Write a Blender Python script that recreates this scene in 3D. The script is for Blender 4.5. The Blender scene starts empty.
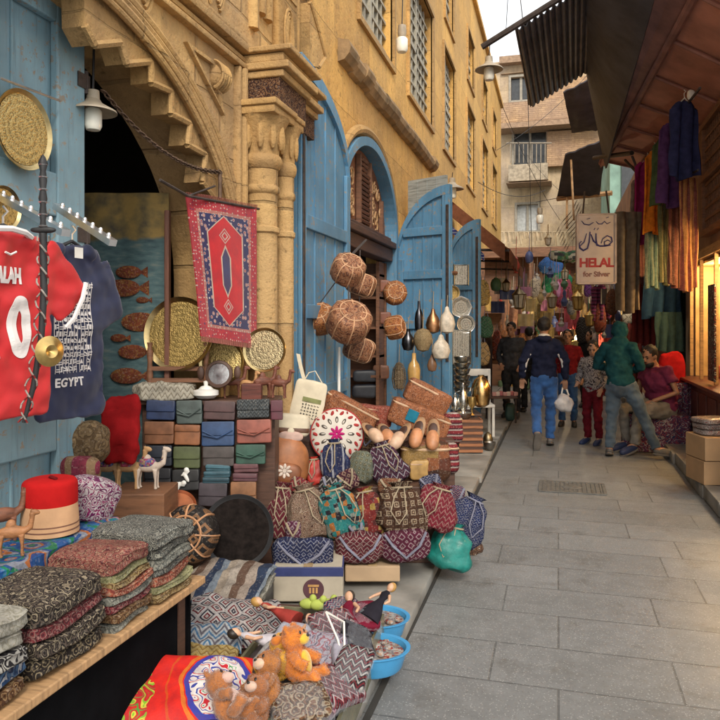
import bpy, bmesh, math, random
from mathutils import Vector, Matrix, noise
from mathutils.geometry import tessellate_polygon
random.seed(7)
SC = bpy.context.scene
COL = SC.collection
R = math.radians
A = R(15.4)
# ------------------------------------------------------------------ camera
cam = bpy.data.cameras.new('camera'); CAM = bpy.data.objects.new('camera', cam); COL.objects.link(CAM)
CAM.location = (0, 0, 1.6); CAM.rotation_euler = (R(90), 0, A)
cam.sensor_fit = 'HORIZONTAL'; cam.sensor_width = 36; cam.lens = 36
cam.shift_y = -35/720; cam.clip_start = 0.05; cam.clip_end = 400
SC.camera = CAM
# ------------------------------------------------------------------ sky, sun, exposure
W = bpy.data.worlds.new('World'); SC.world = W; W.use_nodes = True
wn = W.node_tree.nodes; wl = W.node_tree.links
sky = wn.new('ShaderNodeTexSky'); sky.sky_type = 'NISHITA'; sky.sun_disc = False
SUN_EL, SUN_AZ = 38, 160          # azimuth clockwise from +Y
sky.sun_elevation = R(SUN_EL); sky.sun_rotation = R(SUN_AZ)
sky.air_density = 1.0; sky.dust_density = 5.0; sky.ozone_density = 0.6
# thin bright cloud over the whole sky
wtc = wn.new('ShaderNodeTexCoord'); wns = wn.new('ShaderNodeTexNoise'); wns.inputs['Scale'].default_value = 2.5; wns.inputs['Detail'].default_value = 6
wl.new(wtc.outputs['Generated'], wns.inputs['Vector'])
wrp = wn.new('ShaderNodeValToRGB'); wrp.color_ramp.elements[0].position = .3; wrp.color_ramp.elements[0].color = (.55, .55, .55, 1); wrp.color_ramp.elements[1].position = .6; wrp.color_ramp.elements[1].color = (.95, .95, .95, 1)
wl.new(wns.outputs[0], wrp.inputs[0])
wmx = wn.new('ShaderNodeMix'); wmx.data_type = 'RGBA'; wl.new(wrp.outputs[0], wmx.inputs[0]); wl.new(sky.outputs[0], wmx.inputs[6]); wmx.inputs[7].default_value = (6.4, 6.4, 6.3, 1)
wl.new(wmx.outputs[2], wn['Background'].inputs[0]); wn['Background'].inputs[1].default_value = 0.15
sl = bpy.data.lights.new('sun', 'SUN'); sl.energy = 1.5; sl.angle = R(18); sl.color = (1, .93, .82)
so = bpy.data.objects.new('sun', sl); COL.objects.link(so)
sd = Vector((math.sin(R(SUN_AZ))*math.cos(R(SUN_EL)), math.cos(R(SUN_AZ))*math.cos(R(SUN_EL)), math.sin(R(SUN_EL))))
so.rotation_euler = sd.to_track_quat('Z', 'Y').to_euler(); so.location = (3, -3, 12)
vs = SC.view_settings; vs.view_transform = 'Standard'; vs.look = 'None'; vs.gamma = 1; vs.use_curve_mapping = False
vs.exposure = 0.75
# ------------------------------------------------------------------ projection of measured pixels to places
SA, CA = math.sin(A), math.cos(A)
FW = Vector((-SA, CA, 0)); RT = Vector((CA, SA, 0)); CP = Vector((0, 0, 1.6))
def P(px, py, d):
    return CP + d*(FW + RT*((px-360)/720) + Vector((0, 0, (325-py)/720)))
def PX(px, py, X):
    u = (px-360)/720; return P(px, py, X/(-SA + u*CA))
def PZ(px, py, Z):
    return P(px, py, (1.6-Z)*720/(py-325))
def YZ(px, py, X=-2.0):
    p = PX(px, py, X); return (p.y, p.z)
def pxsize(n, d): return n*d/720
# ------------------------------------------------------------------ materials
def S(r, g, b):
    f = lambda c: (c/255/12.92) if c/255 <= .04045 else ((c/255+.055)/1.055)**2.4
    return (f(r), f(g), f(b))
def c4(c): return (c[0], c[1], c[2], 1)
class NT:
    def __init__(s, name):
        s.mat = bpy.data.materials.new(name); s.mat.use_nodes = True
        s.t = s.mat.node_tree; s.b = s.t.nodes['Principled BSDF']
    def n(s, typ, **k):
        x = s.t.nodes.new('ShaderNode'+typ)
        for a, v in k.items(): setattr(x, a, v)
        return x
    def put(s, sock, v):
        if isinstance(v, bpy.types.NodeSocket): s.t.links.new(v, sock)
        elif isinstance(v, (tuple, list)) and len(v) == 3 and sock.type == 'RGBA': sock.default_value = c4(v)
        else: sock.default_value = v
    def m(s, op, a, b=0.0, c=0.0):
        x = s.n('Math', operation=op)
        s.put(x.inputs[0], a); s.put(x.inputs[1], b); s.put(x.inputs[2], c); return x.outputs[0]
    def vm(s, op, a, b=(0, 0, 0)):
        x = s.n('VectorMath', operation=op); s.put(x.inputs[0], a)
        s.put(x.inputs['Scale'] if op == 'SCALE' else x.inputs[1], b); return x.outputs[0]
    def mix(s, f, a, b, bt='MIX'):
        x = s.n('Mix', data_type='RGBA', blend_type=bt); s.put(x.inputs[0], f); s.put(x.inputs[6], a); s.put(x.inputs[7], b); return x.outputs[2]
    def co(s, kind='Object', rnd=False):
        o = s.n('TexCoord').outputs[kind]
        if rnd:
            r = s.n('ObjectInfo').outputs['Random']
            o = s.vm('ADD', o, s.vm('SCALE', (3.1, 7.7, 5.3), s.m('MULTIPLY', r, 9.0)))
        return o
    def xyz(s, v):
        x = s.n('SeparateXYZ'); s.put(x.inputs[0], v); return x.outputs
    def noise(s, v, sc, det=4, rough=.55, col=False):
        x = s.n('TexNoise'); s.put(x.inputs['Vector'], v); x.inputs['Scale'].default_value = sc; x.inputs['Detail'].default_value = det
        x.inputs['Roughness'].default_value = rough; return x.outputs['Color' if col else 0]
    def vor(s, v, sc, feat='F1', out='Distance', rand=1.0):
        x = s.n('TexVoronoi', feature=feat); s.put(x.inputs['Vector'], v); x.inputs['Scale'].default_value = sc
        x.inputs['Randomness'].default_value = rand; return x.outputs[out]
    def ramp(s, f, stops, interp='LINEAR'):
        x = s.n('ValToRGB'); x.color_ramp.interpolation = interp; e = x.color_ramp.elements
        while len(e) < len(stops): e.new(.5)
        for el, (p, c) in zip(e, stops): el.position = p; el.color = c4(c) if not isinstance(c, (int, float)) else (c, c, c, 1)
        s.put(x.inputs[0], f); return x.outputs[0]
    def out(s, col, rough=.7, metal=0, bump=None, bs=.3, bd=.01, sheen=0, spec=None):
        s.put(s.b.inputs['Base Color'], col); s.put(s.b.inputs['Roughness'], rough); s.put(s.b.inputs['Metallic'], metal)
        if sheen: s.b.inputs['Sheen Weight'].default_value = sheen
        if spec is not None: s.b.inputs['Specular IOR Level'].default_value = spec
        if bump is not None:
            x = s.n('Bump'); x.inputs['Strength'].default_value = bs; x.inputs['Distance'].default_value = bd
            s.put(x.inputs['Height'], bump); s.t.links.new(x.outputs[0], s.b.inputs['Normal'])
        return s.mat
_mc = {}
def plain(name, c, rough=.7, metal=0, var=.25, sc=9, bs=.25, bsc=None, bd=.006, sheen=0, spec=None):
    key = (name, c, rough, metal)
    if key in _mc: return _mc[key]
    t = NT(name); v = t.co('Object', True); nz = t.noise(v, sc, 5)
    dk = tuple(x*(1-var) for x in c); lt = tuple(min(x*(1+var), 1) for x in c)
    fine = t.noise(v, bsc or sc*9, 3)
    r = t.m('ADD', rough-.08, t.m('MULTIPLY', nz, .16))
    _mc[key] = t.out(t.ramp(nz, [(.3, dk), (.7, lt)]), r, metal, t.m('ADD', t.m('MULTIPLY', nz, .7), t.m('MULTIPLY', fine, .3)), bs, bd, sheen, spec)
    return _mc[key]
def fabric(name, c, var=.25, rough=.9, sc=14): return plain(name, tuple(q*.85 for q in c), rough, 0, var, sc, .5, 160, .004, 0, .1)
def leather(name, c, rough=.5): return plain(name, tuple(q*.82 for q in c), rough, 0, .35, 14, .3, 120, .003)
def metal(name, c, rough=.3, var=.3): return plain(name, c, rough, 1, var, 16, .2, 60, .002)
def wood(name, c, sx=2, sy=2, sz=22, rough=.6):
    key = (name, c)
    if key in _mc: return _mc[key]
    t = NT(name); v = t.vm('MULTIPLY', t.co('Object', True), (sx, sy, sz)); nz = t.noise(v, 2.2, 6, .65)
    _mc[key] = t.out(t.ramp(nz, [(.28, tuple(x*.45 for x in c)), (.5, c), (.75, tuple(min(1, x*1.35) for x in c))]), rough, 0, nz, .35, .006)
    return _mc[key]
def paint(name, c, wear=(.25, .22, .18)):
    key = (name, c)
    if key in _mc: return _mc[key]
    t = NT(name); v = t.co('Object', True); n1 = t.noise(v, 2.3, 5); n2 = t.noise(t.vm('MULTIPLY', v, (9, 9, 1.2)), 3, 6, .7); n3 = t.noise(v, 24, 5, .7)
    base = t.ramp(n1, [(.3, tuple(x*.72 for x in c)), (.7, tuple(min(1, x*1.22) for x in c))])
    base = t.mix(t.ramp(n2, [(.45, 0), (.72, .6)]), base, tuple(x*.55+.07 for x in c)); n4 = t.noise(t.vm('MULTIPLY', v, (14, 14, .7)), 3, 5, .7); base = t.mix(t.ramp(n4, [(.56, 0), (.7, .6)]), base, tuple(x*.35+.015 for x in c))
    chips = t.ramp(t.m('ADD', n3, t.m('MULTIPLY', n1, .3)), [(.74, 0), (.77, 1)])
    _mc[key] = t.out(t.mix(chips, base, wear), t.m('ADD', .42, t.m('MULTIPLY', n2, .25)), 0, t.m('ADD', t.m('MULTIPLY', n2, .6), n3), .25, .006)
    return _mc[key]
def stone(name, c, bw=.62, bh=.34, axes='yz', grime=.5, joint=.012, carve=0):
    t = NT(name); v = t.co('Object'); x, y, z = t.xyz(v)
    cx = t.n('CombineXYZ'); t.put(cx.inputs[0], y if axes[0] == 'y' else x); t.put(cx.inputs[1], z if axes[1] == 'z' else y)
    wob = t.vm('ADD', cx.outputs[0], t.vm('SCALE', t.vm('SUBTRACT', t.noise(v, 3, 3, col=True), (.5, .5, .5)), .035))
    br = t.n('TexBrick', offset=.5); t.put(br.inputs['Vector'], wob)
    for k, q in (('Color1', (c[0]*.66, c[1]*.62, c[2]*.62)), ('Color2', tuple(min(1, a*1.2) for a in c)), ('Mortar', tuple(a*.36 for a in c))): br.inputs[k].default_value = c4(q)
    for k, q in (('Scale', 1.0), ('Mortar Size', joint), ('Mortar Smooth', .5), ('Brick Width', bw), ('Row Height', bh), ('Bias', 0.0)): br.inputs[k].default_value = q
    big = t.noise(v, .55, 4, .6); n1 = t.noise(v, 1.6, 7, .68); n2 = t.noise(v, 7, 6, .65); n3 = t.noise(v, 40, 4, .6)
    streak = t.noise(t.vm('MULTIPLY', v, (4, 4, .5)), 1.6, 5, .6)
    col = t.mix(t.ramp(n1, [(.38, 0), (.66, grime)]), br.outputs['Color'], tuple(a*q for a, q in zip(c, (.42, .37, .33))))
    col = t.mix(t.ramp(streak, [(.48, 0), (.68, grime)]), col, (c[0]*.34, c[1]*.31, c[2]*.36))
    col = t.mix(t.ramp(n2, [(.3, .5), (.75, 0)]), col, tuple(min(1, a*1.2) for a in c))
    col = t.mix(t.ramp(big, [(.42, 0), (.62, .5)]), col, (c[0]*.62, c[1]*.66, c[2]*.95))
    pit = t.noise(v, 16, 5, .7); col = t.mix(t.ramp(pit, [(.30, .8), (.42, 0)]), col, tuple(a*.3 for a in c))
    h = t.m('ADD', t.m('MULTIPLY', br.outputs['Fac'], -.8), t.m('ADD', t.m('MULTIPLY', n2, .8), t.m('MULTIPLY', n3, .35)))
    return t.out(col, .88, 0, t.m('ADD', h, pit), .75, .018)
def ground_mat(name, c, bw, bh, joint, speck=True, off=.37):
    t = NT(name); v = t.co('Object'); x, y, z = t.xyz(v)
    cx = t.n('CombineXYZ'); t.put(cx.inputs[0], x); t.put(cx.inputs[1], y)
    br = t.n('TexBrick', offset=off, squash=1.3, squash_frequency=3); t.put(br.inputs['Vector'], cx.outputs[0])
    for k, q in (('Color1', tuple(a*.86 for a in c)), ('Color2', tuple(a*1.12 for a in c)), ('Mortar', tuple(a*.36 for a in c))): br.inputs[k].default_value = c4(q)
    for k, q in (('Scale', 1.0), ('Mortar Size', joint), ('Mortar Smooth', .3), ('Brick Width', bw), ('Row Height', bh), ('Bias', -.1)): br.inputs[k].default_value = q
    n1 = t.noise(v, .9, 6, .6); n2 = t.noise(v, 9, 6, .7); sp = t.vor(v, 70); sp2 = t.noise(v, 90, 3, .7)
    col = t.mix(t.ramp(n1, [(.36, 0), (.66, .6)]), br.outputs['Color'], tuple(a*.5 for a in c)); st_ = t.noise(v, 2.7, 7, .75); col = t.mix(t.ramp(st_, [(.54, 0), (.64, .55)]), col, (c[0]*.42, c[1]*.38, c[2]*.33))
    col = t.mix(t.ramp(n2, [(.38, .0), (.75, .35)]), col, tuple(min(1, a*1.5) for a in c))
    if speck:
        col = t.mix(t.ramp(sp, [(.12, .32), (.28, 0)]), col, (.68, .67, .63))
        col = t.mix(t.ramp(sp2, [(.32, .55), (.45, 0)]), col, (.07, .068, .062))
    h = t.m('ADD', t.m('MULTIPLY', br.outputs['Fac'], -1.0), t.m('ADD', t.m('MULTIPLY', n2, .3), t.m('MULTIPLY', sp2, .25)))
    return t.out(col, t.m('ADD', t.ramp(n1, [(.35, .34), (.65, .5)]), t.m('MULTIPLY', n2, .12)), 0, h, .4, .007)
def pattern(name, kind, cols, sc=1.0, rough=.9, uv='xz', coord='Object', rnd=True, bs=.4, warp=.0):
    """woven or printed cloth; u and v run over two local axes in metres"""
    t = NT(name); v = t.co(coord, rnd and coord == 'Object')
    if warp: v = t.vm('ADD', v, t.vm('SCALE', t.vm('SUBTRACT', t.noise(v, 14/max(sc, .01)**0, 2, col=True), (.5, .5, .5)), warp))
    ax = dict(zip('xyz', t.xyz(v))); u, w = ax[uv[0]], ax[uv[1]]
    fr = lambda q: t.m('FRACT', q)
    tri = lambda q: t.m('ABSOLUTE', t.m('SUBTRACT', fr(q), .5))
    n = len(cols)
    st = lambda: [(i/n, c) for i, c in enumerate(cols)]
    if kind == 'zigzag':
        f = fr(t.m('ADD', t.m('MULTIPLY', w, 9*sc), t.m('MULTIPLY', tri(t.m('MULTIPLY', u, 9*sc)), 1.6)))
    elif kind == 'diamond':
        f = fr(t.m('MULTIPLY', t.m('ADD', tri(t.m('MULTIPLY', u, 7*sc)), tri(t.m('MULTIPLY', w, 7*sc))), 1.9))
    elif kind == 'square':
        f = t.m('MULTIPLY', t.m('MAXIMUM', tri(t.m('MULTIPLY', u, 12*sc)), tri(t.m('MULTIPLY', w, 12*sc))), 1.99)
    elif kind == 'stripe':
        f = fr(t.m('ADD', t.m('MULTIPLY', u, 7*sc), t.m('MULTIPLY', t.noise(v, 5, 2), .15)))
    elif kind == 'hstripe':
        f = fr(t.m('ADD', t.m('MULTIPLY', w, 7*sc), t.m('MULTIPLY', t.noise(v, 5, 2), .12)))
    elif kind == 'paisley':
        q = t.vm('ADD', v, t.vm('SCALE', t.vm('SUBTRACT', t.noise(v, 9*sc, 3, col=True), (.5, .5, .5)), .09/sc))
        f = fr(t.m('ADD', t.m('MULTIPLY', t.vor(q, 13*sc), 2.6), t.m('MULTIPLY', t.noise(v, 30*sc, 2), .5)))
    elif kind == 'swirl':
        q = t.vm('ADD', v, t.vm('SCALE', t.vm('SUBTRACT', t.noise(v, 8*sc, 2, col=True), (.5, .5, .5)), .16/sc))
        f = fr(t.m('MULTIPLY', t.noise(q, 7*sc, 1), 5.0))
    elif kind == 'patch':
        f = t.xyz(t.vor(v, 11*sc, out='Color', rand=.35))[0]
    elif kind == 'wild':
        f = fr(t.m('ADD', t.m('MULTIPLY', t.vor(v, 6*sc, 'SMOOTH_F1'), 3.2), t.m('MULTIPLY', t.xyz(t.vor(v, 6*sc, out='Color'))[0], .4)))
    elif kind == 'kilim':
        band = fr(t.m('MULTIPLY', w, 5*sc))
        zz = fr(t.m('ADD', t.m('MULTIPLY', w, 20*sc), t.m('MULTIPLY', tri(t.m('MULTIPLY', u, 13*sc)), 1.8)))
        dm = t.m('ADD', tri(t.m('MULTIPLY', u, 13*sc)), tri(t.m('MULTIPLY', w, 15*sc)))
        x = t.n('Mix', data_type='FLOAT'); t.put(x.inputs[0], t.m('GREATER_THAN', band, .5)); t.put(x.inputs[2], zz); t.put(x.inputs[3], fr(t.m('MULTIPLY', dm, 1.7))); f = x.outputs[0]
    cols = [tuple(q*.78 for q in c) for c in cols]; col = t.ramp(f, st(), 'CONSTANT')
    nz = t.noise(v, 18, 4); col = t.mix(t.ramp(nz, [(.35, .6), (.72, .1)]), col, t.mix(.7, col, (.02, .016, .014)))
    fine = t.noise(v, 170, 2)
    # stitch by stitch variation of the weave and dulled, rubbed areas
    wn_ = t.n('TexWhiteNoise', noise_dimensions='3D'); t.put(wn_.inputs['Vector'], t.vm('SNAP', v, (.007, .007, .007)))
    col = t.mix(t.ramp(wn_.outputs['Value'], [(.0, .38), (.45, 0)]), col, t.mix(.7, col, (.01, .008, .008)))
    col = t.mix(t.ramp(wn_.outputs['Value'], [(.82, 0), (1, .3)]), col, t.mix(.5, col, (.55, .48, .4)))
    return t.out(col, rough, 0, t.m('ADD', t.m('ADD', t.m('MULTIPLY', fine, .6), t.m('MULTIPLY', f, .25)), t.m('MULTIPLY', t.noise(v, 9, 4), 3.0)), bs, .004, spec=.12)
def glow(name, c, s):
    t = NT(name); t.b.inputs['Emission Color'].default_value = c4(c); t.b.inputs['Emission Strength'].default_value = s
    return t.out(c, .5)
def glass(name, c=(.85, .88, .9), rough=.12, alpha=.35):
    t = NT(name); v = t.co('Object', True); nz = t.noise(v, 25, 4, .7)
    t.b.inputs['Alpha'].default_value = alpha
    return t.out(c, rough, 0, nz, .9, .02)
# ------------------------------------------------------------------ meshes
class MB:
    def __init__(s): s.v = []; s.f = []; s.mi = []; s.cur = 0
    def add(s, vs, fs, M=None):
        o = len(s.v); s.v += [tuple(M @ Vector(p)) if M is not None else tuple(p) for p in vs]
        s.f += [tuple(i+o for i in f) for f in fs]; s.mi += [s.cur]*len(fs); return s
    def box(s, c, sz, rot=None, M=None, bev=0):
        bm = bmesh.new(); bmesh.ops.create_cube(bm, size=1)
        bmesh.ops.scale(bm, vec=sz, verts=bm.verts)
        if bev: bmesh.ops.bevel(bm, geom=bm.edges[:]+bm.verts[:], offset=min(bev, min(sz)*.45), segments=2, affect='EDGES', profile=.5)
        m = Matrix.Translation(c)
        if rot: m = m @ Matrix.Rotation(rot[2], 4, 'Z') @ Matrix.Rotation(rot[1], 4, 'Y') @ Matrix.Rotation(rot[0], 4, 'X')
        if M is not None: m = M @ m
        bm.verts.index_update()
        s.add([v.co.copy() for v in bm.verts], [[v.index for v in f.verts] for f in bm.faces], m); bm.free(); return s
    def b2(s, lo, hi, bev=0):
        return s.box([(a+b)/2 for a, b in zip(lo, hi)], [abs(b-a) for a, b in zip(lo, hi)], bev=bev)
    def prism(s, outer, holes, fn, t0, t1):
        """outline (a, b) with holes, swept from t0 to t1; fn(a, b, t) -> point"""
        loops = [outer]+list(holes); flat = [p for l in loops for p in l]; n = len(flat)
        tri = tessellate_polygon([[Vector((a, b, 0)) for a, b in l] for l in loops])
        vs = [fn(a, b, t0) for a, b in flat]+[fn(a, b, t1) for a, b in flat]
        fs = [tuple(t) for t in tri]+[tuple(i+n for i in reversed(t)) for t in tri]
        o = 0
        for l in loops:
            k = len(l)
            fs += [(o+i, o+(i+1) % k, n+o+(i+1) % k, n+o+i) for i in range(k)]; o += k
        return s.add(vs, fs)
    def tube(s, pts, r, seg=8, cap=True, closed=False):
        pts = [Vector(p) for p in pts]; n = len(pts); rr = r if isinstance(r, (list, tuple)) else [r]*n
        vs = []; fs = []; up = None
        for i, p in enumerate(pts):
            a = pts[(i-1) % n] if (i or closed) else p; b = pts[(i+1) % n] if (i < n-1 or closed) else p
            t = (b-a).normalized() if (b-a).length > 1e-9 else Vector((0, 0, 1))
            if up is None: up = Vector((0, 0, 1)) if abs(t.z) < .9 else Vector((1, 0, 0))
            x = t.cross(up).normalized() if t.cross(up).length > 1e-6 else t.orthogonal().normalized(); up = x.cross(t).normalized()
            for k in range(seg):
                q = 2*math.pi*k/seg; vs.append(p+(x*math.cos(q)+up*math.sin(q))*rr[i])
        for i in range(n if closed else n-1):
            j = (i+1) % n
            fs += [(i*seg+k, i*seg+(k+1) % seg, j*seg+(k+1) % seg, j*seg+k) for k in range(seg)]
        if cap and not closed: fs += [tuple(reversed(range(seg))), tuple((n-1)*seg+k for k in range(seg))]
        return s.add(vs, fs)
    def lathe(s, prof, seg=24, M=None, squash=(1, 1)):
        vs = []; n = len(prof)
        for r, z in prof:
            for k in range(seg):
                q = 2*math.pi*k/seg; vs.append((r*math.cos(q)*squash[0], r*math.sin(q)*squash[1], z))
        fs = [(i*seg+k, i*seg+(k+1) % seg, (i+1)*seg+(k+1) % seg, (i+1)*seg+k) for i in range(n-1) for k in range(seg)]
        flat = max(z for _, z in prof)-min(z for _, z in prof) < 1e-6
        if prof[0][0] > 1e-4: fs.append(tuple(reversed(range(seg))))
        if prof[-1][0] > 1e-4 and not flat: fs.append(tuple((n-1)*seg+k for k in range(seg)))
        return s.add(vs, fs, M)
    def sq(s, r, e1=1, e2=1, nu=28, nv=16, nz=0, nf=6, seed=0, M=None, tap=None):
        """superellipsoid with soft lumps; tap(z in -1..1) -> (sx, sy, dx, dy)"""
        f = lambda w, e: math.copysign(abs(w)**e, w)
        vs = [(0, 0, -r[2])]; 
        for i in range(1, nv):
            a = -math.pi/2+math.pi*i/nv
            for k in range(nu):
                b = 2*math.pi*k/nu
                x, y, z = r[0]*f(math.cos(a), e1)*f(math.cos(b), e2), r[1]*f(math.cos(a), e1)*f(math.sin(b), e2), r[2]*f(math.sin(a), e1)
                if tap: q = tap(z/r[2]); x, y = x*q[0]+(q[2] if len(q) > 2 else 0), y*q[1]+(q[3] if len(q) > 3 else 0)
                vs.append((x, y, z))
        vs.append((0, 0, r[2]))
        if nz:
            o = Vector((seed*3.7, seed*1.3, seed*2.1)); L = []
            for p in vs:
                p = Vector(p); d = p.normalized() if p.length > 1e-6 else Vector((0, 0, 1))
                L.append(p+d*nz*(noise.noise(p*nf+o)+.5*noise.noise(p*nf*2.3+o)))
            vs = L
        fs = [(0, 1+(k+1) % nu, 1+k) for k in range(nu)]
        for i in range(nv-2):
            a = 1+i*nu; fs += [(a+k, a+(k+1) % nu, a+nu+(k+1) % nu, a+nu+k) for k in range(nu)]
        a = 1+(nv-2)*nu; e = len(vs)-1; fs += [(a+k, a+(k+1) % nu, e) for k in range(nu)]
        return s.add(vs, fs, M)
    def grid(s, fn, nu, nv, th=0):
        """sheet fn(u, v) -> point for u, v in 0..1, with thickness th along its normals"""
        pt = [[Vector(fn(i/nu, j/nv)) for j in range(nv+1)] for i in range(nu+1)]
        vs = [p for r_ in pt for p in r_]; ix = lambda i, j: i*(nv+1)+j
        fs = [(ix(i, j), ix(i+1, j), ix(i+1, j+1), ix(i, j+1)) for i in range(nu) for j in range(nv)]
        if th:
            N = len(vs); nv2 = []
            for i in range(nu+1):
                for j in range(nv+1):
                    a = pt[min(i+1, nu)][j]-pt[max(i-1, 0)][j]; b = pt[i][min(j+1, nv)]-pt[i][max(j-1, 0)]
                    n_ = a.cross(b); n_ = n_.normalized() if n_.length > 1e-9 else Vector((0, 0, 1)); nv2.append(pt[i][j]-n_*th)
            vs += nv2; fs += [tuple(N+q for q in reversed(f)) for f in fs]
            bd = [ix(i, 0) for i in range(nu)]+[ix(nu, j) for j in range(nv)]+[ix(i, nv) for i in range(nu, 0, -1)]+[ix(0, j) for j in range(nv, 0, -1)]
            fs += [(bd[(k+1) % len(bd)], bd[k], bd[k]+N, bd[(k+1) % len(bd)]+N) for k in range(len(bd))]
        return s.add(vs, fs)
def link(name, data, parent=None, loc=None, rot=None):
    o = bpy.data.objects.new(name, data); COL.objects.link(o)
    if parent: o.parent = parent
    if loc is not None: o.location = loc
    if rot is not None: o.rotation_euler = rot
    return o
def tag(o, label, cat, group=None, kind=None):
    if kind: o['kind'] = kind; return o
    o['label'] = label; o['category'] = cat
    if group: o['group'] = group
    return o
def mesh(name, mb, mats, parent=None, smooth=True, loc=None, rot=None, ang=40, fixn=True):
    me = bpy.data.meshes.new(name); me.from_pydata(mb.v, [], mb.f)
    for m in (mats if isinstance(mats, (list, tuple)) else [mats]): me.materials.append(m)
    me.polygons.foreach_set('material_index', mb.mi)
    if fixn:
        bm = bmesh.new(); bm.from_mesh(me); bmesh.ops.recalc_face_normals(bm, faces=bm.faces); bm.to_mesh(me); bm.free()
    me.validate()
    if smooth: me.shade_smooth(); me.set_sharp_from_angle(angle=R(ang))
    return link(name, me, parent, loc, rot)
def thing(name, label, cat, loc, rz=0, group=None, rot=None):
    o = link(name, None, None, loc, rot or (0, 0, rz)); return tag(o, label, cat, group)
def one(name, label, cat, mb, mats, loc=(0, 0, 0), rot=(0, 0, 0), group=None, **k):
    return tag(mesh(name, mb, mats, None, loc=loc, rot=rot, **k), label, cat, group)
def remesh(o, vox, it=4, nz=0, nf=8, seed=0):
    """fuses overlapping closed pieces into one skin"""
    m = o.modifiers.new('r', 'REMESH'); m.mode = 'VOXEL'; m.voxel_size = vox
    if it: q = o.modifiers.new('s', 'SMOOTH'); q.iterations = it; q.factor = .5
    dg = bpy.context.evaluated_depsgraph_get(); me = bpy.data.meshes.new_from_object(o.evaluated_get(dg), depsgraph=dg)
    mt = [x for x in o.data.materials]; o.modifiers.clear(); old = o.data; o.data = me; bpy.data.meshes.remove(old)
    me.materials.clear()
    for x in mt: me.materials.append(x)
    if nz:
        of = Vector((seed*1.9, seed*2.7, seed))
        for v, n_ in zip(me.vertices, [x.vector.copy() for x in me.vertex_normals]):
            v.co += n_*nz*(noise.noise(Vector((v.co.x*nf, v.co.y*nf, v.co.z*nf*1.6))+of)+.5*noise.noise(v.co*nf*2.4+of))
    me.shade_smooth(); return o
def copy_tree(o, parent=None):
    c = o.copy(); COL.objects.link(c)
    if parent: c.parent = parent
    for ch in list(o.children): copy_tree(ch, c)
    return c
def text(body, size, mat, parent, M, name='lettering', depth=.002, spacing=1.0, bold=0):
    cu = bpy.data.curves.new(name, 'FONT'); cu.body = body; cu.size = size; cu.extrude = depth; cu.align_x = 'CENTER'; cu.space_character = spacing; cu.offset = bold
    o = link(name, cu); dg = bpy.context.evaluated_depsgraph_get(); dg.update()
    me = bpy.data.meshes.new_from_object(o.evaluated_get(dg)); bpy.data.objects.remove(o); bpy.data.curves.remove(cu)
    me.transform(M); me.materials.clear(); me.materials.append(mat); me.name = name
    return link(name, me, parent)
FACE = Matrix.Rotation(R(90), 4, 'X')          # text lying in xy -> standing, facing -y
def arc(cy, cz, a, b, t0, t1, n):
    return [(cy+a*math.cos(R(t0+(t1-t0)*i/n)), cz+b*math.sin(R(t0+(t1-t0)*i/n))) for i in range(n+1)]
# ------------------------------------------------------------------ shared colours
SAND = (.57, .36, .14); SAND2 = (.52, .33, .13)
m_stone = stone('sandstone_blocks', SAND, .62, .33, grime=.7, joint=.016)
m_stone_plain = stone('sandstone_carved', (.52, .32, .115), .9, .5, grime=.6, joint=.006)
m_plaster = stone('ochre_render', (.70, .41, .115), 1.3, .62, grime=.45, joint=.005)
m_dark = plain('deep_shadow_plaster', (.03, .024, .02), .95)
m_blue = paint('blue_door_paint', (.095, .24, .385)); m_blue2 = paint('pale_blue_door_paint', (.19, .31, .37))
m_grey_wood = wood('grey_weathered_wood', (.27, .29, .28)); m_brown_wood = wood('brown_wood', (.16, .07, .035)); m_dark_wood = wood('dark_wood', (.075, .035, .022))
m_tan_wood = wood('tan_wood', (.42, .25, .12), 3, 22, 3); m_iron = plain('rusty_iron', (.07, .055, .05), .65, .5, .4, 20)
m_steel = metal('chrome', (.85, .85, .86), .34, .1); m_brass = metal('brass', (.62, .43, .16), .34, .35); m_copper = metal('copper', (.62, .33, .16), .3)
m_black = plain('black_stuff', (.02, .02, .022), .6); m_white = plain('white_stuff', (.75, .73, .68), .6, 0, .1)
m_cream = fabric('cream_canvas', (.68, .60, .45), .12)
# ------------------------------------------------------------------ ground
g = MB(); g.b2((-60, -20, -.3), (60, 120, 0))
tag(mesh('ground', g, ground_mat('street_slabs', (.195, .2, .2), .82, .41, .006), smooth=False), 0, 0, kind='structure')
def slab_run(name, x0, x1, y0, y1, z, seed, mat, L=1.1, into=None):
    r = random.Random(seed); y = y0
    g = MB()
    while y < y1:
        l = L*r.uniform(.75, 1.35); e = min(y+l, y1)
        g.box(((x0+x1)/2+r.uniform(-.012, .012), (y+e)/2, z/2+r.uniform(-.006, .006)), (x1-x0, e-y-.016, z), rot=(r.uniform(-.006, .006), r.uniform(-.006, .006), r.uniform(-.008, .008)), bev=.012); y = e
    return tag(mesh(name, g, mat), 0, 0, kind='structure')
m_kerb = plain('kerb_stone', (.22, .21, .19), .75, 0, .4, 3, .4, 50, .006)
slab_run('pavement', -1.36, -.76, -2, 26, .07, 3, m_kerb)
g = MB(); g.b2((-4.6, -2, .004), (-1.38, 30, .06)); tag(mesh('footpath', g, m_kerb, smooth=False), 0, 0, kind='structure')
g = MB(); g.b2((-.765, -2, .001), (-.735, 26, .004)); tag(mesh('gutter', g, plain('gutter_dirt', (.03, .028, .025), .95), smooth=False), 0, 0, kind='structure')
slab_run('kerb', 1.28, 1.62, 5.5, 26, .13, 5, m_kerb, .9)
g = MB(); g.b2((1.63, 5.5, .004), (4.5, 28, .125)); tag(mesh('shop_step', g, m_kerb, smooth=False), 0, 0, kind='structure')
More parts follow.
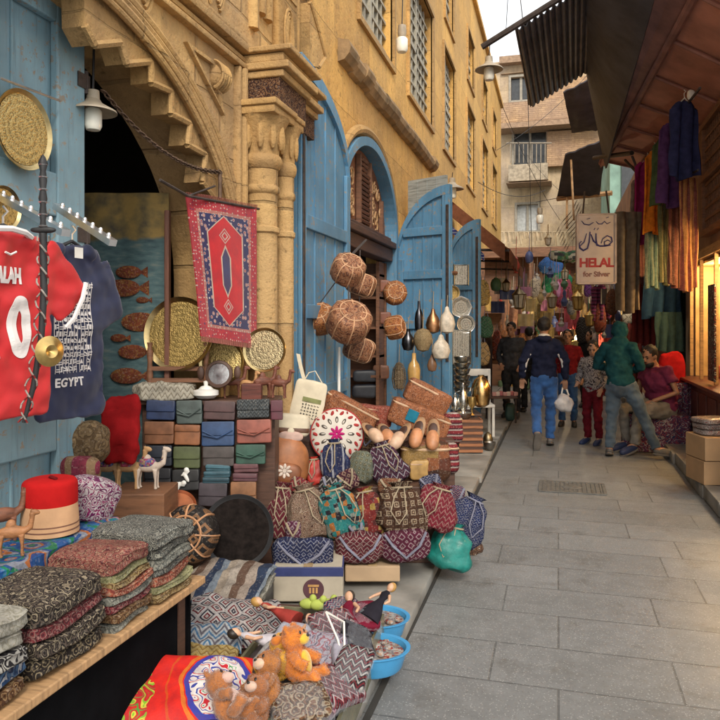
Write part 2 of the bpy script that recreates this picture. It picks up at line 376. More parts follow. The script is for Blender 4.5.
# drain grate
g = MB(); c = PZ(572, 488, 0)
for k in range(14): g.box((c.x-.27+k*.0415, c.y, .007), (.017, .44, .008))
for s in (-1, 1): g.box((c.x, c.y+s*.235, .007), (.62, .03, .009)); g.box((c.x+s*.3, c.y, .007), (.03, .44, .0085))
g.box((c.x, c.y, .0035), (.6, .46, .003)); g.lathe([(0, .0116), (.085, .0116), (.095, .008)], 20, Matrix.Translation((c.x, c.y, 0)))
one('drain_grate', 'rectangular slotted iron drain grate set in the grey street slabs', 'drain', g, plain('drain_iron', (.12, .118, .11), .7, .2, .35, 18))
# ------------------------------------------------------------------ carved stone building on the left
XF = -2.0
bld = thing('carved_stone_building', 'golden sandstone building with carved arched portal, column and barred windows along the alley', 'building', (XF, 0, 0))
def part(name, g, m, parent=bld, **k): return mesh(name, g, m, parent, **k)
def ell_hole(cy, a, z0, zs, b, n=32, bot=None):
    pts = arc(cy, zs, a, b, 0, 180, n); return [(cy+a, z0)]+pts+[(cy-a, z0)]
fx = lambda a, b, t: (t, a, b)           # local to bld: x = depth
g = MB()
arch = ell_hole(2.55, 1.69, .08, 1.9, 1.235)
g.prism([(-1.5, 0), (5.62, 0), (5.62, 9.6), (-1.5, 9.6)], [arch], fx, 0, -.03)
part('portal_wall', g, m_stone, smooth=False)
# stepped zigzag voussoirs, a deep block behind the face
zz = [(85, 18), (95, 38), (121, 36), (128, 58), (152, 56), (153, 78), (173, 87), (173, 110), (192, 120), (190, 142), (208, 152), (205, 180), (216, 196)]
st = [(2.55+(a_-2.55)*.965, 1.9+(b_-1.9)*.965) for a_, b_ in (YZ(x, y, -2.035) for x, y in zz)]
top = [(2.75, 3.32)]; step = st+[(4.1, 2.06), (4.1, .08)]
hole = list(reversed(step))+top+[(.9, 3.32), (.9, .08)]
g = MB(); g.prism([(-1.5, .0), (5.62, 0), (5.62, 9.6), (-1.5, 9.6)], [hole], fx, -.0305, -.15)
part('stepped_arch', g, m_stone_plain, smooth=False)
g = MB(); g.prism([(-1.5, .0), (5.62, 0), (5.62, 9.6), (-1.5, 9.6)], [ell_hole(2.55, 1.66, .08, 1.9, 1.19)], fx, -.151, -.42)
part('inner_arch', g, m_stone, smooth=False)
# fillet along the zigzag
g = MB()
for k in range(len(st)-1):
    a, b = Vector((-.03, *st[k])), Vector((-.03, *st[k+1])); g.tube([a, b], .02, 6)
part('zigzag_fillet', g, m_stone_plain)
g = MB()
for q, rr in ((1.055, .018), (1.085, .026), (1.118, .018)):
    g.tube([(.008, y, z) for y, z in arc(2.55, 1.9, 1.62*q, 1.15*q, -14, 194, 60)], rr, 8)
g.tube([(.0, y, z) for y, z in arc(2.55, 1.9, 1.62*1.15, 1.15*1.152, -10, 190, 60)], .026, 8)
part('arch_moulding', g, m_stone_plain)
# frame of the portal: horizontal bands and the vertical one, spandrel hollow, shell boss
g = MB()
for dz, h, o in ((3.26, .035, .05), (3.32, .03, .025), (3.37, .05, .065), (3.44, .03, .035)):
    g.b2((-.01, -1.4, dz), (o, 4.36, dz+h), .006)
for dy, w, o in ((4.22, .03, .045), (4.27, .035, .065), (4.325, .03, .035)): g.b2((-.01, dy, .1), (o, dy+w, 3.255), .006)
part('portal_frame', g, m_stone_plain)
g = MB(); tri = [YZ(183, 42), YZ(211, 62), YZ(221, 116)]
cy_, cz_ = sum(p[0] for p in tri)/3, sum(p[1] for p in tri)/3
g.prism(tri, [[(cy_+(a-cy_)*.72, cz_+(b-cz_)*.78) for a, b in tri]], fx, -.01, .028)
part('spandrel_frame', g, m_stone_plain, smooth=False)
b = YZ(215, 77); g = MB(); g.sq((.075, .07, .085), 1, 1, 24, 12)
for k in range(5): g.tube([(.01+.07*math.cos(q), -.055+k*.0275, .082*math.sin(q)) for q in [R(-80+i*16) for i in range(11)]], .009, 5)
part('shell_boss', g, m_stone_plain, loc=(0, b[0], b[1]))
# carved scrolls in low relief above the frame and on the pilaster panels
g = MB()
def scroll(cy, cz, w, h, x=.01):
    for k in range(4):
        q = .3+.2*k
        g.tube([(x, cy+w*.5*q*math.sin(R(t))*(1 if k % 2 else -1), cz+h*.5*math.cos(R(t))*(.35+.65*q)) for t in range(-150, 151, 20)], .012, 5)
for px, py in ((138, 4), (214, 4)): y, z = YZ(px, py); scroll(y, z+.14, .26, .4)
for k in range(12): scroll(5.05, 3.5+.26+k*.56, .2, .42, .06)
part('carved_relief', g, m_stone_plain)
# pilaster shafts above the capital, half round
g = MB()
for y in (4.5, 4.62, 4.74): g.tube([(.0, y, 3.75 if y > 4.6 else 3.6), (.0, y, 9.5)], .052, 10)
g.b2((-.01, 4.86, 3.44), (.052, 5.24, 9.4), .01)
for k in range(11): g.b2((.0, 4.88, 3.5+k*.56-.012), (.062, 5.22, 3.5+k*.56+.012))
for y in (5.27, 5.33): g.tube([(.02, y, 3.4), (.02, y, 9.5)], .022, 6)
part('pilaster', g, m_stone_plain)
# stepped zigzag quoins at the corner of the portal bay
g = MB()
for k in range(10):
    z = 3.66+.58*k
    g.prism([(5.40, z), (5.40, z+.5), (5.62, z+.34), (5.78, z+.2), (5.62, z+.06)], [], fx, .0, .1)
    g.tube([(.1, 5.4, z+.5), (.1, 5.62, z+.34), (.1, 5.78, z+.2), (.1, 5.62, z+.06)], .018, 6)
part('zigzag_quoin', g, m_stone_plain, smooth=False)
# the columns
def column(px, r, ztop, d):
    p = P(px, 300, d); y = p.y; x = p.x-XF
    c = MB(); c.lathe([(r*1.5, 0), (r*1.5, .18), (r*1.15, .24), (r*1.3, .3), (r*1.05, .36), (r, .5), (r*.97, ztop-.42), (r*1.12, ztop-.41), (r*1.12, ztop-.38), (r*.97, ztop-.37), (r*.97, ztop-.16), (r*1.1, ztop-.15), (r*1.16, ztop-.13), (r*1.1, ztop-.11), (r, ztop-.1), (r, ztop)], 28)
    o = part('column', c, stone('column_stone', (.50, .32, .13), 1.3, .8, grime=.55), loc=(x, y, 0))
    k = MB(); k.lathe([(r*1.0, 0), (r*1.22, .03), (r*1.3, .06), (r*1.2, .09), (r*1.08, .1), (r*1.12, .16), (r*1.4, .27), (r*1.75, .34)], 24)
    for i in range(10):
        q = i*math.pi/5; k.sq((r*.24, r*.24, .1), 1, 1, 8, 6, M=Matrix.Translation((r*1.28*math.cos(q), r*1.28*math.sin(q), .22)))
    k.box((-.02, 0, .36), (r*3.5, r*3.5, .05), bev=.008); k.box((-.02, 0, .405), (r*3.8, r*3.8, .04), bev=.008)
    mesh('capital', k, m_stone_plain, o, loc=(0, 0, ztop))
    return o
column(262, .105, 2.62, 4.78); column(284, .07, 2.62, 5.02)
zf = 3.05
g = MB(); g.b2((-.01, 4.36, zf), (.26, 4.86, zf+.16)); g.b2((-.01, 4.861, zf), (.15, 5.36, zf+.16))
part('carved_frieze', g, pattern('pierced_frieze', 'paisley', [(.06, .025, .02), (.06, .025, .02), (.24, .12, .06), (.3, .16, .08)], 2.2, .85, rnd=False, bs=1), smooth=False)
g = MB()
for k, (dz, h, e) in enumerate(((.16, .05, .03), (.21, .05, .07), (.26, .06, .03), (.32, .04, .09))):
    g.b2((-.01, 4.36-e*.5, zf+dz), (.26+e, 4.86+e, zf+dz+h-.004), .008); g.b2((-.01, 4.862+e, zf+dz), (.15+e, 5.36+e*.5, zf+dz+h-.004), .008)
part('abacus', g, m_stone_plain, smooth=False)
# room behind the portal
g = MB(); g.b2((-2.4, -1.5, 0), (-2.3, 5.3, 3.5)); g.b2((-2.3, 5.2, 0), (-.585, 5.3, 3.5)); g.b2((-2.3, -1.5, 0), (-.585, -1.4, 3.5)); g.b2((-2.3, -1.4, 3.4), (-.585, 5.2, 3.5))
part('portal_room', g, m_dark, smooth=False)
# plain wall with barred windows beyond
wins = [(7.35, 8.95), (9.95, 11.95), (13.15, 14.6), (16.6, 18.2), (20.0, 21.6), (23.2, 24.8)]
up = [(a+.15, b-.15) for a, b in wins[2:]]
holes = [[(a, 4.88), (b, 4.88), (b, 6.75), (a, 6.75)] for a, b in wins]+[[(a, 7.35), (b, 7.35), (b, 8.5), (a, 8.5)] for a, b in up]
SH = (7.75, 1.25, 2.7, .95)
holes += [ell_hole(SH[0], SH[1], .08, SH[2], SH[3])]+[[(10.7, .08), (13.6, .08), (13.6, 3.1), (10.7, 3.1)], [(14.6, .08), (17.4, .08), (17.4, 3.1), (14.6, 3.1)], [(18.6, .08), (21.6, .08), (21.6, 3.1), (18.6, 3.1)]]
g = MB(); g.prism([(5.622, 0), (27, 0), (27, 9.6), (5.622, 9.6)], holes, fx, -.04, -.4)
part('long_wall', g, m_plaster, smooth=False)
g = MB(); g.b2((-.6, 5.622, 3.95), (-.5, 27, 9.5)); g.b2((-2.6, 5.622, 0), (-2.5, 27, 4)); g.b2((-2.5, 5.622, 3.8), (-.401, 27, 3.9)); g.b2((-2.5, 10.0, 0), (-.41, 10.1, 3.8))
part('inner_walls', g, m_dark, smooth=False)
g = MB(); g.b2((-.4, -1.5, 9.601), (.05, 27.05, 9.72)); part('roof_edge', g, m_plaster, smooth=False)
g = MB(); z = 4.22
pr = [(-.05, z-.1), (.02, z-.08), (.07, z-.02), (.085, z+.04), (.06, z+.1), (-.05, z+.13)]
ys = [6.6+i*.33 for i in range(17)]
for i in range(len(ys)-1):
    r_ = random.Random(i); j = r_.uniform(-.012, .012)
    g.prism([(x+(.0 if x < 0 else j), zz_+j) for x, zz_ in pr], [], lambda a, b, t: (a, t, b), ys[i], ys[i+1]-.004)
part('string_course', g, plain('worn_stone', (.26, .17, .085), .9, 0, .5, 5, .7, 25, .02), smooth=False)
m_grille = plain('grille_paint', (.34, .31, .24), .7, 0, .3)
def lattice_window(y0, y1, z0, z1, nx, nz):
    f = MB(); w = .07
    f.b2((-.06, y0-w, z0-w), (.0, y1+w, z0), .004); f.b2((-.06, y0-w, z1), (0, y1+w, z1+w), .004); f.b2((-.06, y0-w, z0+.001), (-.002, y0, z1-.001)); f.b2((-.06, y1, z0+.001), (-.002, y1+w, z1-.001))
    o = part('window', f, m_stone_plain, smooth=False)
    l = MB()
    for i in range(1, nx): y = y0+(y1-y0)*i/nx; l.b2((-.17, y-.018, z0), (-.13, y+.018, z1))
    for i in range(1, nz): q = z0+(z1-z0)*i/nz; l.b2((-.178, y0, q-.018), (-.122, y1, q+.018))
    m_ = (z0+z1)/2; l.b2((-.19, y0, m_-.035), (-.11, y1, m_+.035)); l.b2((-.19, (y0+y1)/2-.03, z0), (-.11, (y0+y1)/2+.03, z1))
    mesh('lattice', l, m_grille, o, smooth=False)
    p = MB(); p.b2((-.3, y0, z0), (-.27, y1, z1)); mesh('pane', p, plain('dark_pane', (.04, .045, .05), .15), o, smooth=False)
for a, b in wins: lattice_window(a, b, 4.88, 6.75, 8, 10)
for a, b in up: lattice_window(a, b, 7.35, 8.5, 5, 6)
# arched shop front: blue frame, louvred fanlight, transom, shelves inside
g = MB()
fr = arc(SH[0], SH[2], SH[1]-.005, SH[3]-.005, 0, 180, 32); fi = arc(SH[0], SH[2], SH[1]-.1, SH[3]-.1, 0, 180, 32)
g.prism([(SH[0]+SH[1]-.005, .09)]+fr+[(SH[0]-SH[1]+.005, .09), (SH[0]-SH[1]+.1, .09)]+list(reversed(fi))+[(SH[0]+SH[1]-.1, .09)], [], fx, .03, -.16)
o = part('shop_frame', g, m_blue, smooth=False)
g = MB(); g.tube([(-.02, y, z) for y, z in arc(SH[0], SH[2], SH[1]+.07, SH[3]+.07, -6, 186, 40)], .05, 8); part('shop_arch_moulding', g, m_stone_plain)
fi2 = arc(SH[0], SH[2], SH[1]-.11, SH[3]-.11, 0, 180, 32)
g = MB(); g.prism(fi2, [], fx, -.12, -.16)
fan = part('fanlight', g, wood('fan_wood', (.20, .085, .045), 4, 4, 20), smooth=False)
g = MB()
for k in range(14):
    z = SH[2]+.06+k*.052; hw = .19 if z < SH[2]+.62 else .12
    g.box((-.09, SH[0], z), (.05, 2*hw, .03), rot=(0, R(35), 0))
mesh('louvre', g, m_brown_wood, fan, smooth=False)
g = MB()
for s in (-1, 1): g.box((-.085, SH[0]+s*.225, SH[2]+.38), (.05, .05, .74)); g.box((-.085, SH[0]+s*.8, SH[2]+.2), (.05, .05, .42))
mesh('mullion', g, m_brown_wood, fan, smooth=False)
g = MB(); rr = random.Random(4)
for s in (-1, 1):
    for i in range(26):
        y, z = SH[0]+s*rr.uniform(.32, .95), SH[2]+rr.uniform(.08, .55)
        if ((y-SH[0])/1.0)**2+((z-SH[2])/.75)**2 > .9: continue
        q0 = rr.uniform(0, 6); g.tube([(-.1, y+.07*math.cos(q0+t)*(1-t/9), z+.07*math.sin(q0+t)*(1-t/9)) for t in [k*.5 for k in range(12)]], .011, 5)
mesh('scrollwork', g, m_tan_wood, fan)
g = MB(); g.b2((-.2, SH[0]-SH[1]+.1, 2.4), (-.02, SH[0]+SH[1]-.1, 2.55), .01); g.b2((-.2, SH[0]-SH[1]+.1, 2.556), (.03, SH[0]+SH[1]-.1, 2.63), .01); g.b2((-.2, SH[0]-SH[1]+.1, 2.636), (-.04, SH[0]+SH[1]-.1, 2.698), .01)
part('transom', g, m_dark_wood, smooth=False)
g = MB()
for z in (.5, .95, 1.20, 1.55, 1.92, 2.2): g.b2((-.75, 8.6, z), (-.12, 8.86, z+.03))
g.b2((-.75, 8.862, .1), (-.1, 8.9, 2.38)); g.b2((-.16, 8.58, .1), (-.12, 8.859, 2.38))
part('shelf', g, m_brown_wood, smooth=False)
# ------------------------------------------------------------------ doors
def door_leaf(w, z0, zf_, zh, th, n_rails, mat, label, loc, rz, x_free=0, name='blue_door'):
    """free edge at local x=0, hinge at x=w; the head curves down from free edge to hinge; face towards -y"""
    root = thing(name, label, 'door', loc, rz)
    head = lambda x: zh+(zf_-zh)*math.sqrt(max(0, 1-(x/w)**2))
    N = 18; out = [(0, z0)]+[(w, z0)]+[(w*(1-i/N), head(w*(1-i/N))) for i in range(N+1)]
    g = MB(); g.prism(out, [], lambda a, b, t: (a, t, b), 0, th*.5); mesh('board', g, mat, root, smooth=False)
    g = MB(); s = .11
    def bar(x0, x1, a0, a1): g.b2((x0, -th*.5, a0), (x1, -.001, a1), .006)
    bar(0, s, z0, head(s)-.0); bar(w-s, w, z0, zh+.02)
    for k, z in enumerate(n_rails): bar(s+.001, w-s-.001, z, z+.11)
    mid = []
    for i in range(N+1):
        x = w*i/N; mid.append((x, head(x)))
    lo = [(x, z-.12) for x, z in mid]
    g.prism(mid+list(reversed(lo)), [], lambda a, b, t: (a, t, b), -th*.52, -.002)
    mesh('door_frame', g, mat, root, smooth=False)
    g = MB(); rails = sorted(n_rails)
    for i in range(1, 4):
        x = s+(w-2*s)*i/4; g.b2((x-.006, -.012, z0+.1), (x+.006, .0, head(x)-.1))
    mesh('bead', g, mat, root, smooth=False)
    g = MB(); g.b2((.012, -th*.5-.012, z0+1.0), (.05, -th*.5-.001, zf_-.25), .003); mesh('lock_bar', g, m_iron, root, smooth=False)
    g = MB()
    for z in (z0+.35, (z0+zh)/2, zh-.3): g.tube([(w+.012, -.01, z-.07), (w+.012, -.01, z+.07)], .014, 8)
    mesh('hinge', g, m_iron, root)
    return root
# nearest leaf, folded back flat on the wall between column and shop (faces +x)
a = PX(300, 300, -1.88); b = PX(333, 300, -1.88); c = PX(349, 300, -1.88)
door_leaf(c.y-a.y, .1, 3.66, 2.95, .07, (.12, 1.0, 2.35, 1.65), m_blue, 'tall blue panelled door leaf folded flat against the wall beside the stone columns', (-1.9, a.y, 0), R(90))
# second leaf standing out into the alley
def between(p0, p1):
    v = p1-p0; return v.length, math.atan2(v.y, v.x)
p0 = P(451, 300, 8.85); p1 = P(397, 300, 9.3); L, rz = between(p0, p1)
# local -y must face the camera: x runs from free (right) to hinge (left) -> flip
def door_leaf_r(w, z0, zf_, zh, th, rails, mat, label, p_hinge, rz, **k):
    r_ = door_leaf(w, z0, zf_, zh, th, rails, mat, label, p_hinge, rz, **k)
    for ch in r_.children:
        ch.data.transform(Matrix.Translation((w, 0, 0)) @ Matrix.Scale(-1, 4, (1, 0, 0))); ch.data.flip_normals()
    return r_
L, rz = between(p1, p0)
door_leaf_r(L, .15, 3.33, 2.42, .07, (.2, 1.55, 2.18, 2.72), m_blue, 'bright blue arched door leaf standing open with gourds and brass pots hung on it', Vector((p1.x, p1.y, 0)), rz)
q0 = P(408, 300, 9.6); q1 = P(446, 300, 9.2); L2, rz2 = between(q0, q1)
g = MB(); g.b2((0, 0, .15), (L2, .04, 3.52)); 
for k in range(1, 4): g.b2((L2*k/4-.006, -.006, .2), (L2*k/4+.006, 0, 3.5))
one('weathered_door', 'grey weathered square topped door leaf standing behind the bright blue arched one', 'door', g, m_grey_wood, (q0.x, q0.y, 0), (0, 0, rz2), smooth=False)
p0 = P(480, 300, 10.2); p1 = P(449, 300, 10.5); L, rz = between(p1, p0)
door_leaf_r(L, .15, 3.1, 2.5, .06, (.2, 1.2, 2.1), m_blue, 'narrow blue door leaf hung with engraved plates, next to the brown awning', Vector((p1.x, p1.y, 0)), rz)
# big pale leaf at the left edge, flat on the wall by the portal
y0, y1 = .95, 3.03
root = thing('portal_door', 'large pale blue plank door leaf carrying the shirts at the left of the portal', 'door', (-2.27, y0, 0), R(90))
w = y1-y0; g = MB(); g.b2((0, 0, .1), (w, .05, 3.26)); mesh('board', g, m_blue2, root, smooth=False)
g = MB()
for x0, x1 in ((w-.2, w), (0, .15)): g.b2((x0, -.045, .1), (x1, -.001, 3.26), .008)
for z in (.1, 1.02, 2.1, 3.0): g.b2((.151, -.043, z), (w-.201, -.001, z+.2), .008)
mesh('door_frame', g, m_blue2, root, smooth=False)
g = MB()
for i in range(1, 7): x = .15+(w-.35)*i/7; g.b2((x-.005, -.008, .3), (x+.005, 0, 3.2))
mesh('bead', g, m_blue2, root, smooth=False)
g = MB()
for z in (.6, 2.0, 2.75): g.b2((w-.06, -.052, z), (w+.03, -.046, z+.07)); g.tube([(w+.01, -.04, z-.02), (w+.01, -.04, z+.09)], .014, 8)
mesh('hinge', g, m_iron, root)
# ------------------------------------------------------------------ shops on the right
XR = 1.78
rb = thing('shop_row', 'brown plastered shop row on the right under a wide sloping eave', 'building', (XR, 0, 0))
m_rplaster = plain('brown_plaster', (.24, .14, .095), .9, 0, .35, 2.5, .4, 30, .01)
m_soffit = plain('soffit_boards', (.46, .21, .15), .75, 0, .35, 2, .35, 20, .01)
m_fascia = plain('fascia_paint', (.30, .14, .11), .7, 0, .4, 3)
g = MB()
g.prism([(5.6, .13), (26, .13), (26, 5.3), (5.6, 5.3)], [[(6.3, .2), (10.9, .2), (10.9, 2.45), (6.3, 2.45)], [(11.3, .2), (14.5, .2), (14.5, 2.9), (11.3, 2.9)], [(15.5, .2), (19, .2), (19, 2.9), (15.5, 2.9)], [(7.6, 2.75), (9.6, 2.75), (9.6, 4.0), (7.6, 4.0)]], fx, 0, .3)
part('wall', g, m_rplaster, rb, smooth=False)
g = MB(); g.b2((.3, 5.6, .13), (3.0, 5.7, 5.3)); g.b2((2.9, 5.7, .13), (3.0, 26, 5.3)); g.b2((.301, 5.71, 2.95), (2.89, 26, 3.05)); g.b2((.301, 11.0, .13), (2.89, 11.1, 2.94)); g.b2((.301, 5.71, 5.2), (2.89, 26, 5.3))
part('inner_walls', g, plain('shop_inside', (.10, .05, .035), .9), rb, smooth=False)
off = Vector((XR, 0, 0))
def quad(a, b, c, d, u, v): return (a*(1-u)+b*u)*(1-v)+(d*(1-u)+c*u)*v
ea, eb = P(691, 0, 6.5)-off, P(604, 162, 12.2)-off
ea2 = ea+(ea-eb)*.45
wa, wb = Vector((.0, 4.2, 4.05)), Vector((.0, 13.2, 4.15))
g = MB(); g.grid(lambda u, v: quad(ea2, wa, wb, eb, u, v), 10, 24, -.06); part('soffit', g, m_soffit, rb, smooth=False)
fa, fb = P(645, -5, 6.9)-off, P(600, 168, 12.4)-off; fa2 = fa+(fa-fb)*.4
g = MB(); g.grid(lambda u, v: quad(fa2, ea2, eb, fb, u, v)+Vector((0, 0, -.03*(1-abs(2*u-1)))), 4, 24, -.08); part('fascia', g, m_fascia, rb, smooth=False)
g = MB()
for k in range(9):
    v = .06+k*.115; p, q = quad(ea2, wa, wb, eb, .02, v), quad(ea2, wa, wb, eb, .98, v); g.tube([p-Vector((0, 0, .03)), q-Vector((0, 0, .03))], .022, 6)
g.tube([ea2-Vector((0, 0, .03)), eb-Vector((0, 0, .03))], .045, 8)
part('rafter', g, m_fascia, rb)
# carved lattice window high on the wall
g = MB()
for y in (7.58, 9.58): g.b2((-.09, y, 2.7), (.02, y+.07, 4.02), .006)
for z in (2.68, 3.34, 3.98): g.b2((-.1, 7.5, z), (.03, 9.7, z+.07), .006)
w_ = part('window', g, wood('lattice_wood', (.22, .10, .05)), rb, smooth=False)
g = MB()
for k in range(1, 18): y = 7.6+k*.112; g.b2((-.05, y-.016, 2.74), (-.015, y+.016, 4.0))
for k in range(1, 9): z = 2.74+k*.14; g.b2((-.06, 7.6, z-.016), (-.005, 9.6, z+.016))
mesh('lattice', g, wood('lattice_wood', (.22, .10, .05)), w_, smooth=False)
g = MB(); g.b2((.1, 7.6, 2.75), (.13, 9.6, 4.0)); mesh('pane', g, m_dark, w_, smooth=False)
# lit shop window with shelves; counter below
m_warmwall = plain('lit_shop_wood', (.55, .36, .16), .6, 0, .3, 4)
g = MB(); g.b2((.62, 6.3, .9), (.66, 10.88, 2.44)); g.b2((.05, 10.83, .9), (.62, 10.87, 2.44)); g.b2((.05, 6.3, 2.4), (.6, 10.8, 2.43))
for z in (1.25, 1.62, 1.98): g.b2((.36, 6.3, z), (.6, 10.8, z+.025))
part('shop_display', g, m_warmwall, rb, smooth=False)
g = MB(); g.b2((-.12, 6.3, .2), (.0-.003, 10.6, .86), .01); g.b2((-.2, 6.25, .862), (.62, 10.75, .9), .008)
for k in range(8): g.b2((-.135, 6.4+k*.54, .3), (-.118, 6.82+k*.54, .78), .01)
part('counter', g, plain('counter_wood', (.11, .03, .025), .4, 0, .3), rb, smooth=False)
g = MB()
for y in (6.34, 7.3, 8.3, 9.2, 10.1, 10.82): g.b2((-.02, y, .902), (.02, y+.05, 2.45))
g.b2((-.03, 6.2, 2.452), (.05, 10.95, 2.56)); part('shop_frame', g, wood('lit_frame_wood', (.40, .24, .10)), rb, smooth=False)
for y, z in ((7.2, 2.34), (8.7, 2.34), (10.2, 2.34)):
    l = bpy.data.lights.new('shop_lamp', 'POINT'); l.energy = 30; l.color = (1, .68, .30); l.shadow_soft_size = .05
    lo_ = bpy.data.objects.new('shop_lamp', l); COL.objects.link(lo_); lo_.parent = rb; lo_.location = (.3, y, z-.1)
    g = MB(); g.sq((.045, .045, .06), 1, 1, 12, 8); part('bulb', g, glow('warm_bulb', (1, .75, .4), 6), rb, loc=(.3, y+.12, z))
# goods on the lit shelves
cols = [(.5, .1, .06), (.08, .12, .2), (.6, .42, .15), (.7, .66, .55), (.12, .3, .2), (.3, .08, .2)]
rr = random.Random(12)
for zi, z in enumerate((.9, 1.275, 1.645, 2.005)):
    y = 8.0
    while y < 10.75:
        h = rr.uniform(.12, .24); r_ = rr.uniform(.035, .06); k = rr.randrange(4); g = MB()
        if k == 0: g.lathe([(r_*.6, 0), (r_, h*.3), (r_*.9, h*.6), (r_*.35, h*.8), (r_*.5, h)], 14)
        elif k == 1: g.box((0, 0, h/2), (r_*1.7, r_*1.9, h), bev=.006)
        elif k == 2: g.lathe([(r_*.7, 0), (r_, h*.5), (r_*.5, h*.75), (.01, h)], 14)
        else: g.lathe([(r_, 0), (r_*1.05, h*.1), (r_*.25, h*.2), (r_*.3, h*.7), (r_*.9, h*.85), (r_*.8, h)], 14)
        c_ = rr.choice(cols)
        one('trinket', 'small trinket on a lit shelf of the shop on the right', 'trinket', g, plain('trinket_%d' % cols.index(c_), c_, .35), (XR+rr.uniform(.42, .52) if zi else XR+rr.uniform(.2, .45), y, z+.002), group='trinkets on the lit shop shelves'); y += rr.uniform(.17, .3)
# black and red necklace card hanging at the shop edge
g = MB(); g.b2((-.012, -.18, 0), (.012, .18, 1.12), .004)
k = PX(712, 385, XR-.06)
one('jewellery_board', 'tall dark board pinned with small red and white trinkets at the right edge', 'display board', g, pattern('board_trinkets', 'wild', [(.02, .02, .02), (.03, .02, .02), (.25, .03, .03), (.02, .02, .02), (.6, .58, .5)], 3.5, .5, uv='yz'), (XR-.06, k.y, .95+.0))
# ------------------------------------------------------------------ awnings on the right
m_corr = plain('corrugated_sheet', (.13, .125, .14), .55, .3, .45, 4, .3, 30)
m_tarp = plain('dark_tarp', (.06, .06, .075), .75, 0, .45, 3, .5, 12, .02)
def sheet(name, cs, m, label, cat, nu=40, nv=10, rip=0, n=0, sag=0, th=.012):
    a, b, c, d = [P(*q) for q in cs]
    def f(u, v):
        p = quad(a, b, c, d, u, v)
        if rip: p.z += rip*math.sin(u*n*2*math.pi)
        if sag: p.z += -sag*math.sin(v*math.pi)*math.sin(u*math.pi)+sag*.5*noise.noise(Vector((u*6, v*6, a.x)))
        return p
    o = (a+b+c+d)/4; g = MB(); g.grid(lambda u, v: f(u, v)-o, nu, nv, th)
    return one(name, label, cat, g, m, o)
sheet('corrugated_awning', [(515, 30, 7.2), (598, -22, 6.8), (592, 68, 10.6), (530, 107, 11.1)], m_corr, 'dark corrugated metal awning sheet jutting highest over the alley on a long pole', 'awning', 120, 8, .022, 13)
g = MB(); g.tube([P(482, 47, 7.3), P(640, -52, 6.6)], .032, 8); g.tube([P(525, 22, 7.16), P(529, 104, 11)], .02, 6)
one('awning_pole', 'long dark pole carrying the corrugated awning, poking out over the alley', 'pole', g, m_iron)
sheet('tarp_awning', [(583, -60, 5.9), (672, -60, 5.5), (607, 168, 12.0), (588, 72, 10.9)], m_tarp, 'dark flat tarpaulin between the corrugated sheet and the brown eave', 'awning', 10, 30, 0, 0, .05, .03)
sheet('tarp_awning', [(563, 92, 12), (610, 68, 11.5), (604, 128, 14), (572, 132, 14.5)], m_tarp, 'small ragged dark awning below the corrugated sheet', 'awning', 16, 10, 0, 0, .06, .02)
sheet('tarp_awning', [(565, 154, 13), (606, 138, 12.4), (600, 194, 14), (557, 198, 14.6)], m_tarp, 'dark lower awning slanting just above the painted sign', 'awning', 16, 10, 0, 0, .05, .03)
g = MB(); g.tube([P(557, 199, 14.5), P(612, 193, 13.9)], .05, 6); g.tube([P(567, 228, 12.6), P(567, 198, 13.9)], .02, 6); g.tube([P(574, 220, 12.6), P(571, 160, 13.0)], .02, 6)
one('timber_beam', 'pale timber beam and struts under the lower dark awning', 'beam', g, m_tan_wood)
g = MB(); g.tube([P(594, 158, 12), P(632, 153, 10.6)], .035, 8); g.tube([P(632, 156, 10.6), P(640, 176, 10.6), P(625, 160, 11)], .02, 6)
one('iron_bracket', 'dark iron bracket arm reaching out from under the brown eave beside the clothes', 'bracket', g, m_iron)
# brown awning on the left
wl_ = []
m_awn = fabric('brown_awning', (.22, .085, .045)); 
Y0, Y1 = 10.7, 14.6
g = MB(); g.grid(lambda u, v: Vector((-1.98+1.28*u, Y0+(Y1-Y0)*v, 3.78-1.06*u-.05*math.sin(u*math.pi)+.02*math.sin(v*14))), 14, 20, .02)
aw = thing('canvas_awning', 'brown canvas awning with a blue striped edge sloping from the left wall', 'awning', (0, 0, 0)); mesh('canopy', g, m_awn, aw)
g = MB(); g.grid(lambda u, v: Vector((-.69, Y0+(Y1-Y0)*u, 2.715-.2*v+.015*math.sin(u*40)*v)), 40, 3, .01); mesh('valance', g, m_awn, aw)
g = MB()
for y in (Y0+.03, (Y0+Y1)/2, Y1-.03): g.tube([(-1.98, y, 2.75), (-.7, y, 2.69)], .02, 6)
g.tube([(-.7, Y0, 2.69), (-.7, Y1, 2.69)], .02, 6); mesh('awning_frame', g, m_iron, aw)
g = MB(); g.grid(lambda u, v: Vector((-1.85+1.1*u, Y0-.02, 3.72-.95*u-.24*v)), 8, 2, .01); mesh('side_flap', g, m_awn, aw); g = MB(); g.grid(lambda u, v: Vector((-1.85+.8*u, Y0-.01, 3.36-.72*u-.1*v)), 8, 2, .008); mesh('striped_flap', g, pattern('blue_stripe', 'hstripe', [(.03, .05, .25), (.4, .4, .5), (.03, .05, .25)], 3), aw)
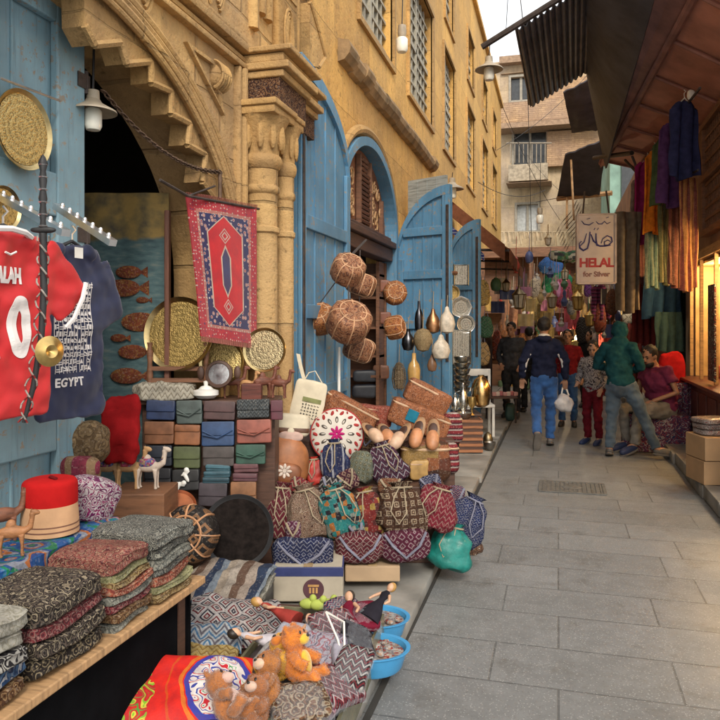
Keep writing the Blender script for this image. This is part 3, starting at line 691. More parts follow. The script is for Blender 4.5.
# ------------------------------------------------------------------ the sign
sp = P(596, 249, 9.0)
sg = thing('shop_sign', 'hanging board with blue Arabic lettering over red Latin lettering reading HELAL', 'sign', sp, A-R(6))
w, h = .46, .86
g = MB(); g.box((0, 0, 0), (w, .05, h), bev=.008); mesh('board', g, plain('sign_board', (.44, .37, .34), .6, 0, .15, 6), sg)
g = MB()
for s in (-1, 1): g.b2((s*w/2-.014, -.034, -h/2), (s*w/2+.014, .034, h/2), .004); g.b2((-w/2, -.033, s*h/2-.012), (w/2, .033, s*h/2+.012), .004)
mesh('sign_frame', g, plain('sign_frame', (.36, .30, .28), .6), sg, smooth=False)
m_red = plain('sign_red', (.30, .015, .02), .6); m_navy = plain('sign_navy', (.03, .025, .12), .5); m_brownink = plain('sign_brown', (.16, .06, .05), .5)
text('HELAL', .155, m_red, sg, Matrix.Translation((0, -.0265, -.225)) @ FACE, bold=.006, spacing=.92)
text('for Silver', .088, m_brownink, sg, Matrix.Translation((0, -.0265, -.345)) @ FACE, bold=.003)
# the word in brushed Arabic letters, drawn as strokes (x right, z up, in sign widths)
g = MB()
def stroke(pts, r): g.tube([(x*w*1.12-.005, -.027, z*w*1.15-.02) for x, z in pts], [r*(.6+.4*math.sin(math.pi*i/(len(pts)-1))) for i in range(len(pts))], 6)
stroke([(.12, .16), (.16, .27), (.26, .34), (.36, .30), (.38, .20), (.30, .12), (.2, .12), (.2, .2), (.28, .24), (.34, .2)], .010)   # ha
stroke([(.34, .12), (.22, .1), (.1, .1), (.02, .12), (.0, .25), (.0, .4)], .012)      # lam
stroke([(.06, .12), (-.06, .22), (-.12, .38)], .011)                                    # alif
stroke([(-.14, .44), (-.16, .2), (-.2, .05), (-.3, .0), (-.38, .06), (-.4, .16), (-.34, .22)], .013)   # final lam
stroke([(-.22, .4), (-.28, .2), (-.38, .1)], .009)
for x in (-.05, .03): stroke([(x, .48), (x+.03, .53)], .008)
stroke([(.34, .66), (.26, .62), (.2, .68), (.14, .62), (.06, .62), (.0, .68)], .007)
stroke([(-.06, .66), (-.16, .6), (-.28, .62), (-.34, .7)], .008); stroke([(-.22, .74), (-.14, .76)], .006); stroke([(.24, .76), (.3, .78)], .006)
mesh('arabic_lettering', g, m_navy, sg)
g = MB()
for s in (-1, 1): g = MB(); g.tube([(s*.16, 0, h/2), (s*.13, .03, h/2+.3)], .012, 6); mesh('hanger', g, m_iron, sg)
# pale bundled plastic sheet hanging behind the sign
g = MB()
for k in range(7): g.grid(lambda u, v, k=k: Vector((-.16+.05*k+.02*math.sin(v*6), .02*k, .35-.1*k*.3-.55*v+.06*u)), 3, 6, .01)
one('palm_fan', 'bunch of dry grey palm fans tied under the awning left of the sign', 'fan', g, plain('dry_palm', (.16, .13, .09), .9), P(572, 228, 11), (.3, .5, A))
# ------------------------------------------------------------------ building across the end of the alley
YE = 30.
eb_ = thing('far_apartment_building', 'pale apartment building with orange brick balconies closing the far end of the alley', 'building', (0, YE, 0))
def e(px, py): # pixel -> (x, z) on the far facade
    u = (px-360)/720; d = YE/(CA+u*SA); p = P(px, py, d); return p.x, p.z
fz = lambda a, b, t: (a, t, b)
def ebox(g, x0, y0, x1, y1, t0, t1): a, b = e(x0, y1), e(x1, y0); g.b2((a[0], t0, a[1]), (b[0], t1, b[1]))
def rect(x0, y0, x1, y1): a, b = e(x0, y1), e(x1, y0); return [(a[0], a[1]), (b[0], a[1]), (b[0], b[1]), (a[0], b[1])]
ww = [(511, 76, 531, 101), (514, 131, 546, 168), (517, 204, 538, 231)]
zt = e(540, 58)[1]
g = MB(); g.prism([(-6, 0), (7, 0), (7, zt), (-6, zt)], [rect(*q) for q in ww], fz, 0, .4); mesh('wall', g, stone('pale_wall', (.56, .43, .26), 2.3, 1.6, axes='xz', grime=.7, joint=.004), eb_, smooth=False)
g = MB(); g.b2((-6, .5, 0), (7, .6, zt)); mesh('back_wall', g, m_dark, eb_, smooth=False)
m_obrick = stone('orange_brick', (.48, .31, .17), .25, .08, axes='xz', joint=.006, grime=.7)
g = MB(); ebox(g, 501, 66, 602, 75, -.12, -.003); ebox(g, 501, 102, 600, 129, -.9, -.003); ebox(g, 547, 130, 600, 168, -.3, -.003); ebox(g, 532, 75, 602, 101, -.06, -.003)
mesh('brick_bay', g, m_obrick, eb_, smooth=False)
g = MB(); ebox(g, 510, 168, 548, 186, -1.0, -.003); mesh('balcony', g, plain('balcony_plaster', (.36, .30, .22), .9, 0, .4), eb_, smooth=False)
for q in ((500, 128, 604, 130, -1.0, -.003), (508, 186, 552, 188.5, -1.1, -.003), (500, 57, 604, 60, -.4, -.003)): g = MB(); ebox(g, *q); mesh('ledge', g, plain('ledge_plaster', (.3, .2, .13), .9, 0, .3), eb_, smooth=False)
for i, q in enumerate(ww):
    f = MB(); a, b = e(q[0], q[3]), e(q[2], q[1]); t = .09
    f.b2((a[0]-t, -.05, a[1]-t), (b[0]+t, -.004, a[1])); f.b2((a[0]-t, -.05, b[1]), (b[0]+t, -.004, b[1]+t)); f.b2((a[0]-t, -.048, a[1]+.002), (a[0], -.006, b[1]-.002)); f.b2((b[0], -.048, a[1]+.002), (b[0]+t, -.006, b[1]-.002)); m_ = (a[0]+b[0])/2; f.b2((m_-.05, .06, a[1]), (m_+.05, .12, b[1]))
    wo = mesh('window', f, plain('window_frame_paint', (.28, .25, .2), .6), eb_, smooth=False)
    p = MB(); p.b2((a[0], .14, a[1]), (b[0], .16, b[1])); mesh('pane', p, plain('dark_pane', (.04, .045, .05), .15) if i < 2 else plain('pale_shutter', (.42, .44, .44), .5), wo, smooth=False)
g = MB()
for k in range(9): a = e(512+k*4.2, 150); b = e(512+k*4.2, 168); g.tube([(a[0], -.98, a[1]), (b[0], -.98, b[1])], .02, 5)
a, b = e(508, 149), e(552, 149); g.tube([(a[0], -.98, a[1]), (b[0], -.98, b[1])], .03, 5)
mesh('railing', g, plain('pale_rail', (.26, .22, .17), .6), eb_)
# green house far behind on the right
g = MB(); g.b2((1.6, 24.5, 0), (4.5, 29.5, 8.6)); gh = tag(mesh('green_house', g, plain('green_render', (.22, .36, .30), .85, 0, .3, 2), smooth=False), 'pale green rendered house just showing between the dark awnings', 'building')
for z in (3.0, 5.6): g = MB(); g.b2((1.95, 24.42, z), (2.6, 24.49, z+1.3)); mesh('window', g, plain('dark_pane', (.04, .045, .05), .15), gh, smooth=False)
# washing lines of pale rags under the far window
g = MB(); rr = random.Random(3)
for k in range(16):
    a = e(500+k*4.5, 236); hh = rr.uniform(.25, .6); g.grid(lambda u, v: Vector((a[0]+.17*u+.05*v, -1.3+.03*math.sin(u*9+k), a[1]-hh*v)), 4, 4, .01)
a, b = e(498, 236), e(575, 236); g.tube([(a[0], -1.3, a[1]), (b[0], -1.3, b[1])], .015, 5)
o = one('washing_line', 'line of pale rags strung across the far facade', 'laundry', g, plain('pale_rags', (.48, .38, .25), .9, 0, .4, 3), (0, YE, 0))
# ------------------------------------------------------------------ lamps and wires over the alley
m_enamel = plain('lamp_enamel', (.36, .30, .22), .5, 0, .25); m_bulb = plain('milky_glass', (.8, .78, .68), .25, 0, .1)
def pendant(loc, s, label, jar=True, cone=True, up=.6):
    t = thing('hanging_lamp', label, 'lamp', loc)
    g = MB()
    if cone: g.lathe([(.03*s, .06*s), (.05*s, .05*s), (.07*s, .02*s), (.17*s, -.035*s), (.175*s, -.05*s), (.165*s, -.045*s), (.06*s, .01*s)], 24)
    g.lathe([(.0, .12*s), (.045*s, .115*s), (.05*s, .04*s), (.04*s, -.01*s)], 14); mesh('lamp_shade', g, m_enamel, t)
    g = MB(); g.lathe([(.05*s, -.02*s), (.065*s, -.04*s), (.065*s, -.15*s), (.05*s, -.18*s), (0, -.185*s)], 16); mesh('glass_jar', g, m_bulb, t)
    g = MB(); g.tube([(0, 0, .11*s), (0.01, 0, up)], .006, 6); mesh('flex', g, m_black, t)
    return t
pendant(P(93, 106, 3.55), .66, 'cream enamel lamp with a glass jar hanging in the dark portal arch', up=.5)
pendant(P(402, 36, 7.6), .95, 'white glass jar lamp hanging under the first barred window', cone=False, up=.5)
pendant(P(489, 66, 8.6), .95, 'grey enamel lamp hanging from the end of the awning pole', up=.25)
pendant(P(540, 214, 14), 1.0, 'small white lamp hanging in the middle of the far end of the alley', cone=False, up=1.0)
pendant(P(452, 186, 10.6), 1.0, 'grey enamel lamp on the wall above the weathered door', up=.2)
g = MB()
def wire(a, b, sag, r=.006):
    a, b = P(*a), P(*b); g.tube([a.lerp(b, i/14)-Vector((0, 0, sag*4*(i/14)*(1-i/14))) for i in range(15)], r, 5)
for q in (((508, -5, 12), (506, 30, 12.5), 0), ((520, -5, 9), (523, 22, 8), 0), ((528, 100, 14), (533, 300, 15), .0), ((500, 100, 16), (560, 220, 20), .2), ((497, 150, 16), (600, 60, 18), .2), ((536, 202, 14), (575, 195, 14), .0), ((505, 120, 25), (572, 200, 22), .3), ((478, 182, 13), (545, 190, 16), .2)): wire(*q)
one('overhead_cable', 'thin dark cables sagging across the far end of the alley', 'cable', g, m_black)
# chain from the portal lamp to the rug
g = MB(); a, b = P(104, 92, 3.6), P(220, 172, 4.35)
N = 44
for i in range(N):
    t = i/(N-1); p = a.lerp(b, t)-Vector((0, 0, .10*4*t*(1-t))); d = (b-a).normalized(); s = Vector((0, 0, 1)) if i % 2 else d.cross(Vector((0, 0, 1))).normalized()
    g.tube([p+d*.019*math.cos(q)+s*.011*math.sin(q) for q in [k*math.pi/4 for k in range(8)]], .0042, 5, closed=True)
g.tube([b, b+Vector((0, 0, -.16))], .012, 6)
one('iron_chain', 'rusty iron chain swagged across the portal arch', 'chain', g, plain('rusty_chain', (.12, .075, .05), .7, .5, .4, 30))
# ------------------------------------------------------------------ builders for goods
def ruffle(g, r, h, z, n=9, M=None):
    vs = []; k = 36
    for j, (q, zz_) in enumerate(((.6, 0), (.5, .25), (.62, .6), (.8, .85))):
        for i in range(k):
            t = 2*math.pi*i/k; rr_ = r*q*(1+(.12*j/3)*math.sin(n*t)+.08*j/3*math.sin(2*t+n)); vs.append((rr_*math.cos(t), rr_*math.sin(t)*.75, z+h*zz_))
    fs = [(j*k+i, j*k+(i+1) % k, (j+1)*k+(i+1) % k, (j+1)*k+i) for j in range(3) for i in range(k)]
    g.add(vs, fs, M)
_sd = [0]
def seed(): _sd[0] += 1; return _sd[0]
m_cord = fabric('cream_cord', (.36, .29, .20), .2); m_cord2 = fabric('grey_cord', (.22, .22, .28), .2)
def pouch(name, label, cat, px, py, w, h, d, m, roll=0, lean=-.18, group='bags heaped on the stepped stand', cord=m_cord, neck=True, dep=.55, yaw=0, extra=None):
    """drawstring bag: px, py is its middle, w and h its size in pixels at distance d"""
    W_, H_ = pxsize(w, d)/2, pxsize(h, d)/2; s = seed(); rr = random.Random(s); roll += rr.uniform(-.16, .16); yaw += rr.uniform(-.35, .35)
    t = thing(name, label, cat, P(px, py, d), 0, group, rot=(lean, roll, A+yaw))
    g = MB(); tp = lambda z: ((1-.22*max(0, z)**2)*(1+.04*math.sin(z*5+s)), (1-.35*max(0, z))*(1+.1*math.sin(z*4)))
    g.sq((W_, W_*dep, H_*(.9 if neck else 1)), .62, .72, 48, 36, W_*.13, 1.5/W_, s, tap=tp)
    ph, nn, sh_, sg_ = rr.uniform(0, 6), rr.choice((7, 9, 11)), rr.uniform(-.18, .18), rr.uniform(.05, .16)
    for i, (x, y, z) in enumerate(g.v):      # pleats under the neck, a sagging belly, a flattened foot
        q = z/H_; a_ = math.atan2(y, x); k_ = max(0, q)*.10*math.sin(nn*a_+ph)+sg_*math.exp(-((q+.45)/.35)**2)-.05*max(0, q)
        k_ += .035*math.sin(a_*5+ph+q*4)*(1-abs(q))
        g.v[i] = (x*(1+k_)+sh_*W_*q*(1 if neck else .4), y*(1+k_), max(z, -.78*H_+.08*H_*math.sin(a_*3+ph)))
    mesh('bag_body', g, m, t, loc=(0, 0, -H_*.1 if neck else 0), ang=70)
    if neck:
        g = MB(); ruffle(g, W_*.62, H_*.34, H_*.66, 7); mesh('gathered_neck', g, m, t, ang=80)
        g = MB()
        g.tube([(W_*.45*math.cos(q), W_*.34*math.sin(q), H_*.76) for q in [k*math.pi/8 for k in range(16)]], .006, 6, closed=True)
        sx = rr.choice((-1, 1))
        g.tube([(sx*W_*.2, -W_*.3, H_*.76), (sx*W_*.55, -W_*.62, H_*.45), (sx*W_*.75, -W_*.72, 0), (sx*W_*.45, -W_*.74, -H_*.45), (sx*W_*.1, -W_*.72, -H_*.1), (sx*W_*.05, -W_*.5, H_*.5), (0, -W_*.33, H_*.76)], .0042, 6)
        mesh('drawstring', g, cord, t)
    return t
def flatbag(name, label, cat, px, py, w, h, d, m, roll=0, lean=-.12, strap=None, flap=None, group=None, dep=.22, e=.3, yaw=0, nz=.05):
    W_, H_ = pxsize(w, d)/2, pxsize(h, d)/2; s = seed()
    t = thing(name, label, cat, P(px, py, d), 0, group, rot=(lean, roll, A+yaw))
    g = MB(); g.sq((W_, max(W_, H_)*dep, H_), e+.1, e+.2, 48, 30, min(W_, H_)*(nz+.1), 12, s); mesh('bag_body', g, m, t, ang=60)
    D = max(W_, H_)*dep
    if flap: g = MB(); g.sq((W_*1.01, D*1.08, H_*.5), e, e, 32, 14, .003, 9, s); mesh('flap', g, flap, t, loc=(0, -D*.05, H_*.52), ang=60)
    if strap: g = MB(); g.tube([(-W_*.8, -D*.7, H_*.85), (-W_*.5, -D*1.15, H_*.2), (0, -D*1.2, -H_*.6), (W_*.55, -D*1.15, H_*.1), (W_*.85, -D*.7, H_*.9)], .008, 6); mesh('strap', g, strap, t)
    return t
def cbox(px0, px1, d0, d1, z0, z1):
    dm = (d0+d1)/2; l0, l1 = (px0-360)/720*d0, (px1-360)/720*d0
    c = CP+FW*dm+RT*((l0+l1)/2); return Vector((c.x, c.y, (z0+z1)/2)), (l1-l0, d1-d0, z1-z0)
def cboxes(name, label, cat, boxes, m, parts=None):
    g = MB(); c0 = None
    for b in boxes:
        c, s = cbox(*b)
        if c0 is None: c0 = Vector((c.x, c.y, 0))
        lc = Matrix.Rotation(-A, 3, 'Z') @ (c-c0); g.box(lc, s, bev=.006)
    return one(name, label, cat, g, m, c0, (0, 0, A), smooth=False)
# ------------------------------------------------------------------ stands under the goods
cboxes('display_stand', 'stepped wooden stand hidden under the heap of woven bags', 'stand', [(300, 398, 4.30, 4.62, .07, .31), (275, 446, 4.625, 4.98, .07, .56), (300, 455, 4.985, 5.5, .07, .80)], m_dark_wood)
cboxes('wallet_rack', 'dark wooden rack faced with rows of leather wallets', 'rack', [(142, 275, 4.36, 4.58, .07, 1.12), (140, 277, 4.3, 4.62, 1.122, 1.15)], m_dark_wood)
# cardboard boxes under the bags
def carton(label, px0, px1, y0, y1, d, dep, m, band=None, emblem=False):
    zt_, zb = 1.6-d*(y0-325)/720, 1.6-d*(y1-325)/720
    c, s = cbox(px0, px1, d, d+dep, max(zb, .072), zt_); t = thing('cardboard_box', label, 'box', (c.x, c.y, max(zb, .072)), A)
    H = s[2]; g = MB(); g.box((0, 0, H/2), s, bev=.008); mesh('box_body', g, m, t, smooth=False)
    if band: g = MB(); g.box((0, 0, H*.86), (s[0]+.004, s[1]+.004, H*.27), bev=.003); mesh('printed_band', g, band, t, smooth=False)
    g = MB(); g.box((0, 0, H+.003), (.05, s[1], .004)); mesh('tape', g, plain('brown_tape', (.35, .24, .12), .3), t, smooth=False)
    if emblem:
        g = MB(); g.lathe([(0, .004), (.055, .004), (.058, 0)], 24, Matrix.Translation((.03, -s[1]/2-.001, H*.36)) @ Matrix.Rotation(R(90), 4, 'X')); e_ = mesh('emblem', g, plain('emblem_ink', (.08, .03, .04), .6), t)
        g = MB()
        for k in range(3): g.box((.012+k*.018, -s[1]/2-.0062, H*.34), (.011, .003, .03))
        g.box((.03, -s[1]/2-.0064, H*.36+.022), (.06, .003, .011)); mesh('emblem_mark', g, plain('emblem_gold', (.5, .28, .1), .5), e_, smooth=False)
    return t
m_card = plain('cardboard', (.36, .25, .15), .8, 0, .15, 6); m_card_g = plain('grey_cardboard', (.40, .35, .27), .7, 0, .18, 5)
carton('pale cardboard box with a dark round emblem under the navy woven bag', 273, 343, 567, 602, 3.95, .3, m_card_g, plain('navy_band', (.03, .04, .13), .5), True)
carton('plain brown cardboard box on the pavement under the maroon roll bags', 345, 400, 566, 582, 4.16, .3, m_card)
# ------------------------------------------------------------------ woven bags
K = lambda n, kind, cols, sc, **k: pattern(n, kind, [tuple(q*.85 for q in c) for c in cols], sc*1.3, warp=.02, **k)
MAR, CRM, NVY, BLK, TEAL, ORG = (.16, .02, .035), (.50, .40, .28), (.02, .03, .10), (.015, .015, .02), (.03, .25, .25), (.55, .20, .05)
RED, TAN, BRN, WHT = (.38, .03, .03), (.42, .28, .15), (.09, .035, .02), (.62, .58, .52)
m_kil_navy = K('kilim_navy', 'kilim', [NVY, NVY, (.30, .32, .42), NVY], 1.6); m_kil_mar = K('kilim_maroon', 'kilim', [MAR, MAR, (.07, .01, .02), (.45, .30, .28)], 1.5)
m_zz_mar = K('zigzag_maroon', 'zigzag', [MAR, (.2, .03, .05), CRM, MAR, MAR], 2.0)
fb = flatbag
fb('shoulder_bag', 'navy woven bag with pale diamond weave lying on the pale cardboard box', 'bag', 303, 553, 62, 30, 4.06, m_kil_navy, 0, 0, m_cord2, None, 'bags heaped on the stepped stand', .28)
fb('roll_bag', 'maroon woven roll bag with pale diamonds lying left, touching the navy bag', 'bag', 360, 547, 50, 30, 4.2, m_kil_mar, R(-2), 0, m_cord2, None, 'bags heaped on the stepped stand', .4, .5)
fb('roll_bag', 'maroon woven roll bag with a plain plum end beside the teal satin pouch', 'bag', 405, 545, 50, 31, 4.2, K('kilim_plum', 'diamond', [(.11, .012, .04), (.11, .012, .04), (.4, .28, .3), (.13, .02, .05)], 2.2), R(-3), 0, m_cord2, None, 'bags heaped on the stepped stand', .4, .5)
pouch('woven_pouch', 'maroon pouch with cream zigzags, leftmost of the front row, below the leather backpack', 'bag', 278, 510, 38, 58, 4.40, m_zz_mar, R(8))
pouch('woven_pouch', 'beige and brown flowered pouch between the maroon zigzag one and the teal one', 'bag', 309, 512, 42, 58, 4.36, K('floral_brown', 'paisley', [(.10, .04, .03), (.42, .30, .20), (.2, .08, .06), (.5, .38, .28)], 2.6), R(-14))
pouch('woven_pouch', 'teal patchwork pouch with an orange patch and dotted black squares', 'bag', 340, 511, 40, 58, 4.34, K('patch_teal', 'patch', [TEAL, (.02, .02, .03), (.04, .3, .28), TEAL, ORG, (.3, .33, .28)], 2.6, bs=.2), R(-18))
pouch('woven_pouch', 'red and yellow pouch with cream cords between the teal one and the brown squared one', 'bag', 368, 512, 36, 52, 4.38, K('patch_red', 'patch', [(.25, .03, .03), (.3, .05, .04), (.5, .33, .08), (.12, .03, .03), (.25, .03, .03)], 2.2), R(-10))
pouch('woven_pouch', 'large brown pouch covered with rows of cream squares', 'bag', 402, 509, 50, 56, 4.36, K('squares_brown', 'square', [(.45, .32, .2), (.07, .03, .02), (.5, .38, .25), (.07, .03, .02), (.09, .04, .02)], 1.25), R(6))
pouch('woven_pouch', 'dark red pouch with pale chevrons at the right end of the front row', 'bag', 437, 507, 42, 48, 4.42, K('zigzag_red', 'zigzag', [(.25, .02, .04), (.42, .2, .18), (.22, .02, .04), (.25, .02, .04)], 2.4), R(16))
pouch('woven_pouch', 'navy pouch slumped on the ground at the right end of the heap', 'bag', 466, 520, 40, 56, 4.62, K('kilim_blue', 'kilim', [(.02, .035, .13), (.02, .03, .11), (.25, .27, .36), (.02, .03, .1)], 2.0), R(24), cord=m_cord2)
pouch('woven_pouch', 'teal satin drawstring pouch with a white cord lying on the ground by the kerb', 'bag', 451, 546, 40, 48, 4.5, plain('teal_satin', (.008, .16, .135), .42, 0, .3, 20, .5, 60, .01), R(14), dep=.8)
pouch('woven_pouch', 'small brown and cream patterned pouch tucked behind the teal satin pouch', 'bag', 473, 545, 16, 22, 4.62, K('dice_brown', 'square', [(.5, .4, .3), (.1, .05, .03), (.3, .16, .1), (.1, .05, .03)], 1.8), R(-12), neck=False, dep=.8)
# third row
pouch('woven_pouch', 'small bright red pouch between the leather backpack and the navy drawstring pouch', 'bag', 315, 471, 18, 30, 4.72, leather('red_leather', (.45, .03, .02)))
pouch('woven_pouch', 'navy drawstring pouch with a white stripe in front of the round cushion', 'bag', 335, 461, 28, 46, 4.66, K('navy_stripe', 'stripe', [NVY, NVY, NVY, (.45, .45, .5), NVY, (.03, .05, .14)], 1.6), R(6))
pouch('woven_pouch', 'small khaki pouch with a black checked yoke beside the navy striped pouch', 'bag', 360, 468, 28, 34, 4.68, K('khaki_check', 'square', [(.40, .36, .22), (.10, .10, .06), (.25, .26, .18), (.2, .22, .17)], 2.2), neck=False)
pouch('woven_pouch', 'dark maroon and navy pouch with white chevrons below the slippers', 'bag', 387, 463, 32, 46, 4.7, K('zigzag_navy', 'zigzag', [(.05, .02, .06), (.12, .02, .05), (.45, .42, .45), (.04, .02, .06), (.1, .03, .05)], 1.9), R(-14))
# leather backpack with a cream and brown flap bag on its head
d0 = 4.68; t = thing('leather_backpack', 'tan leather backpack with a white flower rosette, left of the round cushion', 'backpack', P(284, 461, d0), 0, None, rot=(-.1, R(4), A))
m_lea = leather('tan_leather', (.33, .12, .04)); g = MB(); g.sq((.165, .1, .17), .6, .75, 36, 24, .012, 7, 3, tap=lambda z: (1-.25*max(0, z), 1-.3*max(0, z))); mesh('bag_body', g, m_lea, t)
g = MB(); g.sq((.125, .05, .07), .6, .6, 28, 12, .006, 9, 5); mesh('pocket', g, leather('dark_tan_leather', (.25, .085, .03)), t, loc=(0, -.075, -.07))
g = MB(); g.lathe([(0, .006), (.012, .006), (.014, 0)], 12, Matrix.Translation((.02, -.127, -.05)) @ Matrix.Rotation(R(90), 4, 'X'))
for k in range(8): q = k*math.pi/4; g.sq((.009, .003, .017), 1, 1, 8, 6, M=Matrix.Translation((.02+.03*math.cos(q), -.126, -.05+.03*math.sin(q))) @ Matrix.Rotation(math.pi/2-q, 4, 'Y'))
mesh('rosette', g, plain('white_stitching', (.6, .5, .42), .7), t)
g = MB()
for k in range(5): q = k*2*math.pi/5; g.sq((.006, .003, .02), 1, 1, 8, 6, M=Matrix.Translation((-.115+.022*math.cos(q), -.1, .03+.022*math.sin(q))) @ Matrix.Rotation(math.pi/2-q, 4, 'Y'))
mesh('star_cutout', g, m_dark_wood, t)
g = MB(); ruffle(g, .085, .05, .15, 8); mesh('gathered_neck', g, m_lea, t)
t = thing('folded_bag', 'cream bag with a brown belt and pale flap on top of the tan backpack', 'bag', P(291, 425, 4.75), 0, None, rot=(-.1, R(3), A))
g = MB(); g.sq((.125, .08, .075), .4, .5, 36, 18, .008, 8, 9); mesh('bag_body', g, m_cream, t)
g = MB(); g.sq((.128, .086, .02), .4, .5, 36, 8); mesh('belt', g, leather('brown_belt', (.12, .05, .025)), t, loc=(0, 0, -.03))
g = MB(); g.sq((.08, .02, .035), .8, 1, 24, 12); mesh('flap', g, fabric('pink_cream', (.55, .38, .32)), t, loc=(.01, -.085, -.07))
g = MB(); g.lathe([(0, .01), (.02, .008), (.022, 0)], 14, Matrix.Translation((.01, -.09, -.035)) @ Matrix.Rotation(R(90), 4, 'X')); mesh('button', g, m_cream, t)
# round embroidered cushion
d0 = 4.95; t = thing('round_cushion', 'round white cushion embroidered with a wheel of red and black leaves and a magenta star', 'cushion', P(337, 435, d0), 0, None, rot=(-.28, 0, A))
r_ = pxsize(27, d0); g = MB(); g.sq((r_, .06, r_), 1, 1, 36, 24); mesh('cushion_body', g, fabric('white_linen', (.62, .57, .5), .1), t)
def ring(g, n, rad, a, b, y, turn=0, off=0):
    for k in range(n):
        q = 2*math.pi*(k+off)/n; yy = -y*math.sqrt(max(.02, 1-(rad/r_)**2)); g.sq((a, .006, b), 1, 1, 10, 6, M=Matrix.Translation((rad*math.cos(q), yy, rad*math.sin(q))) @ Matrix.Rotation(math.pi/2-q+turn, 4, 'Y'))
g = MB(); ring(g, 14, r_*.78, .011, .022, .061, .5); ring(g, 14, r_*.88, .006, .012, .061, -.5, .5); mesh('red_leaves', g, fabric('embroidery_red', (.35, .04, .04)), t)
g = MB(); ring(g, 12, r_*.52, .011, .024, .061); mesh('dark_leaves', g, fabric('embroidery_dark', (.08, .07, .06)), t)
g = MB(); ring(g, 12, r_*.5, .006, .014, .066); mesh('white_leaves', g, fabric('embroidery_white', (.62, .57, .5)), t)
g = MB(); ring(g, 8, r_*.16, .01, .026, .063); mesh('star', g, fabric('embroidery_magenta', (.42, .02, .14)), t)
g = MB(); g.tube([(r_*.97*math.cos(q), -.012, r_*.97*math.sin(q)) for q in [k*math.pi/24 for k in range(48)]], .007, 6, closed=True); mesh('piping', g, fabric('embroidery_red', (.35, .04, .04)), t)
# tote bag
d0 = 5.0; t = thing('tote_bag', 'cream canvas tote with an olive stripe and rows of dark printed signs, strap raised', 'bag', P(308, 402, d0), 0, None, rot=(-.06, R(13), A))
g = MB(); g.sq((.115, .03, .15), .25, .3, 36, 20, .008, 8, 2); mesh('bag_body', g, m_cream, t)
g = MB(); g.box((.025, -.031, .018), (.13, .006, .03)); mesh('olive_stripe', g, fabric('olive_print', (.22, .23, .10)), t, smooth=False)
g = MB(); rr = random.Random(8)
for i in range(6):
    for j in range(5):
        x, z = -.03+i*.021, -.018-j*.022; k = rr.randrange(4)
        if k == 0: g.box((x, -.0335, z), (.012, .003, .004)); g.box((x, -.0335, z+.007), (.004, .003, .009))
        elif k == 1: g.sq((.006, .002, .005), 1, 1, 8, 6, M=Matrix.Translation((x, -.033, z)))
        elif k == 2: g.box((x, -.0335, z), (.004, .003, .015)); g.box((x+.005, -.0335, z+.005), (.006, .003, .004))
        else: g.tube([(x-.006, -.034, z), (x-.002, -.034, z+.005), (x+.002, -.034, z-.003), (x+.007, -.034, z+.003)], .002, 4)
mesh('printed_signs', g, m_black, t, smooth=False)
g = MB(); g.grid(lambda u, v: Vector((-.07-.10*u*(1-.15*u)+.028*v, -.02, .14+.17*u)), 8, 2, .004); g.tube([(-.06, 0, .14), (-.04, .01, .2), (.0, .01, .22), (.07, .0, .145)], .004, 6); mesh('strap', g, m_cream, t)
# leather pouf covers, slippers and patch bags on the highest step
m_emb = pattern('embossed_leather', 'paisley', [(.42, .15, .06), (.5, .2, .09), (.22, .07, .03), (.46, .17, .07)], 2.6, .5, bs=.6)
m_emb2 = pattern('red_tooled_leather', 'paisley', [(.38, .08, .05), (.48, .16, .1), (.2, .03, .02), (.42, .1, .06)], 3.0, .5, bs=.6)
def boxbag(label, px, py, w, h, d, m, roll=0, dep=.5, e=.18, lean=0, name='leather_case', cat='case', patch=None, yaw=0):
    W_, H_ = pxsize(w, d)/2, pxsize(h, d)/2; t = thing(name, label, cat, P(px, py, d), 0, None, rot=(lean, roll, A+yaw))
    g = MB(); g.sq((W_, dep*W_, H_), e+.06, e+.06, 44, 24, .016, 9, seed()); mesh('case_body', g, m, t, ang=50)
    g = MB(); g.sq((W_*1.01, dep*W_*1.015, H_*.08), e, e, 40, 6); mesh('seam_band', g, leather('pale_edge', (.55, .36, .22)), t, loc=(0, 0, H_*.62), ang=50)
    if patch: g = MB(); g.box((patch[1]*W_, -dep*W_*1.0, H_*.1), (W_*.36, .012, H_*.9), bev=.003); mesh('patch', g, patch[0], t, smooth=False)
    return t
boxbag('long orange tooled leather case slanting behind the tote and the round cushion', 350, 412, 58, 24, 5.2, m_emb, R(28), .32)
boxbag('small red tooled leather case lying behind the slippers', 374, 415, 34, 20, 5.25, m_emb2, R(6), .5)
boxbag('pale tooled leather case with a blue square patch, lower of the two slanting cases', 419, 419, 62, 26, 5.2, m_emb, R(22), .35, patch=(fabric('blue_patch', (.02, .16, .24)), -.28))
boxbag('orange tooled leather case topmost at the right end of the heap, under the hanging baskets', 427, 397, 46, 24, 5.45, m_emb, R(27), .45)
m_patchlea = pattern('patch_leather', 'patch', [(.10, .04, .02), (.34, .12, .05), (.42, .26, .09), (.16, .05, .03), (.06, .025, .02)], 1.1, .45, bs=.2)
boxbag('brown patchwork leather bag under the slippers at the right of the heap', 425, 460, 50, 40, 4.95, m_patchlea, 0, .55, .3, name='patchwork_bag', cat='bag')
m_strred = pattern('red_striped_wool', 'hstripe', [(.28, .03, .04), (.28, .03, .04), (.5, .4, .35), (.09, .02, .03)], 3.6)
boxbag('red and white striped wool bag, upper of two at the right side of the heap', 452, 428, 20, 30, 5.2, m_strred, 0, .9, .5, name='striped_bag', cat='bag')
boxbag('red and white striped wool bag, lower of two at the right side of the heap', 449, 457, 20, 30, 5.0, m_strred, 0, .9, .5, name='striped_bag', cat='bag')
boxbag('yellow tan leather bag hanging at the front corner of the patchwork bag', 419, 470, 18, 20, 4.78, leather('yellow_tan', (.45, .27, .09)), 0, .4, .25, name='leather_pouch', cat='bag')
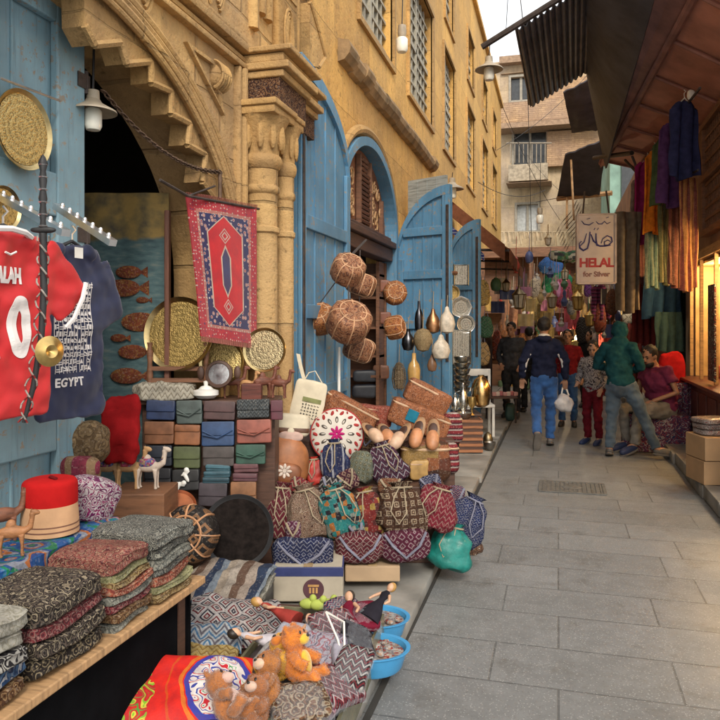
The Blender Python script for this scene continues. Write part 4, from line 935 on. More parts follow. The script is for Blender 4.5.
def slipper(label, px, py, d, yaw, m, roll=0, pitch=.5):
    t = thing('slipper', label, 'slipper', P(px, py, d), 0, 'slippers on the heap', rot=(pitch, roll, A+yaw))
    g = MB(); g.sq((.045, .12, .012), 1, .8, 24, 8, tap=lambda z: (1, 1)); mesh('sole', g, leather('slipper_sole', (.35, .2, .1)), t)
    g = MB(); g.sq((.046, .075, .04), .9, .9, 24, 14, tap=lambda z: (1-.15*max(0, z), 1)); mesh('toe_cap', g, m, t, loc=(0, -.055, .014))
    g = MB(); g.sq((.032, .045, .006), 1, 1, 16, 6); mesh('insole', g, leather('dark_insole', (.06, .025, .015)), t, loc=(0, .035, .014)); return t
sl1, sl2 = leather('slipper_orange', (.50, .22, .10)), leather('slipper_cream', (.55, .36, .24))
slipper('cream leather slipper lying left, toe towards the khaki pouch', 372, 433, 4.85, R(30), sl2); slipper('orange leather slipper lying second, left of the blue patched case', 386, 434, 4.85, R(15), sl1)
slipper('dark mouthed orange slipper standing upright under the blue patched case', 418, 432, 4.88, R(-25), sl1, pitch=.9); slipper('tan slipper rightmost of the four, below the slanting cases', 433, 434, 4.9, R(-10), sl1, pitch=.9); slipper('pale slipper propped between the cream and the dark mouthed one', 401, 436, 4.8, R(-40), sl2, pitch=.7)
# ------------------------------------------------------------------ wallets on the rack
def wallet(label, px0, px1, y0, y1, c, kind=0, d=4.40, tilt=0):
    w, h = pxsize(px1-px0, d)/2, pxsize(y1-y0, d)/2
    t = thing('wallet', label, 'wallet', P((px0+px1)/2, (y0+y1)/2, d), 0, 'leather wallets on the rack', rot=(-.12, tilt, A))
    c = tuple(q*.62+.012 for q in c); m = leather('wallet_%03d' % int(c[0]*999+c[1]*77+c[2]*7), c) if kind != 2 else pattern('woven_wallet_%d' % int(c[0]*999), 'zigzag', [c, tuple(x*.5 for x in c), c, tuple(x*1.6 for x in c)], 5)
    g = MB(); g.sq((w*.97, .022, h*.97), .12, .15, 28, 12, .003, 12, seed()); mesh('wallet_body', g, m, t, ang=50)
    g = MB(); g.sq((w*.975, .012, h*(.55 if kind != 3 else .3)), .12, .15, 28, 10, .002, 12, seed()); mesh('flap', g, m, t, loc=(0, -.018, h*.4 if kind != 3 else h*.6), ang=50)
    if kind == 1:
        g = MB(); g.tube([(-w*.9, -.034, h*.2), (0, -.036, -h*.35), (w*.9, -.034, h*.25)], .004, 5); g.tube([(-w*.9, -.034, -h*.1), (0, -.036, -h*.35)], .004, 5); mesh('thong', g, m, t)
    return t
WAL = [
 ('navy leather wallet, top left of the rack', 147, 176, 400, 420, (.02, .05, .16), 0), ('grey green woven wallet with a crossed thong in the top row', 177, 203, 400, 424, (.10, .14, .13), 1),
 ('plum brown wallet in the top row, third from the left', 204, 236, 401, 420, (.12, .05, .05), 0), ('grey striped woven wallet at the right end of the top row', 237, 270, 399, 418, (.13, .15, .16), 2),
 ('burgundy wallet peeping out beside the cream bag in the top row', 271, 283, 400, 420, (.14, .02, .04), 0),
 ('orange brown wallet under the navy one', 145, 175, 421, 444, (.34, .13, .05), 0), ('bright orange two flap wallet under the grey green one', 175, 201, 424, 445, (.42, .15, .05), 3),
 ('royal blue wallet with a crossed thong in the middle of the rack', 202, 235, 421, 446, (.03, .09, .24), 1), ('salmon red envelope wallet with a diagonal thong', 237, 272, 419, 443, (.42, .11, .07), 1),
 ('blue black wallet under the orange brown one', 144, 173, 445, 466, (.025, .035, .06), 0), ('olive green wallet in the third row', 174, 201, 446, 468, (.12, .15, .05), 0),
 ('taupe wallet under the royal blue one', 203, 235, 446, 466, (.10, .08, .075), 0), ('dark green envelope wallet next to the leather backpack', 236, 266, 444, 464, (.03, .12, .08), 1),
 ('black wallet at the left end of the fourth row above the toy camels', 145, 172, 468, 486, (.015, .015, .022), 0), ('black wallet hung with small white toys in the fourth row', 173, 200, 469, 490, (.02, .02, .022), 0),
 ('teal wallet lying topmost in the small stack of three', 206, 231, 464, 471, (.07, .2, .26), 0), ('teal wallet in the middle of the small stack of three', 204, 231, 471, 477, (.05, .15, .2), 0), ('dark teal wallet at the bottom of the small stack of three', 203, 230, 477, 483, (.03, .1, .14), 0),
 ('pink wallet, upper of the two pink ones', 234, 259, 463, 472, (.20, .07, .08), 0), ('pink wallet, lower of the two pink ones', 233, 258, 473, 481, (.16, .05, .065), 0),
 ('purple grey wallet below the teal stack', 199, 228, 482, 506, (.075, .055, .07), 0), ('tan orange wallet in the bottom row beside the maroon zigzag pouch', 231, 257, 481, 506, (.38, .16, .06), 0),
 ('rust coloured wallet in the bottom row behind the toy camels', 158, 182, 482, 502, (.34, .10, .04), 3)]
for i, q in enumerate(WAL): wallet(*q[:5], q[5], q[6], d=4.29 if q[3] < 468 else 4.24, tilt=R(random.Random(i).uniform(-2, 2)))
# small white toys pinned on the black wallet
for px, py, r_ in ((186, 477, -.5), (178, 487, .4)):
    t = MB(); t.sq((.012, .01, .035), 1, 1, 10, 8); t.sq((.03, .008, .01), 1, 1, 10, 8, M=Matrix.Translation((.006, 0, .02))); t.sq((.016, .012, .016), 1, 1, 10, 8, M=Matrix.Translation((.022, 0, .035)))
    o = one('toy_figure', 'small white toy animal pinned on the black wallets, %s' % ('higher one' if r_ < 0 else 'lower one'), 'toy', t, m_white, P(px, py, 4.2), (0, r_, A)); remesh(o, .004, 2)
# ------------------------------------------------------------------ on top of the rack
m_engr = lambda n, c, rough=.36: pattern(n, 'paisley', [c, tuple(x*1.25 for x in c), tuple(x*.55 for x in c), c], 5.5, rough, bs=.5)
def brass_mat(n, c, dark=.5):
    t = NT(n); v = t.co('Object'); x, y, z = t.xyz(v); r_ = t.m('SQRT', t.m('ADD', t.m('MULTIPLY', x, x), t.m('MULTIPLY', y, y)))
    ringf = t.m('SINE', t.m('MULTIPLY', r_, 210)); vr = t.vor(v, 120); n2 = t.noise(v, 30, 4)
    pat = t.m('ADD', t.m('MULTIPLY', vr, .8), t.m('MULTIPLY', ringf, .12))
    col = t.mix(t.ramp(pat, [(.22, 1), (.42, 0)]), c, tuple(q*dark for q in c)); col = t.mix(t.ramp(n2, [(.3, .45), (.7, 0)]), col, tuple(q*.45 for q in c))
    return t.out(col, t.ramp(n2, [(.3, .3), (.7, .5)]), .6, pat, .7, .004)
mb1, mb2, mb3 = brass_mat('engraved_brass', (.55, .38, .13)), brass_mat('engraved_pale_brass', (.52, .42, .24), .35), brass_mat('engraved_gold_tray', (.62, .46, .18), .45)
def tray(label, loc, r, m, rot, rim=.02, name='brass_tray', group=None, rm=None):
    t = thing(name, label, 'tray', loc, 0, group, rot=rot)
    g = MB(); g.lathe([(0, 0), (r*.62, 0), (r*.66, .004), (r*.86, .006), (r*.88, .008)], 48); g.lathe([(0, -.006), (r*.88, -.003)], 48); mesh('tray_face', g, m, t)
    g = MB(); g.lathe([(r*.87, .004), (r*.93, rim*.6), (r, rim), (r*1.01, rim*.8), (r*.93, rim*.2), (r*.87, -.004)], 48); mesh('rim', g, rm or metal('tray_rim', (.55, .42, .2), .3), t); return t
UP = R(90)
def facing(lean=0, yaw=0): return (UP-lean, 0, A+yaw)
tray('big engraved brass tray propped on a wooden stand in the portal', P(180, 334, 4.40), pxsize(37, 4.40), mb1, facing(.12, R(-12)), .028)
tray('gold tray half hidden behind the small mirror', P(222, 362, 4.43), pxsize(23, 4.43), mb3, facing(.15, R(-8)))
tray('pale engraved tray with rosettes below the red rug', P(265, 350, 4.5), pxsize(22, 4.5), mb2, facing(.1, R(-10)))
tray('round engraved brass plate with a pale centre hung on the pale blue door', PX(22, 130, -2.19), .168, mb3, (UP, 0, R(90)), .018)
tray('brass plate hung lower on the pale blue door behind the red jersey', PX(2, 208, -2.19), .09, mb1, (UP, 0, R(90)), .018)
g = MB(); a = PX(0, 78, -2.2); b = PX(60, 101, -2.2); g.tube([a, b], .006, 6); one('steel_rod', 'thin steel rod fixed across the pale blue door above the brass plate', 'rod', g, m_steel)
t = thing('tray_stand', 'wooden stand with turned posts holding the big brass tray', 'stand', P(178, 402, 4.36), A)
g = MB()
for x in (-.17, .17): g = MB(); g.lathe([(.016, 0), (.02, .05), (.014, .1), (.02, .16), (.014, .24), (.022, .3), (.012, .33), (.018, .36)], 12, Matrix.Translation((x, 0, 0))); mesh('post', g, m_brown_wood, t)
g = MB()
for z in (.05, .12, .19): g.b2((-.16, -.01, z), (.16, .01, z+.025))
mesh('rail', g, m_brown_wood, t, smooth=False)
t = thing('hand_mirror', 'small round mirror in a dark carved frame in front of the gold tray', 'mirror', P(219, 374, 4.33), 0, rot=facing(.1))
g = MB(); g.lathe([(0, .004), (.062, .004)], 28); mesh('mirror_glass', g, metal('mirror_silver', (.5, .5, .5), .12), t)
g = MB(); g.lathe([(.06, 0), (.066, .012), (.08, .01), (.084, -.004), (.06, -.006)], 28)
for s in (-1, 1): g.sq((.022, .04, .012), 1, 1, 12, 8, M=Matrix.Translation((s*.11, .01, 0)))
mesh('mirror_frame', g, m_dark_wood, t)
t = MB(); t.sq((.185, .09, .055), .45, .55, 48, 26, .03, 13, 4); one('folded_throw', 'crumpled white fringed throw folded on the left end of the wallet rack', 'cloth', t, pattern('white_throw', 'zigzag', [(.6, .56, .46), (.6, .56, .46), (.3, .26, .2), (.55, .5, .4)], 3), P(164, 391, 4.36), (0, 0, A))
t = thing('toy_boat', 'small white pot with a knobbed lid beside the white throw on the rack', 'pot', P(206, 398, 4.33), A)
g = MB(); g.lathe([(.05, 0), (.075, .02), (.075, .045), (.04, .055)], 20); mesh('pot_body', g, m_white, t); g = MB(); g.lathe([(.045, .055), (.03, .07), (.012, .075), (.016, .1), (0, .105)], 16); mesh('lid', g, m_white, t)
m_fig = wood('figure_wood', (.14, .045, .025), 8, 8, 30); m_fig2 = wood('pale_figure_wood', (.42, .22, .09), 8, 8, 30)
def animal(name, label, loc, s, m, yaw, hump=True, trim=None, group=None):
    """small standing carved animal facing +x, feet at z = 0, s = height"""
    t = thing(name, label, 'figurine', loc, 0, group, rot=(0, 0, yaw)); g = MB()
    for x in (-.22, .2):
        for y in (-.07, .07): g.tube([(x*s, y*s, 0), (x*s*1.02, y*s, .22*s), (x*s*.95, y*s*.9, .45*s)], [.032*s, .03*s, .06*s], 8); g.sq((.045*s, .035*s, .025*s), 1, 1, 8, 6, M=Matrix.Translation((x*s+.015*s, y*s, .02*s)))
    g.sq((.3*s, .12*s, .14*s), 1, 1, 18, 12, M=Matrix.Translation((0, 0, .52*s)))
    if hump: g.sq((.11*s, .08*s, .14*s), 1, 1, 14, 10, M=Matrix.Translation((-.02*s, 0, .66*s)))
    g.tube([(.22*s, 0, .52*s), (.36*s, 0, .6*s), (.4*s, 0, .8*s), (.4*s, 0, .9*s)], [.09*s, .07*s, .055*s, .06*s], 10)
    g.sq((.11*s, .055*s, .06*s), 1, 1, 14, 10, M=Matrix.Translation((.46*s, 0, .92*s)) @ Matrix.Rotation(.25, 4, 'Y'))
    for y in (-1, 1): g.sq((.015*s, .012*s, .04*s), 1, 1, 8, 6, M=Matrix.Translation((.38*s, y*.04*s, .985*s)))
    g.tube([(-.28*s, 0, .55*s), (-.34*s, 0, .42*s), (-.34*s, 0, .32*s)], .015*s, 6)
    o = mesh('body', g, m, t); remesh(o, .016*s, 2)
    if trim:
        q = MB(); q.sq((.2*s, .135*s, .12*s), .7, .8, 18, 12, .01*s, 20/s, 2, M=Matrix.Translation((-.02*s, 0, .6*s))); mesh('saddle_cloth', q, trim, t)
        q = MB(); q.tube([(.30*s, 0, .62*s), (.37*s, .07*s, .72*s), (.40*s, 0, .78*s), (.37*s, -.07*s, .72*s)], .02*s, 6, closed=True); mesh('collar', q, trim, t)
    return t
for i, (px, py, s, mm, yw, lb) in enumerate(((232, 398, .20, m_fig, .2, 'dark carved wooden animal left in the group behind the wallets'), (246, 398, .17, m_fig2, -.3, 'pale gold carved animal below the rosette tray'), (263, 398, .2, m_fig, .5, 'dark carved wooden animal in the middle of the group, right of the pale gold one'), (279, 398, .18, m_fig, -.2, 'dark carved wooden animal right in the group, beside the tote strap'))):
    animal('carved_animal', lb, P(px, py, 4.42), s, mm, A+yw, i != 1, group='carved animals on the rack')
g = MB(); g.box((0, 0, .05), (.12, .08, .1), bev=.006); one('wooden_box', 'small dark red wooden box on the rack among the carved animals', 'box', g, wood('red_box_wood', (.12, .03, .02)), P(252, 400, 4.36), (0, 0, A), smooth=False)
# ------------------------------------------------------------------ rug
def rug_mat():
    t = NT('rug_weave'); uvn = t.n('UVMap').outputs[0]; x, y, z = t.xyz(uvn); v = t.co('Object')
    ax = t.m('ABSOLUTE', t.m('SUBTRACT', x, .5)); ay = t.m('ABSOLUTE', t.m('SUBTRACT', y, .5))
    sc = t.vm('MULTIPLY', uvn, (1, 1.5, 1)); vo = t.vor(sc, 19, rand=.55); vo2 = t.vor(sc, 26, rand=.4)
    edge = t.m('MAXIMUM', t.m('MULTIPLY', ax, 1.0), t.m('SUBTRACT', ay, t.m('MULTIPLY', ay, 0)))
    b = t.m('MINIMUM', t.m('SUBTRACT', .5, ax), t.m('MULTIPLY', t.m('SUBTRACT', .5, ay), 1.45))
    outer = t.ramp(vo2, [(0, (.55, .42, .36)), (.22, (.40, .03, .04)), (.68, (.05, .03, .09))], 'CONSTANT')
    navy = t.ramp(vo, [(0, (.55, .40, .32)), (.2, (.35, .06, .06)), (.32, (.45, .4, .4)), (.4, (.02, .025, .09))], 'CONSTANT')
    cream = t.ramp(vo2, [(0, (.5, .42, .34)), (.3, (.42, .16, .13))], 'CONSTANT')
    hexd = t.m('ADD', t.m('MULTIPLY', ax, 1.0), t.m('MULTIPLY', t.m('MAXIMUM', t.m('SUBTRACT', ay, .27), 0.0), 2.05))
    field = t.ramp(hexd, [(0, (.52, .02, .025)), (.25, (.55, .42, .33)), (.268, (.02, .025, .09))], 'CONSTANT')
    field = t.mix(t.ramp(hexd, [(.0, 0), (.268, 1)], 'CONSTANT'), field, navy)
    med = t.m('ADD', t.m('MULTIPLY', ax, 2.6), t.m('MULTIPLY', t.m('MAXIMUM', t.m('SUBTRACT', ay, .10), 0.0), 2.2))
    field = t.mix(t.ramp(med, [(0, 1), (.2, 0)], 'CONSTANT'), field, t.ramp(med, [(0, (.05, .05, .12)), (.15, (.55, .42, .33))], 'CONSTANT'))
    dots = t.m('ADD', t.m('MULTIPLY', t.m('ABSOLUTE', t.m('SUBTRACT', ay, .255)), 1.5), ax)
    field = t.mix(t.ramp(dots, [(0, .0), (.03, 1), (.05, 0), (.07, .9), (.085, 0)], 'CONSTANT'), field, (.55, .40, .34))
    col = t.mix(t.ramp(b, [(0, 0), (.14, 1)], 'CONSTANT'), t.mix(t.ramp(b, [(0, 0), (.105, 1)], 'CONSTANT'), outer, cream), field)
    nz = t.noise(v, 12, 4); col = t.mix(t.ramp(nz, [(.35, .35), (.7, 0)]), col, (.06, .02, .03))
    return t.out(col, .95, 0, t.noise(v, 260, 2), .5, .003, sheen=.2, spec=.1)
def uv_grid(o, nu, nv):
    me = o.data; uv = me.uv_layers.new(name='UVMap'); N = (nu+1)*(nv+1)
    for l in me.loops: i = l.vertex_index % N; uv.data[l.index].uv = ((i//(nv+1))/nu, (i % (nv+1))/nv)
tl, tr, br, bl = P(187, 197, 4.0), P(257, 209, 4.6), P(257, 344, 4.6), P(200, 336, 4.08)
o0 = (tl+tr+br+bl)/4
def rugf(u, v):
    q = quad(tl, tr, br, bl, u, 1-v); k = 1-v
    return q-o0+FW*(-.03+.02*math.sin(u*7+v*2))+RT*(.05*math.sin(k*math.pi*.5)*(1-u)*.3)
g = MB(); g.grid(rugf, 20, 30, .008)
t = thing('prayer_rug', 'red prayer rug with a navy flowered border hanging from a rod beside the portal', 'rug', o0)
o = mesh('rug_body', g, rug_mat(), t, fixn=False); uv_grid(o, 20, 30)
g = MB()
for i in range(46):
    u = i/45; p = rugf(u, 1); g.tube([p, p+Vector((0, 0, .0))+RT*.004+Vector((0, 0, -.0))-FW*.012+Vector((0, 0, .022))], .003, 4); p = rugf(u, 0); g.tube([p, p+Vector((.002, 0, -.03))], .003, 4)
mesh('fringe', g, fabric('rug_fringe', (.35, .12, .1)), t)
g = MB(); g.tube([P(160, 180, 3.7), P(188, 196, 3.95), P(259, 209, 4.62)], .008, 6); g.tube([P(188, 196, 3.95), P(215, 186, 4.25)], .006, 6); one('curtain_rod', 'thin iron rod the prayer rug hangs from', 'rod', g, m_iron)
# painted sea cloth inside the portal
def sea_mat():
    t = NT('painted_sea'); v = t.co('Object'); x, y, z = t.xyz(v)
    w = t.noise(t.vm('MULTIPLY', v, (5, 5, 16)), 2, 4); col = t.ramp(w, [(.3, (.035, .07, .085)), (.55, (.07, .13, .14)), (.75, (.16, .19, .17))])
    sky_ = t.ramp(t.noise(v, 7, 4), [(.4, (.30, .20, .06)), (.55, (.16, .12, .05)), (.7, (.04, .04, .04))])
    col = t.mix(t.ramp(t.m('ADD', z, t.m('MULTIPLY', t.noise(v, 5, 2), .12)), [(.49, 0), (.51, 1)]), col, sky_)
    return t.out(col, .8, 0, w, .2)
c, s = cbox(60, 168, 4.46, 4.48, .1, 2.42)
t = thing('painted_backdrop', 'painted cloth of a blue sea with orange fish hanging inside the portal', 'painting', (c.x, c.y, 1.7), A)
g = MB(); g.grid(lambda u, v: Vector((-s[0]/2+s[0]*u, .01*math.sin(u*14), -1.6+2.32*v)), 24, 10, .01); mesh('cloth', g, sea_mat(), t)
g = MB(); rr = random.Random(6)
for px, py, w_ in ((128, 272, .08), (122, 288, .11), (140, 322, .12), (132, 352, .09), (126, 376, .1), (118, 338, .05), (142, 300, .04)):
    p = Matrix.Rotation(-A, 4, 'Z') @ (P(px, py, 4.45)-Vector((c.x, c.y, 1.7))); g.sq((w_, .006, w_*.5), 1, 1, 16, 8, M=Matrix.Translation((p.x, -.012, p.z))); g.add([(p.x+w_*.8, -.012, p.z), (p.x+w_*1.5, -.012, p.z+w_*.45), (p.x+w_*1.5, -.012, p.z-w_*.45)], [(0, 1, 2)])
mesh('painted_fish', g, pattern('fish_orange', 'swirl', [(.26, .07, .03), (.3, .13, .04), (.2, .05, .03)], 3), t)
g = MB(); c, s = cbox(164, 169, 4.38, 4.43, .07, 2.3); g.box((0, 0, 0), s, bev=.006); one('wooden_post', 'dark reddish wooden post at the edge of the painted sea cloth', 'post', g, wood('post_wood', (.13, .05, .03), 20, 20, 2), c, (0, 0, A), smooth=False)
# ------------------------------------------------------------------ shirts and the rail they hang on
def garment(name, label, loc, rz, w, h, m, sleeve=.2, drop=.2, neckw=.09, thick=.035, group=None, seed_=1):
    """short sleeved shirt seen from its front or back, neck at local z = 0"""
    t = thing(name, label, 'shirt', loc, rz, group); g = MB()
    g.sq((w/2, thick, h/2), .13, .55, 40, 30, 0, M=Matrix.Translation((0, 0, -h/2)), tap=lambda z: (1-.05*z if z < .75 else 1-.05*z-.5*(z-.75), 1-.2*z))
    for s in (-1, 1):
        a = Vector((s*w*.36, 0, -.065)); b = Vector((s*(w*.5+sleeve*.62), 0, -.065-drop)); d = (b-a)
        M = Matrix.Translation((a+b)/2) @ d.to_track_quat('Z', 'X').to_matrix().to_4x4()
        vs_ = MB(); vs_.sq((thick*.9, .1, d.length/2), .25, .6, 24, 14); 
        q = d.normalized(); n = Vector((-q.z, 0, q.x))
        pts = []
        for p in vs_.v: pts.append((a+b)/2+q*p[2]+n*p[1]+Vector((0, p[0]*.9, 0)))
        g.add(pts, vs_.f)
    g.tube([(-neckw, .0, -.01), (-neckw*1.6, 0, -.04)], .03, 8); g.tube([(neckw, .0, -.01), (neckw*1.6, 0, -.04)], .03, 8)
    o = mesh('shirt_body', g, m, t); remesh(o, .008, 3, .013, 9, seed_); return t, o
m_jersey = plain('red_jersey', (.50, .012, .015), .6, 0, .12, 12, .3, 200, .002, .1); m_tee = plain('navy_tee', (.014, .019, .058), .85, 0, .2, 12, .3, 200, .002, .2)
m_print = plain('white_print', (.72, .68, .66), .7, 0, .08)
jl = P(3, 231, 2.46)
t, o = garment('football_jersey', 'bright red football jersey with white letters and number hanging from the rail', jl, R(82), .40, .645, m_jersey, .19, .19, .075, .015, seed_=3)
def proj(o, mt, y_hit=-.6):
    """lays a printed mesh on the front of the shirt"""
    sh = o
    dg = bpy.context.evaluated_depsgraph_get(); dg.update()
    for v in mt.data.vertices:
        ok, p, n, i = sh.ray_cast(Vector((v.co.x, y_hit, v.co.z)), Vector((0, 1, 0)))
        lift = .0022+(.0018 if v.co.y < 0 else 0)
        v.co.y = (p.y if ok else -.02)-lift
def subdiv(o, L=.02):
    bm = bmesh.new(); bm.from_mesh(o.data); bmesh.ops.triangulate(bm, faces=bm.faces)
    for _ in range(4):
        es = [e for e in bm.edges if e.calc_length() > L]
        if not es: break
        bmesh.ops.subdivide_edges(bm, edges=es, cuts=1); bmesh.ops.triangulate(bm, faces=bm.faces)
    bm.to_mesh(o.data); bm.free()
k = text('SALAH', .072, m_print, t, Matrix.Translation((-.0, 0, -.175)) @ Matrix.Scale(.62, 4, (1, 0, 0)) @ FACE, bold=.004, depth=.0005); subdiv(k); proj(o, k)
k = text('10', .27, m_print, t, Matrix.Translation((.005, 0, -.42)) @ Matrix.Scale(.68, 4, (1, 0, 0)) @ FACE, bold=.014, depth=.0005, name='number', spacing=1.1); subdiv(k); proj(o, k)
g = MB()
g.tube([(-.1, -.02, -.012), (-.06, -.035, .0), (0, -.04, .006), (.06, -.035, 0), (.1, -.02, -.012)], .011, 6)
mesh('collar', g, m_print, t)
g = MB()
for s in (-1, 1):
    g = MB(); a = Vector((s*.31, 0, -.245)); g.tube([a+Vector((s*.055, -.012, .085)), a+Vector((s*.02, -.033, .03)), a+Vector((-s*.02, -.03, -.05)), a+Vector((-s*.04, -.01, -.085))], .009, 6); mesh('cuff_trim', g, m_print, t)
g = MB(); g.tube([(-.02, -.034, -.075), (.0, -.035, -.082), (.025, -.034, -.07)], .004, 5); mesh('chest_mark', g, m_print, t)
tl_ = P(72, 246, 3.02)
t, o = garment('printed_tshirt', 'navy T-shirt printed with a white block of picture signs and the word EGYPT', tl_, R(85), .385, .725, m_tee, .08, .27, .07, .010, seed_=8)
g = MB(); rr = random.Random(21); x0, z0, cw, ch = -.10, -.165, .0215, .029
for i in range(10):
    for j in range(13):
        if rr.random() < .06: continue
        x, z = x0+i*cw+rr.uniform(-.002, .002), z0-j*ch; k = rr.randrange(7); y = -.0
        if k == 0: g.box((x, y, z), (.02, .001, .004)); g.box((x, y, z-.009), (.02, .001, .004))
        elif k == 1: g.box((x-.006, y, z), (.005, .001, .021)); g.box((x+.005, y, z-.004), (.011, .001, .005)); g.box((x+.005, y, z+.007), (.011, .001, .005))
        elif k == 2: g.lathe([(.0, 0), (.0085, 0)], 8, Matrix.Translation((x, y, z)) @ Matrix.Rotation(UP, 4, 'X'))
        elif k == 3: g.add([(x-.009, y, z-.01), (x+.009, y, z-.01), (x, y, z+.01)], [(0, 1, 2)])
        elif k == 4: g.box((x, y, z+.004), (.02, .001, .005), rot=(0, .5, 0)); g.box((x, y, z-.006), (.02, .001, .004))
        elif k == 5: g.box((x, y, z), (.006, .001, .022)); g.box((x+.004, y, z+.008), (.013, .001, .005)); g.box((x-.004, y, z-.009), (.012, .001, .004))
        else: g.box((x-.004, y, z), (.009, .001, .02)); g.box((x+.007, y, z), (.004, .001, .02))
for i in range(11): g.box((x0-.013+i*cw, 0, z0-6*ch), (.0018, .001, 13.2*ch))
pr_ = mesh('picture_signs', g, m_print, t, smooth=False); subdiv(pr_, .03); proj(o, pr_)
k = text('EGYPT', .05, m_print, t, Matrix.Translation((-.03, 0, -.585)) @ FACE, bold=.0015, depth=.0005, spacing=1.1); subdiv(k); proj(o, k)
g = MB(); g.box((.0, -.036, -.03), (.045, .004, .045)); mesh('neck_label', g, m_white, t, smooth=False)
def arm(label, p, q):
    t = thing('chrome_rail', label, 'rail', p); g = MB(); v = q-p
    g.box(v/2, (.034, v.length, .026), M=None, rot=(math.asin(v.z/v.length), 0, math.atan2(v.y, v.x)-math.pi/2)); mesh('bar', g, m_steel, t, smooth=False)
    g = MB()
    for k in range(7): c = v*(.12+.135*k)+Vector((0, 0, .02)); g.sq((.009, .009, .012), 1, 1, 10, 8, M=Matrix.Translation(c))
    mesh('stud', g, m_steel, t); return t
arm('chrome studded display arm holding the navy T-shirt, farther of the two', P(56, 206, 3.1), P(113, 243, 2.86)); arm('chrome studded display arm holding the red jersey, nearer of the two', P(-4, 194, 2.95), P(66, 233, 2.62))
for nm, p, w_ in (('red jersey', jl, .2), ('navy printed T-shirt', tl_, .17)):
    t = thing('clothes_hanger', 'thin hanger inside the %s' % nm, 'hanger', p, R(85)); g = MB(); g.tube([(-w_, 0, -.05), (0, 0, .02), (w_, 0, -.05)], .008, 6); mesh('bar', g, m_black, t)
    g = MB(); g.tube([(0, 0, .02), (0, 0, .05), (.02, 0, .07), (0, 0, .085)], .004, 5); mesh('hook', g, m_steel, t)
# sword
t = thing('curved_sword', 'sheathed sword with a ringed black hilt and striped cord before the red jersey', 'sword', P(43, 230, 2.32), A)
g = MB(); g.lathe([(.008, 0), (.014, .01), (.011, .03), (.016, .05), (.012, .08), (.018, .1), (.012, .13), (.017, .16), (.012, .19), (.02, .215), (.01, .235), (0, .245)], 16); g.v = [(x*.75, y*.75, z) for x, y, z in g.v]; mesh('hilt', g, m_black, t)
g = MB()
for z in (.012, .05, .09, .13, .17, .21): g.lathe([(.012, z-.004), (.0195, z), (.012, z+.004)], 16)
g.v = [(x*.78, y*.78, z) for x, y, z in g.v]; mesh('silver_ring', g, m_steel, t)
g = MB(); g.sq((.042, .012, .01), .8, .8, 20, 8, .002, 20, 2); mesh('guard', g, m_black, t)
g = MB(); g.tube([(0, 0, -.01), (.003, 0, -.2), (-.006, 0, -.35), (-.03, 0, -.5), (-.062, 0, -.62)], [.012, .0115, .010, .009, .006], 10); mesh('scabbard', g, m_black, t)
g = MB()
for s in (0, math.pi): g.tube([(.018*math.cos(k*.7+s)+x, -.008+.016*math.sin(k*.7+s), z) for k, (x, z) in enumerate([(.004-.066*(q/40)**2.4, -.02-.6*q/40) for q in range(41)])], .003, 5)
mesh('striped_cord', g, pattern('striped_cord', 'hstripe', [(.5, .45, .4), (.35, .04, .04), (.5, .45, .4)], 4), t)
g = MB(); g.lathe([(0, -.0), (.015, .012), (.022, .014), (.04, .004), (.052, 0), (.04, -.003), (0, -.006)], 24, Matrix.Translation((.034, -.03, -.39)) @ Matrix.Rotation(.95, 4, 'Z') @ Matrix.Rotation(UP, 4, 'X') @ Matrix.Scale(.95, 4)); mesh('brass_disc', g, m_brass, t)
# ------------------------------------------------------------------ the two tables at the left
y0, y1 = 1.15, 2.56
t = thing('plank_table', 'rough plank table loaded with folded patterned scarves', 'table', (-1.62, 1.85, 0))
g = MB(); g.box((0, 0, .605), (.58, y1-y0, .028), bev=.004); mesh('table_top', g, m_tan_wood, t, smooth=False)
for x in (-.25, .22):
    for y in (-.6, .6): g = MB(); g.box((x, y, .33), (.05, .05, .52)); mesh('leg', g, m_dark_wood, t, smooth=False)
g = MB(); g.box((.235, 0, .33), (.012, y1-y0-.1, .5)); g.box((0, (y1-y0)/2-.05, .33), (.5, .012, .5)); mesh('skirt', g, plain('under_table_shade', (.006, .006, .007), .95, spec=.02), t, smooth=False)  # black panels stand in for the shade under the table, no real cloth
t = thing('cloth_covered_table', 'narrow upper table under a shiny blue printed cloth, set with a red fez', 'table', (-1.76, 1.72, 0))
g = MB(); g.box((0, 0, .845), (.26, 1.32, .03)); mesh('table_top', g, m_dark_wood, t, smooth=False)
for y in (-.55, .55): g = MB(); g.box((-.08, y, .45), (.05, .05, .76)); mesh('leg', g, m_dark_wood, t, smooth=False)
g = MB()
def clothf(u, v):
    y = -.67+1.36*v
    if u < .72: return Vector((-.13+.27*u/.72, y, .866+.006*noise.noise(Vector((u*6, v*9, 1)))))
    k = (u-.72)/.28; return Vector((.14+.014*math.sin(v*21+1)*k+.012, y, .866-.085*k-.02*k*math.sin(v*8)))
g.grid(clothf, 24, 40, .01); mesh('cloth', g, pattern('blue_print_cloth', 'wild', [(.02, .09, .32), (.02, .12, .38), (.03, .2, .4), (.02, .25, .12), (.03, .1, .3), (.3, .33, .4), (.55, .18, .06)], 1.5, .4, uv='yz'), t)
